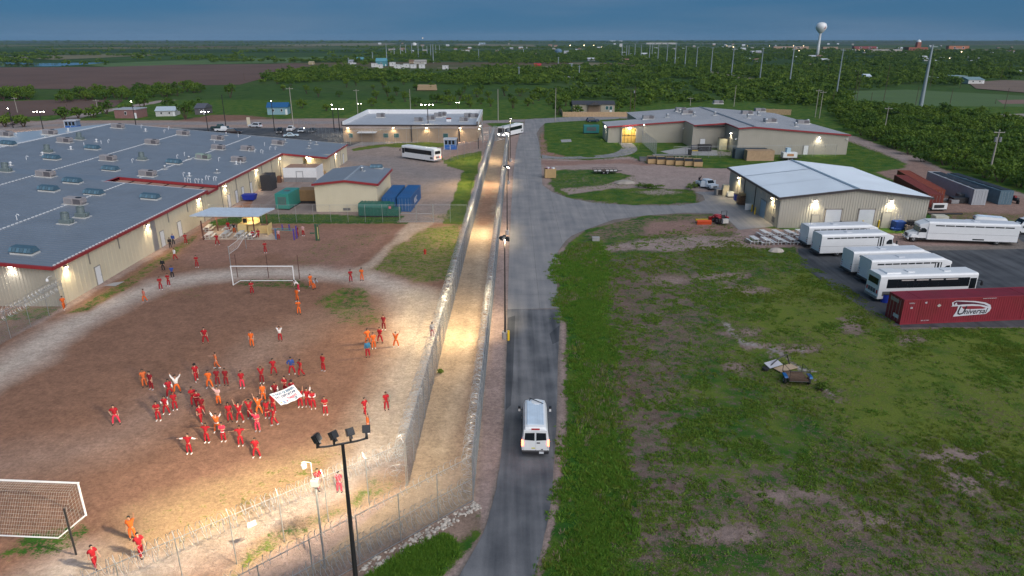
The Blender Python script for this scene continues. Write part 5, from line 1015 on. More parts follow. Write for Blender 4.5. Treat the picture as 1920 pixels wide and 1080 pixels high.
def stack_body(name, sections, m, parent, bevel=.05, seg=2):
    # sections: list of (z, x_half, y0, y1): a body lofted upward
    mb = MB(); vs = []; fs = []
    for z, xh, y0, y1 in sections: vs += [(-xh, y0, z), (xh, y0, z), (xh, y1, z), (-xh, y1, z)]
    n = len(sections)
    for i in range(n-1):
        for k in range(4): a = i*4+k; b = i*4+(k+1) % 4; fs.append((a, b, b+4, a+4))
    fs += [(3, 2, 1, 0), (4*n-4, 4*n-3, 4*n-2, 4*n-1)]
    return obj(name, mb.add(vs, fs), m, parent, bevel=bevel, seg=seg)
def car(label, px, py, yaw, kind='suv', col=(.7, .7, .72), group='cars in the car park', loc=None, doors_open=False, cat=None):
    nm = {'suv': 'parked_car', 'sedan': 'parked_car', 'pickup': 'pickup_truck'}[kind]
    t = thing(nm, label, cat or {'suv': 'car', 'sedan': 'car', 'pickup': 'pickup truck'}[kind], loc or P(px, py), yaw, group)
    m = mat('car_paint_%d_%d_%d' % tuple(int(c*99) for c in col), col, .25, .1 if max(col) < .6 else 0, var=.03)
    L_ = {'suv': 4.8, 'sedan': 4.7, 'pickup': 5.8}[kind]; W_ = .95; h = {'suv': 1.0, 'sedan': .85, 'pickup': 1.12}[kind]; top = {'suv': 1.72, 'sedan': 1.42, 'pickup': 1.85}[kind]
    # front of the car is local -y
    if kind == 'pickup':
        stack_body('body', [(.38, W_*.96, -L_/2, L_/2), (.62, W_, -L_/2-.02, L_/2), (h, W_*.98, -L_/2+.08, L_/2)], m, t, .06)
        stack_body('cab', [(h-.02, W_*.93, -L_/2+1.35, .95), (top-.05, W_*.76, -L_/2+2.05, .75), (top, W_*.7, -L_/2+2.2, .7)], m, t, .05)
        obj('truck_bed', MB().bx(-W_*.82, W_*.82, 1.05, L_/2-.1, h-.02, h+.012), m_black, t)
        obj('windshield', MB().add([(-W_*.82, -L_/2+1.42, h+.06), (W_*.82, -L_/2+1.42, h+.06), (W_*.70, -L_/2+2.0, top-.09), (-W_*.70, -L_/2+2.0, top-.09)], [(0, 1, 2, 3)]), m_glass, t)
        ya, yb = -L_/2+1.6, .8
    else:
        y1 = L_/2-.1 if kind == 'suv' else L_/2-.9
        stack_body('body', [(.32, W_*.95, -L_/2, L_/2), (.6, W_, -L_/2-.03, L_/2+.03), (h, W_*.95, -L_/2+.12, L_/2-.05)], m, t, .08)
        stack_body('cabin', [(h-.03, W_*.9, -L_/2+1.25, y1), (top-.04, W_*.70, -L_/2+2.1, y1-.45), (top, W_*.62, -L_/2+2.3, y1-.6)], m, t, .06)
        obj('windshield', MB().add([(-W_*.8, -L_/2+1.27, h+.03), (W_*.8, -L_/2+1.27, h+.03), (W_*.66, -L_/2+2.02, top-.08), (-W_*.66, -L_/2+2.02, top-.08)], [(0, 1, 2, 3)]), m_glass, t)
        obj('rear_window', MB().add([(-W_*.8, y1+.005, h+.06), (W_*.8, y1+.005, h+.06), (W_*.66, y1-.40, top-.1), (-W_*.66, y1-.40, top-.1)], [(0, 1, 2, 3)]), m_glass, t)
        ya, yb = -L_/2+1.75, y1-.35
    for s in (-1, 1):
        obj('side_window', MB().add([(s*(W_*.91), ya, h+.04), (s*(W_*.91), yb, h+.04), (s*(W_*.735), yb-.25, top-.12), (s*(W_*.735), ya+.55, top-.12)], [(0, 1, 2, 3)]), m_glass, t)
        obj('headlight', MB().box((s*W_*.72, -L_/2+.0, h*.72), (.36, .12, .16)), m_head, t); obj('tail_light', MB().box((s*W_*.82, L_/2, h*.8), (.18, .1, .26)), m_tail, t)
        obj('mirror', MB().box((s*(W_+.1), ya+.1, h+.12), (.16, .1, .14)), m, t)
        for y in (-L_/2+.95, L_/2-1.0): wheel(t, s*W_*.9, y, .36, .22)
    obj('grille', MB().box((0, -L_/2-.01, h*.66), (.9, .06, .22)), m_black, t); obj('bumper', MB().box((0, -L_/2-.02, .42), (1.7, .12, .18)), m_grey, t)
    if doors_open:
        for s in (-1, 1): d = obj('open_door', MB().bx(0, .06, 0, 1.0, .45, 1.1).bx(0, .05, .1, .9, 1.1, 1.65), m, t, (s*W_, -.9, 0)); d.rotation_euler = (0, 0, -s*1.0)
    return t
for q in (('dark green pickup half hidden behind the white one by the tall black pole', 413, 243, PI*.55, 'pickup', (.02, .05, .05)), ('white pickup parked below the tall black pole', 421, 247, PI*.5, 'pickup', (.7, .72, .74)), ('dark brown car at the near edge of the car park left group', 439, 251, PI*.55, 'suv', (.04, .03, .03)), ('white car parked apart near the tan board', 479, 239, -PI*.6, 'suv', (.6, .62, .66)), ('black pickup beside the cottage light pole', 525, 250, .2, 'suv', (.015, .015, .02)), ('white pickup, second of the row by the cottage pole', 546, 246, .1, 'pickup', (.7, .7, .72)), ('silver car, third of the row', 566, 248, .1, 'sedan', (.45, .5, .55)), ('black car at the right end of the row', 586, 248, .05, 'sedan', (.02, .03, .04)), ('silver blue car parked crosswise in front of the row', 546, 257, PI*.58, 'sedan', (.40, .5, .56)), ('dark blue car by the lawn strip left of the office', 1111, 229, PI*.5+.2, 'suv', (.03, .05, .09))):
    car(*q[:6], **({'group': None} if q[1] == 1111 else {}))
car('white four door pickup with its doors open by the shop wall', 1325, 352, .32, 'pickup', (.66, .72, .80), None, doors_open=True)
car('white pickup whose roof shows behind the long bus, left one', 1780, 436, PI*.5-.2, 'pickup', (.66, .72, .80), 'white pickups hidden behind the long bus'); car('white pickup whose roof shows behind the long bus, right one', 1818, 434, PI*.5-.2, 'pickup', (.66, .72, .80), 'white pickups hidden behind the long bus')
# ---- passenger van
def van(label, loc, yaw, lit=True, ladder=True, group=None):
    t = thing('passenger_van', label, 'van', loc, yaw, group); L_ = 6.0; y0, y1 = -L_/2, L_/2   # rear is local -y
    mb = MB(); secs = []
    # cross sections along the length: (y, half width low, half width top, roof z, floor z)
    prof = [(y0, .98, .80, 2.38, .45), (y0+.12, 1.01, .82, 2.52, .40), (y0+.5, 1.03, .83, 2.56, .38), (y1-2.4, 1.03, .83, 2.56, .38), (y1-1.75, 1.03, .80, 2.45, .38), (y1-1.15, 1.02, .74, 1.75, .38), (y1-.95, 1.0, .80, 1.42, .38), (y1-.2, .96, .80, 1.12, .40), (y1, .86, .70, .95, .45)]
    vs = []; k = 12
    for y, wl, wt, zt, zf in prof:
        zm = zf+(zt-zf)*.42
        r_ = [(-wl*.93, zf), (-wl, zf+.15), (-wl, zm), (-(wl*.35+wt*.65), zm+(zt-zm)*.7), (-wt*.92, zt-.05), (-wt*.6, zt), (wt*.6, zt), (wt*.92, zt-.05), (wl*.35+wt*.65, zm+(zt-zm)*.7), (wl, zm), (wl, zf+.15), (wl*.93, zf)]
        vs += [(x, y, z) for x, z in r_]
    fs = []
    for i in range(len(prof)-1):
        for j in range(k): a = i*k+j; b = i*k+(j+1) % k; fs.append((a, b, b+k, a+k))
    fs += [tuple(range(k)), tuple(reversed(range(len(vs)-k, len(vs))))]
    obj('body', MB().add(vs, fs), m_vw, t, bevel=.02)
    obj('roof_panel', MB().bx(-.62, .62, y0+.35, y1-2.2, 2.555, 2.585), mat('van_roof_pale_blue', (.62, .72, .82), .3), t)
    for i in range(7): obj('roof_rib', MB().bx(-.55+i*.183-.02, -.55+i*.183+.02, y0+.45, y1-2.3, 2.585, 2.605), MATS['van_roof_pale_blue'], t)
    for s in (-1, 1):
        d = obj('rear_door', MB().bx(min(s*.02, s*.86), max(s*.02, s*.86), y0-.03, y0+.02, .62, 2.3), m_vw, t, bevel=.01)
        obj('window', MB().add([(s*.06, y0-.045, 1.45), (s*.80, y0-.045, 1.50), (s*.76, y0-.045, 2.08), (s*.06, y0-.045, 2.10), (s*.06, y0-.03, 1.45), (s*.80, y0-.03, 1.50), (s*.76, y0-.03, 2.08), (s*.06, y0-.03, 2.10)], [(0, 1, 2, 3), (7, 6, 5, 4), (0, 4, 5, 1), (1, 5, 6, 2), (2, 6, 7, 3), (3, 7, 4, 0)]), m_glass, d)
        if s > 0: obj('handle', MB().bx(.1, .34, y0-.06, y0-.03, 1.22, 1.3), m_black, d)
        tl = obj('tail_light', MB().bx(min(s*.89, s*1.02), max(s*.89, s*1.02), y0-.05, y0+.12, 1.0, 1.45), m_taillit if lit else m_tail, t); obj('reverse_lens', MB().bx(min(s*.90, s*1.01), max(s*.90, s*1.01), y0-.06, y0+.1, .82, .99), m_head, tl)
        mi_ = obj('mirror', MB().box((s*1.22, y1-1.45, 1.45), (.2, .18, .42)).tube([(s*1.0, y1-1.4, 1.35), (s*1.2, y1-1.45, 1.35)], .03, 5), m_black, t); obj('mirror_glass', MB().box((s*1.22, y1-1.55, 1.38), (.16, .02, .22)), m_head, mi_)
        obj('side_glass', MB().add([(s*1.035, y0+.4, 1.35), (s*1.035, y1-2.9, 1.35), (s*.93, y1-2.9, 2.05), (s*.93, y0+.4, 2.05)], [(0, 1, 2, 3)]), m_glass, t)
        obj('door_glass', MB().add([(s*1.032, y1-2.75, 1.35), (s*1.03, y1-1.55, 1.35), (s*.93, y1-1.9, 1.98), (s*.935, y1-2.75, 2.03)], [(0, 1, 2, 3)]), m_glass, t)
        for y in (y0+1.15, y1-1.0): wheel(t, s*.93, y, .36, .24)
        obj('headlight', MB().box((s*.72, y1-.02, .86), (.3, .12, .2)), m_head, t)
    obj('windshield', MB().add([(-.82, y1-1.04, 1.60), (.82, y1-1.04, 1.60), (.72, y1-1.68, 2.40), (-.72, y1-1.68, 2.40)], [(0, 1, 2, 3)]), m_glass, t)
    obj('brake_light', MB().bx(-.3, .3, y0-.03, y0+.08, 2.34, 2.43), m_tail, t)
    obj('rear_bumper', MB().bx(-.98, .98, y0-.16, y0+.1, .38, .62), m_black, t, bevel=.02)
    obj('number_plate', MB().bx(.28, .62, y0-.19, y0-.16, .44, .6), m_plate, t); obj('sticker', MB().bx(-.28, -.02, y0-.05, y0-.03, .78, .86), mat('sticker_yellow', (.6, .55, .08), .5), t); obj('emblem', MB().bx(.42, .56, y0-.05, y0-.03, .68, .74), m_black, t)
    if ladder:
        obj('roof_hatch', MB().lathe((.12, .65, 2.585), [(.42, 0), (.40, .03), (.05, .035)], 18), m_vw, t); obj('roof_bar', MB().tube([(-.38, 1.0, 2.7), (.62, .2, 2.7)], .03, 6).tube([(-.38, 1.0, 2.58), (-.38, 1.0, 2.72)], .04, 6).tube([(-.44, .75, 2.64), (-.38, 1.0, 2.64)], .03, 6), m_black, t)
    return t
pv = P(1005, 858); van('white high roof passenger van driving away on the asphalt with tail lamps lit', (pv.x, pv.y+3.0, .02), -.02)
van('white high roof van parked behind the long bus at right', P(1862, 436), -PI*.62, False, False); van('white van cut by the right edge of the photo', P(1925, 438), PI*.5, False, False)
# ---- secure box buses on truck chassis
def bus_profile(W_, h0, h1, r=.32, n=4):
    pts = [(-W_, h0), (W_, h0)]
    for i in range(n+1): a = PI/2*i/n; pts.append((W_-r+r*math.cos(a), h1-r*.8+r*.8*math.sin(a)))
    for i in range(n+1): a = PI/2+PI/2*i/n; pts.append((-W_+r+r*math.cos(a), h1-r*.8+r*.8*math.sin(a)))
    return pts
m_slit = mat('slit_window', (.03, .035, .04), .2)
def box_bus(label, rear, yaw, L_=9.6, group='white secure transport buses in the lot', longer=False):
    # local +y is forward, rear face at y=0; local origin under the rear centre
    t = thing('box_bus', label, 'bus', rear, yaw, group); W_ = 1.26; Lb = L_
    obj('body', MB().prism(bus_profile(W_, .55, 3.25), 0, Lb, 'y'), m_vw, t)
    obj('roof_skin', MB().prism([(-W_*.8, 3.24), (W_*.8, 3.24), (W_*.75, 3.275), (-W_*.75, 3.275)], .25, Lb-.3, 'y'), mat('bus_roof', (.66, .68, .72), .35, var=.05, dirt=.15), t)
    obj('chassis', MB().bx(-.95, .95, .15, Lb+2.2, .34, .56), m_black, t); obj('side_seam', MB().bx(-W_-.008, W_+.008, .05, Lb-.05, 1.52, 1.545), m_grey, t)  # black chassis box also stands in for the shade under the bus
    obj('roof_hatch', MB().bx(-.4, .4, Lb*.42, Lb*.42+.8, 3.27, 3.36), MATS['bus_roof'], t)
    obj('cab_roof', MB().add([(-W_*.96, Lb, 3.15), (W_*.96, Lb, 3.15), (W_*.96, Lb, 2.3), (-W_*.96, Lb, 2.3), (-W_*.78, Lb+1.25, 2.72), (W_*.78, Lb+1.25, 2.72), (W_*.82, Lb+1.25, 2.35), (-W_*.82, Lb+1.25, 2.35)], [(0, 1, 5, 4), (4, 5, 6, 7), (0, 4, 7, 3), (1, 2, 6, 5), (3, 7, 6, 2)]), m_vw, t, bevel=.08, seg=2)
    obj('cab', MB().add([(-W_*.92, Lb-.02, .7), (W_*.92, Lb-.02, .7), (W_*.92, Lb-.02, 2.4), (-W_*.92, Lb-.02, 2.4), (-W_*.9, Lb+1.3, .7), (W_*.9, Lb+1.3, .7), (W_*.86, Lb+1.05, 2.38), (-W_*.86, Lb+1.05, 2.38)], [(0, 1, 2, 3), (4, 7, 6, 5), (0, 3, 7, 4), (1, 5, 6, 2), (2, 6, 7, 3)]), m_vw, t)
    obj('windshield', MB().add([(-W_*.84, Lb+1.28, 1.62), (W_*.84, Lb+1.28, 1.62), (W_*.80, Lb+1.10, 2.34), (-W_*.80, Lb+1.10, 2.34)], [(0, 1, 2, 3)]), mat('green_glass', (.03, .10, .11), .08), t)
    obj('hood', MB().add([(-.95, Lb+1.25, .6), (.95, Lb+1.25, .6), (.95, Lb+1.25, 1.6), (-.95, Lb+1.25, 1.6), (-.78, Lb+2.5, .6), (.78, Lb+2.5, .6), (.70, Lb+2.45, 1.28), (-.70, Lb+2.45, 1.28)], [(0, 1, 2, 3), (4, 7, 6, 5), (0, 4, 5, 1), (0, 3, 7, 4), (1, 5, 6, 2), (2, 6, 7, 3)]), m_vw, t, bevel=.09, seg=2)
    obj('grille', MB().bx(-.42, .42, Lb+2.47, Lb+2.53, .72, 1.18), m_grey, t); obj('front_bumper', MB().bx(-1.1, 1.1, Lb+2.45, Lb+2.65, .42, .68), m_vw, t, bevel=.03)
    n = 8
    for s in (-1, 1):
        for i in range(n): ya = .8+i*(Lb-1.6)/n; o = obj('slit_window', MB().bx(s*W_-.015 if s > 0 else -W_-.015, s*W_+.015, ya, ya+(Lb-1.6)/n-.12, 2.62, 2.8), m_slit, t)
        obj('door_glass', MB().add([(s*W_*.925, Lb+.15, 1.6), (s*W_*.915, Lb+1.05, 1.6), (s*W_*.88, Lb+.95, 2.25), (s*W_*.90, Lb+.15, 2.25)], [(0, 1, 2, 3)]), m_glass, t)
        obj('front_fender', MB().box((s*.98, Lb+1.75, .95), (.42, 1.2, .45), top=(.8, .7)), m_vw, t, bevel=.05)
        wheel(t, s*.98, Lb+1.75, .48, .28); wheel(t, s*1.0, 2.7, .48, .5)
        obj('headlight', MB().box((s*.72, Lb+2.42, .98), (.26, .14, .2)), m_head, t)
        obj('mirror', MB().box((s*1.62, Lb+1.35, 1.95), (.18, .12, .5)).tube([(s*1.1, Lb+1.2, 2.0), (s*1.6, Lb+1.35, 2.1)], .025, 5), m_black, t)
        for z in (.95, 1.25, 1.55): obj('marker_light', MB().box((s*W_*.82, -.012, z), (.12, .03, .12)), m_tail if z < 1.5 else m_slit, t)
        obj('skirt_grille', MB().bx(s*W_-.012, s*W_+.012, 4.6, 6.2, .66, .86), m_slit, t) if longer else None
    obj('rear_door', MB().bx(-.75, .75, -.025, .0, .9, 2.85), m_vw, t, bevel=.008); obj('rear_frame', MB().bx(-W_*.96, W_*.96, -.018, -.002, .56, .7), m_grey, t); obj('rear_bumper', MB().bx(-W_, W_, -.2, 0, .42, .56), m_black, t)
    obj('entry_door', MB().bx(W_-.0, W_+.02, Lb-1.25, Lb-.35, .7, 2.75), m_slit, t)
    for q in (Lb-1.05, Lb-.6): obj('door_bar', MB().bx(W_+.02, W_+.04, q-.08, q+.08, .72, 2.72), m_vw, t)
    return t
def bus_at(label, far, near, L_, yaw_add=0, **k):
    a = P(*far); b = P(*near); c = (a+b)/2; d = (b-a); yaw = math.atan2(d.y, d.x)+PI/2; return box_bus(label, c, yaw+yaw_add, L_, **k)
yb = -PI/2+.10
for lb, (px, py), L_ in (('white box bus farthest back in the row, nearest the white picnic tables', (1504, 461), 9.7), ('white box bus, second in the row, with an open barred entry door', (1527, 477.5), 9.7), ('white box bus in the middle of the row, third from the picnic tables', (1584, 512), 9.7), ('white box bus beside the dark windowed coach, fourth in the row', (1616, 529), 9.7)):
    p = P(px, py); box_bus(lb, (p.x, p.y, .015), yb-.0, L_)
pF = P(1890, 455); box_bus('long white box bus facing left alone across the lot', (pF.x+.1, pF.y-.6, .015), PI/2-.14, 12.6, None, True)
# ---- coaches
def coach(label, rear, yaw, L_=12.2, lit=False, W_=1.27, roofac=True):
    t = thing('coach', label, 'coach', rear, yaw)
    obj('body', MB().prism(bus_profile(W_, .42, 3.35, .3), 0, L_, 'y'), m_vw, t, bevel=.03)
    for s in (-1, 1):
        n = 8
        for i in range(n): ya = .9+i*(L_-1.9)/n; w_ = obj('window', MB().bx(s*W_-.012, s*W_+.012, ya, ya+(L_-1.9)/n-.01, 1.75, 2.85), m_glass, t); 
        obj('driver_window', MB().bx(s*W_-.012, s*W_+.012, L_-.95, L_-.15, 1.45, 2.75), m_glass, t)
        for q in (2.6, 3.95, L_-2.6) if roofac else (3.0, L_-2.6): wheel(t, s*1.06, q, .50, .3)
        obj('tail_light', MB().box((s*.98, -.02, 1.25), (.2, .06, .42)), m_taillit if lit else m_tail, t)
        obj('mirror', MB().tube([(s*1.2, L_-.1, 2.5), (s*1.65, L_+.25, 2.5)], .04, 5).box((s*1.65, L_+.25, 2.2), (.2, .16, .5)), m_black, t)
        obj('headlight', MB().box((s*.9, L_, .95), (.36, .08, .24)), m_lensw if lit == 2 else m_head, t)
        obj('side_grille', MB().bx(s*W_-.01, s*W_+.015, .5, 1.5, .8, 1.35), m_grey, t)
    for i in range(4): obj('lit_window_strip', MB().bx(W_+.0, W_+.02, 2.6+i*1.8, 4.1+i*1.8, 2.62, 2.76), mat('strip_pale', (.5, .45, .42), .4), t)
    obj('windshield', MB().bx(-1.15, 1.15, L_-.01, L_+.03, 1.3, 2.95), m_glass, t); obj('rear_window', MB().bx(-.95, .95, -.03, .01, 2.05, 2.8), m_glass, t)
    for i in range(3): obj('engine_grille', MB().bx(-.75+i*.5, -.35+i*.5, -.035, 0, 1.0, 1.5), m_grey, t)
    obj('number_plate', MB().bx(-.2, .2, -.04, 0, .7, .85), m_plate, t); obj('rear_bumper', MB().bx(-W_*.97, W_*.97, -.1, 0, .42, .7), m_gunit, t)
    obj('air_conditioner', MB().box((0, 1.8, 3.42), (1.8, 1.8, .16), top=(.9, .9)), m_vw, t); obj('roof_hatch', MB().box((0, L_*.35, 3.4), (.9, .8, .1)), m_vw, t); obj('roof_hatch', MB().box((0, L_*.72, 3.4), (.9, .8, .1)), m_vw, t)
    return t
a = P(1621, 557); b = P(1640, 569); c = (a+b)/2; coach('white coach with long black windows parked between box bus and red container', (42.6, 75.9, .015), yb-.02, 12.0)
blu = thing('blue_drum', 'blue drum between the parked coach and the red container', 'drum', P(1658, 566)); obj('drum', MB().cyl((0, 0, 0), .45, 1.0, 14), mat('drum_blue', (.02, .05, .4), .4), blu); obj('lid', MB().cyl((0, 0, 1.0), .47, .06, 14), m_black, blu)
coach('white coach with lit tail lamps turning in the staff court', (-18.6, 172.0, .02), math.radians(52), 11.6, True)
coach('white coach stopped at the sally port gate beyond the fences', (2.6, 228.5, .02), math.radians(151), 12.4, 2)
# ================================================================== CONTAINERS, DUMPSTERS, TRAILERS
def container(label, c, yaw, L_, h, m, W_=2.44, name='shipping_container', rib=.28, posts=(), nm_cat='container', group=None, lock=True):
    # centred on x, running along local y from 0 to L_
    t = thing(name, label, nm_cat, c, yaw, group); w = W_/2
    obj('shell', MB().bx(-w+.04, w-.04, .04, L_-.04, .12, h-.04), m, t)
    fr = MB()
    for x in (-w, w-.12):
        for y in (0, L_-.12): fr.bx(x, x+.12, y, y+.12, 0, h)
        for z in (.02, h-.12): fr.bx(x, x+.12, .12, L_-.12, z, z+.12)
    for y in (0, L_-.12):
        for z in (.02, h-.12): fr.bx(-w+.12, w-.12, y, y+.12, z, z+.12)
    for y in posts:
        for x in (-w-.01, w-.11): fr.bx(x, x+.12, y-.07, y+.07, 0, h+.01)
        fr.bx(-w+.12, w-.12, y-.07, y+.07, h-.1, h+.01)
    obj('frame', fr, m, t)
    cr_ = MB(); n = int((L_-.3)/rib)
    for i in range(n):
        y = .15+(i+.5)*(L_-.3)/n
        for s in (-1, 1): cr_.box((s*(w-.035), y, h/2), (.05, rib*.5, h-.28))
        cr_.box((0, y, h-.03), (W_-.3, rib*.5, .03))
    stuffed(obj('corrugation', cr_, m, t))
    cr_ = MB()
    for i in range(int((W_-.3)/rib)): cr_.box((-w+.15+(i+.5)*rib, L_-.035, h/2), (rib*.5, .05, h-.28))
    stuffed(obj('end_corrugation', cr_, m, t))
    for s in (-1, 1):
        d = obj('door', MB().bx(min(s*.03, s*(w-.14)), max(s*.03, s*(w-.14)), -.0, .05, .16, h-.14), m, t)
        if lock:
            for q in (.3, .8): obj('lock_rod', MB().cyl((s*q, -.02, .2), .02, h-.4, 6), m_galv, d)
    return t
mrc = mat('container_red', (.25, .022, .036), .45, var=.14, scale=.8, dirt=.35); mgd = mat('container_rust_red', (.19, .032, .022), .55, var=.12, dirt=.35)
ca = P(1687, 609); cb = P(1700, 609)
uy = math.atan2(69.4-68.0, 56.3-41.9)
ur = thing  # the long red container: near long side faces the camera
U = container('long faded red container lettered Universal along the edge of the lot', (41.9-math.sin(uy)*1.3, 68.0+1.3, .0), uy-PI/2, 16.15, 2.9, mrc, 2.6, posts=(2.0, 14.1))
# lettering and emblem on its near side: local +x faces the camera
def decal(parent, pts, x, m, name='emblem'):
    return obj(name, MB().add([(x, y, z) for y, z in pts], [tuple(range(len(pts)))]), m, parent)
def text_mesh(s, size, m, name='lettering', shear=0, bold=0, font_extrude=.004):
    c = bpy.data.curves.new(name, 'FONT'); c.body = s; c.size = size; c.shear = shear; c.offset = bold; c.extrude = font_extrude; c.resolution_u = 2
    o = bpy.data.objects.new(name, c); COL.objects.link(o); bpy.context.view_layer.update()
    me = bpy.data.meshes.new_from_object(o.evaluated_get(bpy.context.evaluated_depsgraph_get())); COL.objects.unlink(o); bpy.data.objects.remove(o)
    me.materials.clear(); me.materials.append(m); return me
def put_text(parent, s, size, m, loc, rot, shear=0, bold=0, name='lettering'):
    me = text_mesh(s, size, m, name, shear, bold); o = bpy.data.objects.new(name, me); link(o, parent); o.location = loc; o.rotation_euler = rot; return o
XS = 1.3+.012; m_ink = mat('ink_black', (.012, .01, .02), .5); m_dec = mat('decal_white', (.62, .62, .66), .5, var=.05)
LY = lambda y: (y-7.35)*1.2+5.5
LZ = lambda z: (z-1.7)*1.05+1.62
lg = lambda pts: [(LY(y), LZ(z)) for y, z in pts]
sw = [(7.35, 2.42), (7.7, 2.62), (8.4, 2.60), (9.6, 2.50), (10.6, 2.30), (11.15, 2.02), (11.3, 1.65), (11.2, 1.3), (10.9, 1.02), (7.75, .86), (8.0, 1.5), (8.05, 2.0), (7.35, 2.0), (7.45, 2.1)]
decal(U, lg(sw), XS, m_dec)
decal(U, lg([(8.35, 1.95), (9.3, 1.98), (10.2, 1.92), (10.75, 1.72), (10.6, 1.62), (9.6, 1.62), (8.6, 1.66)]), XS+.006, mrc)
decal(U, lg([(7.5, 2.42), (7.75, 2.56), (8.3, 2.50), (9.5, 2.38), (10.5, 2.15), (11.0, 1.86), (10.3, 2.06), (9.4, 2.18), (8.4, 2.18), (7.95, 2.14), (7.62, 2.12)]), XS+.006, mat('swoosh_maroon', (.09, .01, .03), .5))
decal(U, lg([(7.62, 2.16), (7.92, 2.16), (7.78, 2.44)]), XS+.012, m_dec)
put_text(U, 'U', 1.4, m_ink, (XS+.008, LY(7.95), .95), (PI/2, 0, PI/2), .25, .02); put_text(U, 'niversal', .86, m_ink, (XS+.008, LY(8.72), 1.0), (PI/2, 0, PI/2), .25, .012)
put_text(U, 'UMXU', .22, m_dec, (XS, .62, 2.4), (PI/2, 0, PI/2)); put_text(U, '53', .26, m_dec, (XS, .85, 1.85), (PI/2, 0, PI/2), bold=.01); put_text(U, '45', .26, m_dec, (XS, 2.4, 2.4), (PI/2, 0, PI/2), bold=.01)
put_text(U, 'www.universal.com', .2, m_dec, (XS, 9.0, 2.68), (PI/2, 0, PI/2)); put_text(U, '800 233 9445', .17, m_dec, (XS, 2.35, .36), (PI/2, 0, PI/2)); put_text(U, '800 233 9445', .17, m_dec, (XS, 14.4, .45), (PI/2, 0, PI/2))
decal(U, [(3.85, 2.1), (4.1, 2.3), (4.35, 2.1), (4.1, 1.9)], XS, mat('placard_pale', (.45, .42, .38), .6), 'placard')
obj('placard', MB().bx(-.9, .5, -.03, -.01, 2.2, 2.6), m_gunit, U); obj('placard', MB().bx(.0, .9, -.03, -.01, .55, .95), m_dec, U)
def along(label, a, b, h, m, **k):      # a near corner centre -> b far centre (ground points)
    a = Vector(a); b = Vector(b); d = b-a; return container(label, (a.x, a.y, 0), math.atan2(d.y, d.x)-PI/2, d.length, h, m, **k)
c1 = along('blue container next to the storage building wall', (-22.0, 119.6), (-21.9, 125.8+5), 2.6, m_blue, group='pair of blue containers'); c2 = along('blue container with white letters on its right side', (-19.3, 119.6), (-18.9, 125.8+5), 2.6, m_blue, group='pair of blue containers')
put_text(c2, 'MSC', 1.6, m_dec, (1.24, 3.6, .6), (PI/2, 0, PI/2), .1, .03)
along('rust red container half hidden behind the shop, nearest the debris', (76.6, 121.7), (80.4, 140.6), 2.7, mgd); along('second rust red container behind the first one', (79.6, 126.), (83.9, 146), 2.7, mat('container_orange_red', (.24, .05, .02), .5, dirt=.3))
mgt = mat('trailer_grey_white', (.42, .44, .47), .4, var=.05, dirt=.3); bt = along('long pale grey trailer body with an open dark roof frame', (86.9, 124.9), (88.8, 143.5), 2.9, mgt, rib=.4)
bg_ = along('blue grey container at the right end of the trailer row', (92.0, 125.2), (92.6, 143.0), 2.6, mat('container_slate_blue', (.10, .17, .22), .5, dirt=.25))
for q, xx in ((bt, 0), (bg_, 0)):
    for i in range(6): obj('roof_tarp', MB().box((0.15, 1.8+i*2.9, 2.98 if q is bt else 2.68), (1.7, 2.5, .06), random.uniform(-.05, .05)), mat('tarp_dark', (.02, .025, .035), .6), q)
along('tan container standing in front of the office fence', (66.5, 175.3), (59.6, 175.3), 2.6, mat('container_tan', (.46, .31, .19), .5, dirt=.2)); along('dark slate container hidden behind the tan one', (66.0, 178.6), (57.6, 178.6), 2.5, mat('container_dark_slate', (.05, .08, .10), .5))
# debris, generators and boxes
def gbox(name, label, cat, px, py, d, m, yaw=0, bevel=.05, loc=None, extra=None):
    t = thing(name, label, cat, loc or P(px, py), yaw); obj('housing', MB().bx(-d[0]/2, d[0]/2, -d[1]/2, d[1]/2, .25 if extra else 0, d[2]), m, t, bevel=bevel, seg=2)
    if extra:
        obj('base_tank', MB().bx(-d[0]/2+.1, d[0]/2-.1, -d[1]/2+.1, d[1]/2-.1, 0, .3), m_black, t); obj('grille', MB().bx(-d[0]*.3, d[0]*.3, -d[1]/2-.04, -d[1]/2, d[2]*.35, d[2]*.8), m_grey, t)
        for i in range(8): obj('louver', MB().bx(-d[0]*.28+i*d[0]*.07, -d[0]*.28+i*d[0]*.07+.05, -d[1]/2-.08, -d[1]/2-.04, d[2]*.37, d[2]*.78), m, t)
        obj('roof_vent', MB().bx(-.5, .5, -.6, .5, d[2], d[2]+.06), m_grey, t)
    return t
gbox('generator', 'teal green generator on a black base in the staff court', 'generator', 0, 0, (2.5, 5.6, 3.0), m_green, -.08, loc=(-41.2, 123.6, 0), extra=True)
gbox('utility_box', 'teal green utility cabinet on the lawn before the office', 'cabinet', 1108, 250, (5.0, 2.4, 2.7), mat('cabinet_teal', (.03, .20, .20), .5), .0, extra=True)
gb = gbox('wooden_box', 'large tan crate left of the storage building', 'crate', 0, 0, (4.4, 3.0, 2.1), mat('crate_brown', (.22, .13, .06), .7), 0, loc=(-37.9, 127.5, .5)); obj('skid', MB().bx(-2.2, 2.2, -1.4, 1.4, -.5, -.05), m_black, gb)
gbox('equipment_rack', 'black slatted cabinet against the long building wall', 'cabinet', 0, 0, (2.2, 3.2, 3.2), mat('rack_black', (.03, .03, .035), .6), 0, loc=(-50.0, 139.2, 0))
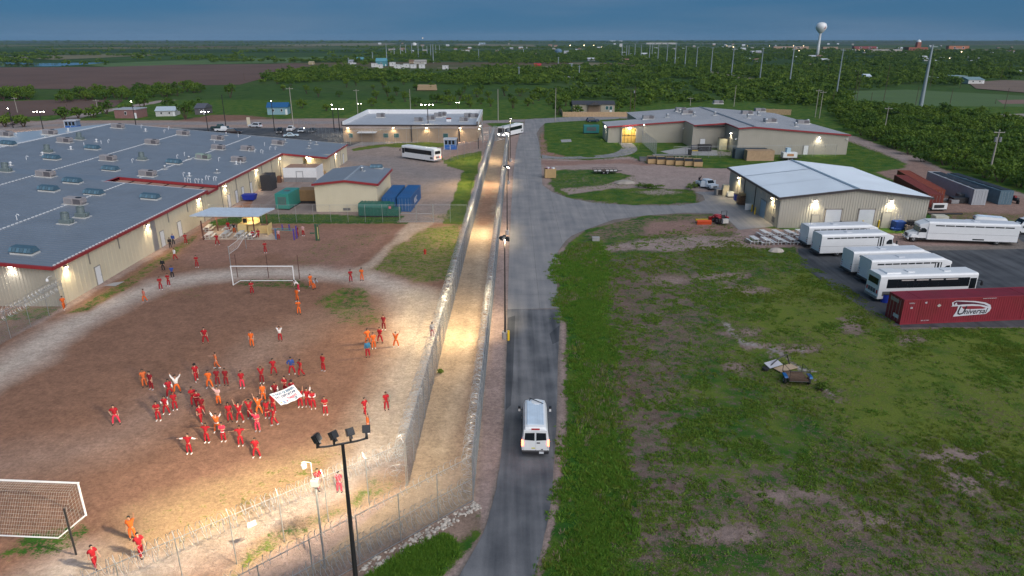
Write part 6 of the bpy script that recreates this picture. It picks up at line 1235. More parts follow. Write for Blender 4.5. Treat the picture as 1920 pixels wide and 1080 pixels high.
wt = thing('white_enclosure', 'white walled enclosure with a gate and tan roof in the court corner', 'shed', (-49.3, 146.6, 0)); obj('wall', MB().bx(0, 7.2, 0, .15, 1.0, 3.1).bx(7.05, 7.2, .15, 5.5, 0, 3.1), m_whitem, wt); obj('lower_wall', MB().bx(0, 7.0, .02, .14, 0, 1.0), m_gunit, wt); obj('roof', MB().bx(.1, 7.0, .2, 5.5, 2.9, 3.0), mat('tan_roof', (.33, .2, .14), .7), wt)
obj('gate', MB().bx(2.8, 2.88, -.08, 0, 0, 2.4).bx(4.2, 4.28, -.08, 0, 0, 2.4).bx(2.88, 4.2, -.08, 0, 2.32, 2.4), m_galv, wt)
db = thing('laundry_cart', 'blue plastic cart beside the long wall', 'cart', P(469, 376)); obj('tub', MB().box((0, 0, .75), (2.0, 1.4, 1.0), top=(1.25, 1.25)), mat('cart_blue', (.01, .03, .32), .5), db); obj('wheel', MB().cyl((-.6, -.5, .12), .12, .1, 8, axis='x'), m_black, db)
for px, py, lb in ((512, 342, 'jumble of pipes and a tank by the wall near the white enclosure'),):
    t = thing('air_compressor', lb, 'equipment', P(px, py)); obj('tank', MB().cyl((-.9, 0, .7), .45, 1.8, 12, axis='x'), m_gunit, t); obj('stand', MB().bx(-.8, .8, -.3, .3, 0, .3), m_black, t); obj('pipe', MB().tube([(-1.6, .4, 0), (-1.6, .4, 2.8), (-1.3, .4, 2.8)], .07, 6), m_gunit, t); obj('crate', MB().bx(1.1, 1.8, -.4, .4, 0, 1.4), mat('rust_brown', (.16, .07, .04), .7), t)
co = thing('trash_compactor', 'dark green trash compactor with ribbed body by the yard fence', 'compactor', (-23.0, 116.8, 0), -.04)
obj('body', MB().prism([(-1.3, .25), (1.3, .25), (1.3, 1.75), (1.0, 2.35), (-1.0, 2.35), (-1.3, 1.75)], -3.6, 1.6, 'x'), m_dgreen, co, bevel=.03)
for i in range(9): obj('rib', MB().bx(-3.4+i*.6, -3.28+i*.6, -1.38, 1.38, .3, 1.75).bx(-3.4+i*.6, -3.28+i*.6, -1.05, 1.05, 2.33, 2.42), m_dgreen, co)
obj('press', MB().bx(1.6, 3.4, -1.2, 1.2, .25, 1.35).bx(1.6, 2.3, -1.2, 1.2, 1.35, 2.2), m_dgreen, co, bevel=.03); obj('skid', MB().bx(-3.5, 3.3, -1.1, 1.1, 0, .25), m_black, co); obj('sticker', MB().bx(1.75, 2.15, -1.24, -1.2, 1.55, 1.95), mat('sticker_pink', (.6, .15, .2), .5), co)
def dumpster(label, p, yaw, group, open_=False):
    t = thing('dumpster', label, 'dumpster', p, yaw, group); m = mat('dumpster_tan', (.46, .31, .15), .55, var=.1, dirt=.2)
    if not open_:
        obj('body', MB().prism([(-1.0, .12), (1.0, .12), (1.0, 1.75), (-.25, 1.7), (-1.0, 1.25)], -1.05, 1.05, 'x'), m, t, bevel=.02); obj('lid', MB().add([(-1.0, -1.06, 1.3), (1.0, -1.06, 1.3), (1.0, -.3, 1.76), (-1.0, -.3, 1.76), (-1.0, -1.06, 1.36), (1.0, -1.06, 1.36), (1.0, -.3, 1.82), (-1.0, -.3, 1.82)], [(0, 3, 2, 1), (4, 5, 6, 7), (0, 1, 5, 4), (2, 3, 7, 6), (0, 4, 7, 3), (1, 2, 6, 5)]), m_black, t)
        obj('top_lid', MB().bx(-.98, .98, -.25, .98, 1.74, 1.80), m, t)
        for s in (-1, 1): obj('fork_pocket', MB().bx(s*1.13-.08, s*1.13+.08, -.6, .6, .8, 1.0), m, t)
    else:
        obj('body', MB().bx(-1.25, 1.25, -1.0, -.92, .1, 2.1).bx(-1.25, 1.25, .92, 1.0, .1, 2.1).bx(-1.25, -1.17, -.92, .92, .1, 2.1).bx(1.17, 1.25, -.92, .92, .1, 2.1).bx(-1.17, 1.17, -.92, .92, .1, .2), m, t)
        for i in range(5): obj('stiffener', MB().bx(-1.1+i*.52, -1.0+i*.52, -1.06, -1.0, .15, 2.05), m, t)
        for i in range(9): obj('rubbish', MB().box((random.uniform(-.9, .9), random.uniform(-.6, .6), 1.9+random.random()*.25), (.6, .5, .4), random.random()*3), [mat('bag_black', (.02, .02, .03), .3), mat('bag_pink', (.45, .2, .25), .5), m_white][i % 3], t)
    return t
dn = ['leftmost', 'second', 'third', 'fourth', 'fifth', 'rightmost']
for i in range(6):
    p = P(1221+i*17.2, 306.5+i*1.1); dumpster('tan lidded dumpster, %s of the six beside the gravel road' % dn[i], p, 0, 'tan dumpsters in a row')
dumpster('tall tan open dumpster heaped with rubbish at the roadside', P(1031, 333), .05, None, True)
du = thing('drum_pile', 'small flat grey skip at the left end of the dumpster row', 'skip', P(1208, 302)); obj('body', MB().box((0, 0, .5), (2.2, 1.6, .9), top=(1.15, 1.1)), m_gunit, du); obj('rim', MB().bx(-1.3, 1.3, -.9, .9, .92, 1.0), m_grey, du)
def flatbed(label, p, yaw, L_=5.5, W_=2.0, rails=True, goose=False):
    t = thing('flatbed_trailer', label, 'trailer', p, yaw); obj('deck', MB().bx(-L_/2, L_/2, -W_/2, W_/2, .6 if not goose else .85, .68 if not goose else .95), mat('deck_grey', (.22, .21, .2), .8) if goose else m_woodp, t)
    obj('chassis', MB().bx(-L_/2, L_/2, -W_/2-.05, -W_/2+.05, .5, .66).bx(-L_/2, L_/2, W_/2-.05, W_/2+.05, .5, .66), m_black, t)
    if rails:
        for y in (-W_/2, W_/2): obj('side_rail', MB().bx(-L_/2, L_/2, y-.03, y+.03, 1.05, 1.12), m_black, t)
        for i in range(7):
            for y in (-W_/2, W_/2): obj('stake', MB().bx(-L_/2+i*L_/6.05, -L_/2+i*L_/6.05+.05, y-.03, y+.03, .66, 1.1), m_black, t)
            if i < 6 and i not in (2,): obj('side_panel', MB().bx(-L_/2+i*L_/6.05+.1, -L_/2+(i+1)*L_/6.05-.1, -W_/2-.05, -W_/2-.035, .7, 1.0), mat('panel_white', (.55, .55, .57), .5), t)
    for q in (-.45, .45):
        for s in (-1, 1): w_ = wheel(t, q, s*(W_/2+.12), .36, .2); w_.rotation_euler = (0, PI/2, PI/2)
    obj('tongue', MB().tube([(L_/2, -.5, .55), (L_/2+1.2, 0, .55), (L_/2, .5, .55)], .05, 5), m_black, t)
    if goose:
        obj('gooseneck', MB().bx(L_/2-.3, L_/2+.3, -.8, .8, .9, 2.3).bx(L_/2+.3, L_/2+3.0, -.25, .25, 2.0, 2.3), m_black, t); obj('stripe', MB().bx(L_/2+.5, L_/2+2, -.28, -.25, 1.9, 2.2), mat('gold_stripe', (.5, .35, .08), .5), t)
        for i in range(9): obj('side_reflector', MB().bx(-L_/2+.5+i*L_/9.5, -L_/2+.9+i*L_/9.5, -W_/2-.08, -W_/2-.05, .52, .64), mat('reflector_pale', (.5, .5, .5), .4), t)
    return t
flatbed('small black utility trailer with mesh sides on the grass island', P(1134, 325), .03); flatbed('long gooseneck flatbed trailer behind the tan dumpsters', P(1258, 297), -.01, 9.5, 2.4, False, True)
lt = flatbed('white panelled machine trailer between tan container and shop roof', P(1478, 300), 0, 4.5, 2.0, False); obj('machine', MB().bx(-1.8, 1.8, -.9, .9, .7, 2.0), m_whitem, lt, bevel=.04); obj('water_tank', MB().bx(-.9, .1, -.6, .6, 2.0, 3.1), mat('tank_pale_blue', (.45, .62, .75), .5), lt, bevel=.05); obj('graphic', MB().bx(-.8, .9, -.93, -.9, 1.1, 1.7), mat('graphic_orange', (.5, .25, .12), .6), lt)
# tractor, spreader
tr = thing('tractor', 'small red tractor with black hood frame at the grass edge', 'tractor', P(1349, 418), .25); mtr = mat('tractor_red', (.45, .02, .02), .35)
obj('hood', MB().bx(-.4, .4, -.2, 1.3, .75, 1.25), mtr, tr, bevel=.06); obj('seat', MB().bx(-.3, .3, -.9, -.4, 1.0, 1.1).bx(-.3, .3, -.98, -.88, 1.1, 1.6), m_black, tr); obj('roll_bar', MB().tube([(-.5, -1.1, .8), (-.5, -1.1, 2.3), (.5, -1.1, 2.3), (.5, -1.1, .8)], .05, 6), m_black, tr); obj('fender', MB().bx(-.95, -.5, -1.2, -.2, 1.15, 1.25).bx(.5, .95, -1.2, -.2, 1.15, 1.25), mtr, tr); obj('chassis', MB().bx(-.3, .3, -1.1, 1.2, .5, .8), m_black, tr)
for s in (-1, 1): wheel(tr, s*.75, -.7, .62, .4); wheel(tr, s*.6, .95, .36, .25); obj('loader_arm', MB().tube([(s*.6, -.2, 1.1), (s*.6, 1.0, 1.2), (s*.6, 1.9, .4)], .07, 5), mtr, tr)
obj('bucket', MB().box((0, 2.1, .35), (1.6, .5, .5)), mtr, tr); obj('rear_weight', MB().bx(-.5, .5, -1.9, -1.4, .4, 1.1), mat('weight_pale', (.5, .48, .45), .6), tr)
sp = thing('orange_blade', 'orange blade attachment with yellow bar lying by the tractor', 'farm implement', P(1319, 420), .05); obj('blade', MB().box((0, -.2, .35), (2.4, .5, .6), 0, rx=.3), mat('implement_orange', (.60, .08, .02), .5), sp); obj('bar', MB().bx(-1.2, .9, .5, .9, .4, .7), mat('implement_yellow', (.5, .32, .03), .5), sp)
# small trailer and wreck on the field
ft = thing('cart_trailer', 'small dark mesh cart with blue fenders on the grass field', 'trailer', P(1496, 724), -.08); obj('floor', MB().bx(-.85, .85, -.1, 1.9, .5, .56), m_woodp, ft)
fr = MB()
for x in (-.85, .85): fr.tube([(x, -.1, .5), (x, -.1, 1.5), (x, 1.9, 1.3), (x, 1.9, .5)], .03, 4)
fr.tube([(-.85, -.1, 1.5), (.85, -.1, 1.5)], .03, 4).tube([(-.85, -.1, .5), (.85, -.1, .5)], .03, 4); obj('frame', fr, m_black, ft); obj('gate_mesh', chain_panel(1.7, 1.0, .1, .006), mat('rusty_mesh', (.10, .05, .03), .8), ft, (-.85, -.1, .5))
for i in range(6): obj('floor_board', MB().bx(-.82, .82, .0+i*.31, .27+i*.31, .565, .585), mat('old_board', (.14, .09, .06), .9, rnd=.3), ft)
for s in (-1, 1): wheel(ft, s*1.05, .5, .34, .2); obj('fender', MB().box((s*1.07, .5, .80), (.3, .95, .12), top=(1, .8)), mat('fender_blue', (.01, .12, .36), .45), ft)
wr = thing('wrecked_implement', 'collapsed pale board and black bars lying in the grass', 'wreckage', P(1462, 690), .2); obj('board', MB().box((.4, -.3, .12), (2.2, .9, .06), .25), mat('board_tan', (.45, .33, .22), .7), wr); obj('sheet', MB().box((-.6, .2, .4), (1.7, .8, .04), .3, rx=.3), mat('sheet_pale', (.45, .45, .5), .5), wr); obj('bar', MB().tube([(-1.7, -.3, .05), (0, .4, .8), (.9, .5, 1.1), (1.2, .3, .1)], .06, 5), m_black, wr); obj('wheel', MB().cyl((-1.6, -.2, .1), .3, .18, 10), m_tyre, wr)
# white picnic tables stored outside
mwt = mat('stored_table_white', (.66, .67, .68), .4)
rows = [[(1413, 455), (1434, 457), (1457, 456), (1480, 456), (1500, 456)], [(1432, 443), (1455, 443), (1478, 443), (1499, 442)]]
wn = ['leftmost', 'second', 'third', 'fourth', 'fifth']
for r_, row in enumerate(rows):
    for i, (px, py) in enumerate(row):
        pp = P(px, py); t = thing('picnic_table', 'white picnic table set on red gravel, %s of the %s row' % (wn[i], ('front', 'back')[r_]), 'picnic table', pp, .12, 'white picnic tables stored by the shop')
        obj('tabletop', MB().bx(-.4, .4, -1.0, 1.0, .78, .84), mwt, t)
        for s in (-1, 1): obj('bench', MB().bx(s*.75-.15, s*.75+.15, -1.0, 1.0, .42, .47), mwt, t)
        for y in (-.85, .85):
            obj('leg', MB().bx(-.9, .9, y-.03, y+.03, .36, .42).bx(-.3, -.24, y-.03, y+.03, 0, .78).bx(.24, .3, y-.03, y+.03, 0, .78).bx(-.9, -.84, y-.03, y+.03, 0, .42).bx(.84, .9, y-.03, y+.03, 0, .42), mwt, t)
# things round the shop
def clutter(name, label, cat, px, py, parts, yaw=0):
    t = thing(name, label, cat, P(px, py), yaw)
    for nm, c, d, m in parts: obj(nm, MB().box(c, d, random.uniform(-.1, .1)), m, t, bevel=.02)
    return t
mbk = mat('pallet_brown', (.20, .11, .06), .8, rnd=.2)
clutter('pallet_stack', 'brown stack of pallets and boxes by the shop side wall', 'pallets', 1394, 383, [('pallet', (0, 0, .2+.35*i), (2.3, 1.7, .22), mbk) for i in range(5)]+[('box', (0, 0, 1.95), (1.8, 1.3, .4), m_wood)])
clutter('blue_bin', 'blue wheeled bin against the shop side wall', 'bin', 1381, 375, [('bin', (0, 0, .6), (1.0, 1.0, 1.15), mat('bin_blue', (.01, .05, .42), .5)), ('lid', (0, 0, 1.22), (1.05, 1.05, .08), m_black)])
clutter('air_conditioner', 'grey condenser unit on the apron by the pickup', 'air conditioner', 1348, 366, [('housing', (0, 0, .7), (1.6, 1.2, 1.3), m_gunit), ('grille', (0, -.62, .7), (1.3, .05, 1.0), m_black)])
clutter('electric_cabinet', 'tall cream cabinet beside the condenser unit', 'cabinet', 1359, 367, [('cabinet', (0, 0, 1.1), (1.2, 1.0, 2.2), m_wall), ('door', (0, -.52, 1.1), (1.0, .04, 1.9), m_wall)])
clutter('boat_hull', 'small white tub on a dark pallet by the shop corner', 'tub', 1371, 369, [('tub', (0, 0, .6), (1.7, 1.3, .8), m_whitem), ('pallet', (0, 0, .1), (1.8, 1.4, .2), m_black)])
clutter('white_board', 'white sheet leaning beside a yellow guard post', 'board', 1403, 394, [('board', (0, 0, .6), (1.3, .1, 1.2), m_whitem), ('foot', (0, .2, .05), (1.3, .5, .08), m_grey)])
for px, py, lb in ((1409, 397, 'beside the white sheet at the side door'), (1415, 402, 'right of the side door'), (1558, 426, 'left of the first roller door'), (1616, 428, 'between the two roller doors'), (1646, 428, 'right of the second roller door')):
    o = obj('guard_post', MB().cyl((0, 0, 0), .12, 1.3, 10), MATS['safety_yellow'], None, P(px, py)); tag(o, 'yellow guard post ' + lb, 'bollard', 'yellow guard posts round the shop')
clutter('workbench', 'tan topped bench outside the shop front', 'bench', 1533, 424, [('top', (0, 0, 1.0), (2.0, 1.1, .1), m_wood), ('shelf', (0, 0, .4), (1.9, 1.0, .08), m_grey), ('leg', (-.9, 0, .5), (.1, 1.0, 1.0), m_grey), ('leg', (.9, 0, .5), (.1, 1.0, 1.0), m_grey)])
clutter('green_tub', 'low green tub on the ground at the shop front', 'tub', 1509, 428, [('tub', (0, 0, .25), (1.3, .8, .5), mat('tub_green', (.02, .22, .05), .5)), ('lid', (0, 0, .52), (1.35, .85, .05), MATS['tub_green'])])
clutter('storage_tank', 'long black tank between the roller doors', 'tank', 1581, 428, [('tank', (0, 0, .6), (3.4, 1.1, 1.0), m_black), ('cap', (-.6, 0, 1.15), (.3, .3, .2), m_black)])
clutter('tarp_pile', 'blue tarpaulin thrown over a pile by the shop wall', 'tarpaulin', 1684, 430, [('tarp', (0, .2, .7), (1.7, 1.4, 1.3), mat('tarp_blue', (.01, .05, .22), .6)), ('fold', (-.7, -.5, .2), (1.4, .9, .35), MATS['tarp_blue'])])
clutter('scrap_pile', 'heap of bundled scrap and black bags by the shop wall', 'scrap', 1708, 433, [('bundle', (0, .2, .5), (1.9, 1.3, .9), mat('bundle_brown', (.2, .16, .14), .8)), ('bag', (0, .3, 1.3), (1.2, .9, .7), m_black), ('bag', (.7, -.6, .3), (1.1, .8, .5), m_black)])
clutter('mower', 'white and grey mower parked at the shop corner', 'mower', 1734, 431, [('body', (0, 0, .5), (1.6, 1.0, .7), m_whitem), ('crate', (0, .9, .9), (1.7, .7, .9), m_gunit), ('seat', (-.3, .2, 1.1), (.5, .5, .6), m_grey)])
tk = clutter('water_trailer', 'cream tank trailer with a spare wheel at the shop corner', 'trailer', 1757, 432, [('tank', (0, 0, 1.3), (2.0, 1.6, 2.4), mat('tank_cream', (.55, .52, .42), .5))]); o = obj('spare_wheel', MB().lathe((0, 0, 0), [(.25, 0), (.5, .0), (.52, .2), (.25, .2)], 16), m_tyre, tk, (.1, -.8, 1.1)); o.rotation_euler = (PI/2, 0, 0)
clutter('scrap_cart', 'white framed cart beside the rust red container', 'cart', 1760, 396, [('panel', (0, 0, .9), (2.6, .2, 1.1), m_whitem), ('panel_inset', (0, -.12, .9), (2.1, .04, .6), m_black), ('base', (0, .5, .3), (2.6, 1.2, .2), m_black)])
clutter('scrap_heap', 'dark heap of car parts between the containers', 'scrap', 1796, 380, [('block', (0, 0, .6), (3.0, 1.6, 1.0), m_black), ('block', (1.8, 1.6, .8), (2.2, 1.4, 1.2), m_grey), ('pipe', (-1.6, 1.2, .3), (3.4, .5, .4), m_gunit), ('block', (-1.2, -.6, .4), (1.4, 1.0, .7), m_gunit)])
clutter('green_sheet', 'crumpled bright green sheet at the foot of the grey trailer', 'sheet', 1827, 382, [('sheet', (0, 0, .35), (1.4, 1.0, .6), mat('sheet_green', (.02, .25, .06), .6)), ('sheet', (.5, -.3, .2), (.8, .8, .35), MATS['sheet_green'])])
clutter('motorcycle', 'dark motorcycle parked right of the blue grey container', 'motorcycle', 1901, 380, [('engine', (0, 0, .7), (.6, 1.6, .6), m_black), ('tank', (0, .2, 1.1), (.4, .8, .35), mat('tank_red', (.3, .02, .02), .4)), ('wheel', (0, .95, .35), (.2, .7, .7), m_tyre), ('wheel', (0, -.95, .35), (.2, .7, .7), m_tyre), ('handlebar', (0, .6, 1.45), (.9, .1, .1), m_gunit)])
clutter('loose_beam', 'long dark beams lying on the bare dirt', 'beam', 1772, 402, [('beam', (0, 0, .12), (6.0, .4, .22), m_black), ('beam', (1.0, .6, .1), (5.0, .3, .18), mbk)])
clutter('pale_block', 'small pale concrete block lying in the grass by the road bend', 'block', 1117, 451, [('block', (0, 0, .25), (1.1, .8, .5), m_conc), ('cap', (0, 0, .53), (1.15, .85, .06), m_conc)])
for px, py, lb in ((1455, 472, 'pale boulder at the corner of the bus lot'), (1171, 344, 'low brown boulder on the grass island')):
    o = obj('boulder', MB().lathe((0, 0, -.2), [(1.0, 0), (1.2, .3), (.9, .7), (.4, .9)], 8), mat('pale_stone', (.4, .4, .4)), None, P(px, py)); o.scale = (1, .6, .8) if px > 1300 else (2, 1.3, 1); tag(o, lb, 'boulder')
# pallets of small stuff on the office side
clutter('yellow_cabinet', 'pale yellow cabinet against the office recess wall', 'cabinet', 1353, 281, [('cabinet', (0, 0, 1.6), (2.2, 1.4, 3.2), mat('cabinet_cream', (.6, .55, .38), .5)), ('cap', (0, 0, 3.25), (2.4, 1.5, .1), m_brown)])
clutter('chiller', 'dark chiller unit in the fenced office recess', 'chiller', 1320, 283, [('unit', (0, 0, .9), (3.6, 1.6, 1.8), m_black), ('unit', (-2.8, 0, .8), (1.6, 1.4, 1.6), m_grey)])
# guard booths
def booth(label, px, py, yaw=0, s=1.0):
    t = thing('guard_booth', label, 'booth', P(px, py), yaw, None); mbb = mat('booth_blue', (.01, .11, .42), .5); t.scale = (s,)*3
    obj('base', MB().bx(-1.7, 1.7, -1.5, 1.5, 0, 1.25), mbb, t); obj('upper_wall', MB().bx(-1.68, 1.68, -1.48, 1.48, 1.25, 2.7), mat('booth_upper', (.16, .24, .36), .5), t); obj('roof', MB().bx(-1.85, 1.85, -1.65, 1.65, 2.7, 2.95), mat('booth_roof', (.5, .52, .56), .5), t)
    for i in range(3): obj('window', MB().bx(-1.4+i*1.0, -.75+i*1.0, -1.52, -1.48, 1.45, 2.5), m_glass, t)
    obj('window', MB().bx(-1.72, -1.68, -1.0, .8, 1.45, 2.5), m_glass, t); obj('door_frame', MB().bx(-.05, .05, -1.54, -1.5, 0, 1.3).bx(-1.72, -1.6, -1.54, -1.5, 0, 2.7), m_white, t); return t
booth('blue and white guard booth between the court and the gate', 845, 279); booth('blue and white guard booth beyond the roof at far left', 138, 243, .15, 1.1)
for px, py, top, lb in ((858, 274, 258, 'black post right of the guard booth'), (897, 279, 259, 'black post in the grass by the sally port'), (1159, 272, 266, 'low dark path light at the entrance path')): post(px, py, top, lb, m_black, .12 if px < 1000 else .08)
tb = obj('notice_board', MB().bx(-.6, .6, -.1, .1, 0, 3.0), m_wall, None, P(467, 236)); tag(tb, 'upright tan board at the edge of the northern road', 'board')
# ================================================================== PEOPLE
def skin_mesh(name, pts, edges, radii, sub=1, root=0):
    me = bpy.data.meshes.new(name); me.from_pydata([tuple(p) for p in pts], edges, []); o = bpy.data.objects.new(name, me); COL.objects.link(o)
    m = o.modifiers.new('s', 'SKIN'); m.use_smooth_shade = True; m2 = o.modifiers.new('u', 'SUBSURF'); m2.levels = sub; m2.render_levels = sub
    for i, r in enumerate(radii): v = me.skin_vertices[0].data[i]; v.radius = r if isinstance(r, tuple) else (r, r); v.use_root = (i == root)
    bpy.context.view_layer.update(); out = bpy.data.meshes.new_from_object(o.evaluated_get(bpy.context.evaluated_depsgraph_get()))
    COL.objects.unlink(o); bpy.data.objects.remove(o)
    for p in out.polygons: p.use_smooth = True
    return out
V = Vector
def build_pose(name, arms, legs=None, lean=(0, 0), sit=False, bend=0):
    lx, ly = lean; pz = .50 if sit else .93
    def sp(x, y, z):      # lean and bend applied above the pelvis
        q = z-.93; yy = y+ly*q; xx = x+lx*q; zz = z
        if bend: yy = y-math.sin(bend)*q; zz = .93+math.cos(bend)*q
        return V((xx, yy, zz-(.93-pz)))
    pel = sp(0, 0, .93); wa_ = sp(0, 0, 1.10); ch = sp(0, 0, 1.33); ne = sp(0, 0, 1.49); hb = sp(0, -.01, 1.57); hd = sp(0, -.02, 1.68)
    sh = {s: sp(s*.185, 0, 1.42) for s in (-1, 1)}; arm = {}
    for s, (e, w_) in zip((-1, 1), arms):     # elbow and wrist relative to the shoulder, x outward
        ee = sh[s]+V((s*e[0], e[1], e[2])); ww = ee+V((s*w_[0], w_[1], w_[2])); arm[s] = (ee, ww)
    leg = {}
    L0 = legs or (((.05, -.02, -.43), (.02, .02, -.43)), ((.05, -.02, -.43), (.02, .02, -.43)))
    if sit: L0 = (((.08, -.42, .02), (.02, -.02, -.42)),)*2
    hp = {s: V((s*.09+pel.x, pel.y, pel.z-.03)) for s in (-1, 1)}
    for s, (k, a) in zip((-1, 1), L0):
        kk = hp[s]+V((s*k[0], k[1], k[2])); aa = kk+V((s*a[0], a[1], a[2])); leg[s] = (kk, aa)
    low = min(leg[s][1].z for s in (-1, 1))-.07
    pts = [pel, wa_, ch, ne, hb, hd, sp(0, -.02, 1.745)]; rad = [(.145, .10), (.135, .09), (.16, .105), .055, .06, .088, .06]; ed = [(0, 1), (1, 2), (2, 3), (3, 4), (4, 5), (5, 6)]
    def add(p, r, par): pts.append(p); rad.append(r); ed.append((par, len(pts)-1)); return len(pts)-1
    for s in (-1, 1):
        a = add(sh[s], .06, 2); b = add(arm[s][0], .042, a); c = add(arm[s][1], .027, b)
        d = (arm[s][1]-arm[s][0]).normalized(); side = d.cross(V((0, 1, .2))).normalized(); pl = add(arm[s][1]+d*.07, (.036, .018), c)
        for j, (off, ln) in enumerate(((-.026, .07), (-.009, .08), (.009, .075), (.026, .06))):
            f1 = add(arm[s][1]+d*.10+side*off, .010, pl); add(arm[s][1]+d*(.10+ln)+side*off*1.3+V((0, -.012, 0)), .008, f1)
        t1 = add(arm[s][1]+d*.05+side*.045*s, .011, c); add(arm[s][1]+d*.09+side*.06*s, .009, t1)
        h = add(hp[s], .085, 0); k = add(leg[s][0], .058, h); an = add(leg[s][1], .038, k); add(leg[s][1]+V((0, -.13, -.04)), .036, an)
    body = skin_mesh('body', pts, ed, rad)
    # face: nose, ears and eyes joined on the head
    bm = bmesh.new(); bm.from_mesh(body)
    def blob(c, r, mi=0):
        q = bmesh.ops.create_icosphere(bm, subdivisions=1, radius=r, matrix=Matrix.Translation(c))
        for v in q['verts']:
            for f in v.link_faces: f.material_index = mi
    blob(hd+V((0, -.10, -.02)), .018)
    for s in (-1, 1): blob(hd+V((s*.09, 0, -.02)), .022); blob(hd+V((s*.033, -.082, .01)), .012, 1)
    blob(hd+V((0, -.085, -.055)), .016, 1)
    bm.to_mesh(body); bm.free()
    R_ = {}
    tp_ = [pel+V((0, 0, -.06)), wa_, ch, sp(0, 0, 1.46)]; tr_ = [(.195, .145), (.18, .13), (.20, .14), (.10, .085)]; te = [(0, 1), (1, 2), (2, 3)]; sp_, sr_, se = [], [], []
    for s in (-1, 1):
        tp_.append(sh[s]); tr_.append(.098); te.append((2, len(tp_)-1)); tp_.append(sh[s].lerp(arm[s][0], .8)); tr_.append(.088); te.append((len(tp_)-2, len(tp_)-1))
    R_['shirt'] = skin_mesh('shirt', tp_, te, tr_)
    for s in (-1, 1): R_['sleeve%d' % s] = skin_mesh('sleeve', [sh[s], arm[s][0], arm[s][0].lerp(arm[s][1], .95)], [(0, 1), (1, 2)], [.105, .072, .055])
    lp = [pel+V((0, 0, .04)), pel+V((0, 0, -.03))]; lr = [(.185, .135), (.195, .14)]; le = [(0, 1)]
    for s in (-1, 1):
        lp.append(hp[s]+V((s*.015, 0, -.05))); lr.append(.112); le.append((1, len(lp)-1)); lp.append(leg[s][0]); lr.append(.088); le.append((len(lp)-2, len(lp)-1)); lp.append(leg[s][1]+V((0, 0, .03))); lr.append(.075); le.append((len(lp)-2, len(lp)-1))
    R_['trousers'] = skin_mesh('trousers', lp, le, lr)
    sb = MB()
    for s in (-1, 1): a = leg[s][1]; sb.box((a.x, a.y-.05, a.z-.045), (.09, .25, .08), 0, top=(.8, .85))
    R_['shoes'] = sb.mesh('shoes', .015)
    hm = MB(); hm.lathe((hd.x, hd.y+.015, hd.z-.03), [(.094, 0), (.102, .04), (.096, .085), (.06, .125), (.02, .135)], 12); R_['hair'] = hm.mesh('hair')
    for v in R_['hair'].vertices:
        if v.co.y < hd.y-.04 and v.co.z < hd.z+.03: v.co.y = hd.y-.035
    cu_ = MB(); cu_.lathe((hd.x, hd.y+.02, hd.z-.05), [(.11, 0), (.14, .05), (.135, .12), (.09, .17), (.02, .18)], 12); R_['curly'] = cu_.mesh('hair')
    R_['body'] = body; R_['low'] = low
    return R_
DN = ((.06, 0, -.28), (.02, -.05, -.25)); HIPS = ((.20, .05, -.22), (-.12, -.12, -.18)); UP = ((.14, -.04, .25), (.04, -.04, .26)); OUTW = ((.25, -.02, -.08), (.24, -.02, .0)); OHD = ((.17, -.02, .20), (-.15, .03, .12)); FWD = ((.06, -.24, -.12), (.0, -.25, .05)); CR_ = ((.08, -.12, -.24), (-.22, -.14, .04)); UPH = ((.20, -.05, .18), (.10, -.05, .24))
walk = (((.0, -.18, -.39), (.0, .02, -.43)), ((.02, .10, -.42), (.0, .20, -.38))); wide = (((.12, -.02, -.42), (.06, .02, -.42)),)*2
POSES = {}
def bp_(k, arms, **kw): POSES[k] = build_pose(k, arms, **kw)
bp_('stand', (DN, DN)); bp_('hips', (HIPS, DN), legs=wide); bp_('wide', (DN, DN), legs=wide); bp_('up', (UP, UPH), legs=wide); bp_('up1', (DN, UP)); bp_('up1l', (UPH, CR_)); bp_('out', (OUTW, OUTW), lean=(.08, 0)); bp_('head', (OHD, OHD)); bp_('point', (FWD, DN), legs=walk)
bp_('walk', (((.05, .12, -.26), (.0, -.03, -.25)), ((.05, -.14, -.25), (0, -.16, -.18))), legs=walk); bp_('cross', (CR_, CR_)); bp_('sit', (FWD, CR_), sit=True); bp_('bend', (((.06, -.15, -.22), (.0, -.14, -.16)),)*2, bend=.75); bp_('hold', (((.05, -.2, -.12), (-.02, -.24, .12)),)*2)
CLO = {'red': (.32, .004, .013), 'dred': (.19, .003, .010), 'rpink': (.55, .03, .07), 'orange': (.66, .12, .015), 'dorange': (.50, .11, .03), 'white': (.70, .70, .72), 'blue': (.02, .06, .26), 'teal': (.03, .16, .30), 'black': (.012, .012, .016), 'pink': (.58, .36, .36), 'grey': (.28, .29, .34), 'stripe': (.55, .16, .12)}
mcl = {k: mat('cloth_'+k, v, .85, var=.1, scale=6, bump=.2, bscale=10) for k, v in CLO.items()}
mskin = [mat('skin_tan', (.36, .19, .12), .6, var=.05), mat('skin_brown', (.22, .11, .065), .6, var=.05), mat('skin_fair', (.46, .26, .19), .6, var=.05)]; mhair = mat('hair_black', (.01, .009, .008), .7); meye = mat('eye_dark', (.02, .015, .012), .4)
for R_ in POSES.values():
    for k, me in R_.items():
        if k == 'low': continue
        me.materials.clear(); me.materials.append(mskin[0] if k == 'body' else mhair if k in ('hair', 'curly') else mcl['red'])
        if k == 'body': me.materials.append(meye)
prng = random.Random(5)
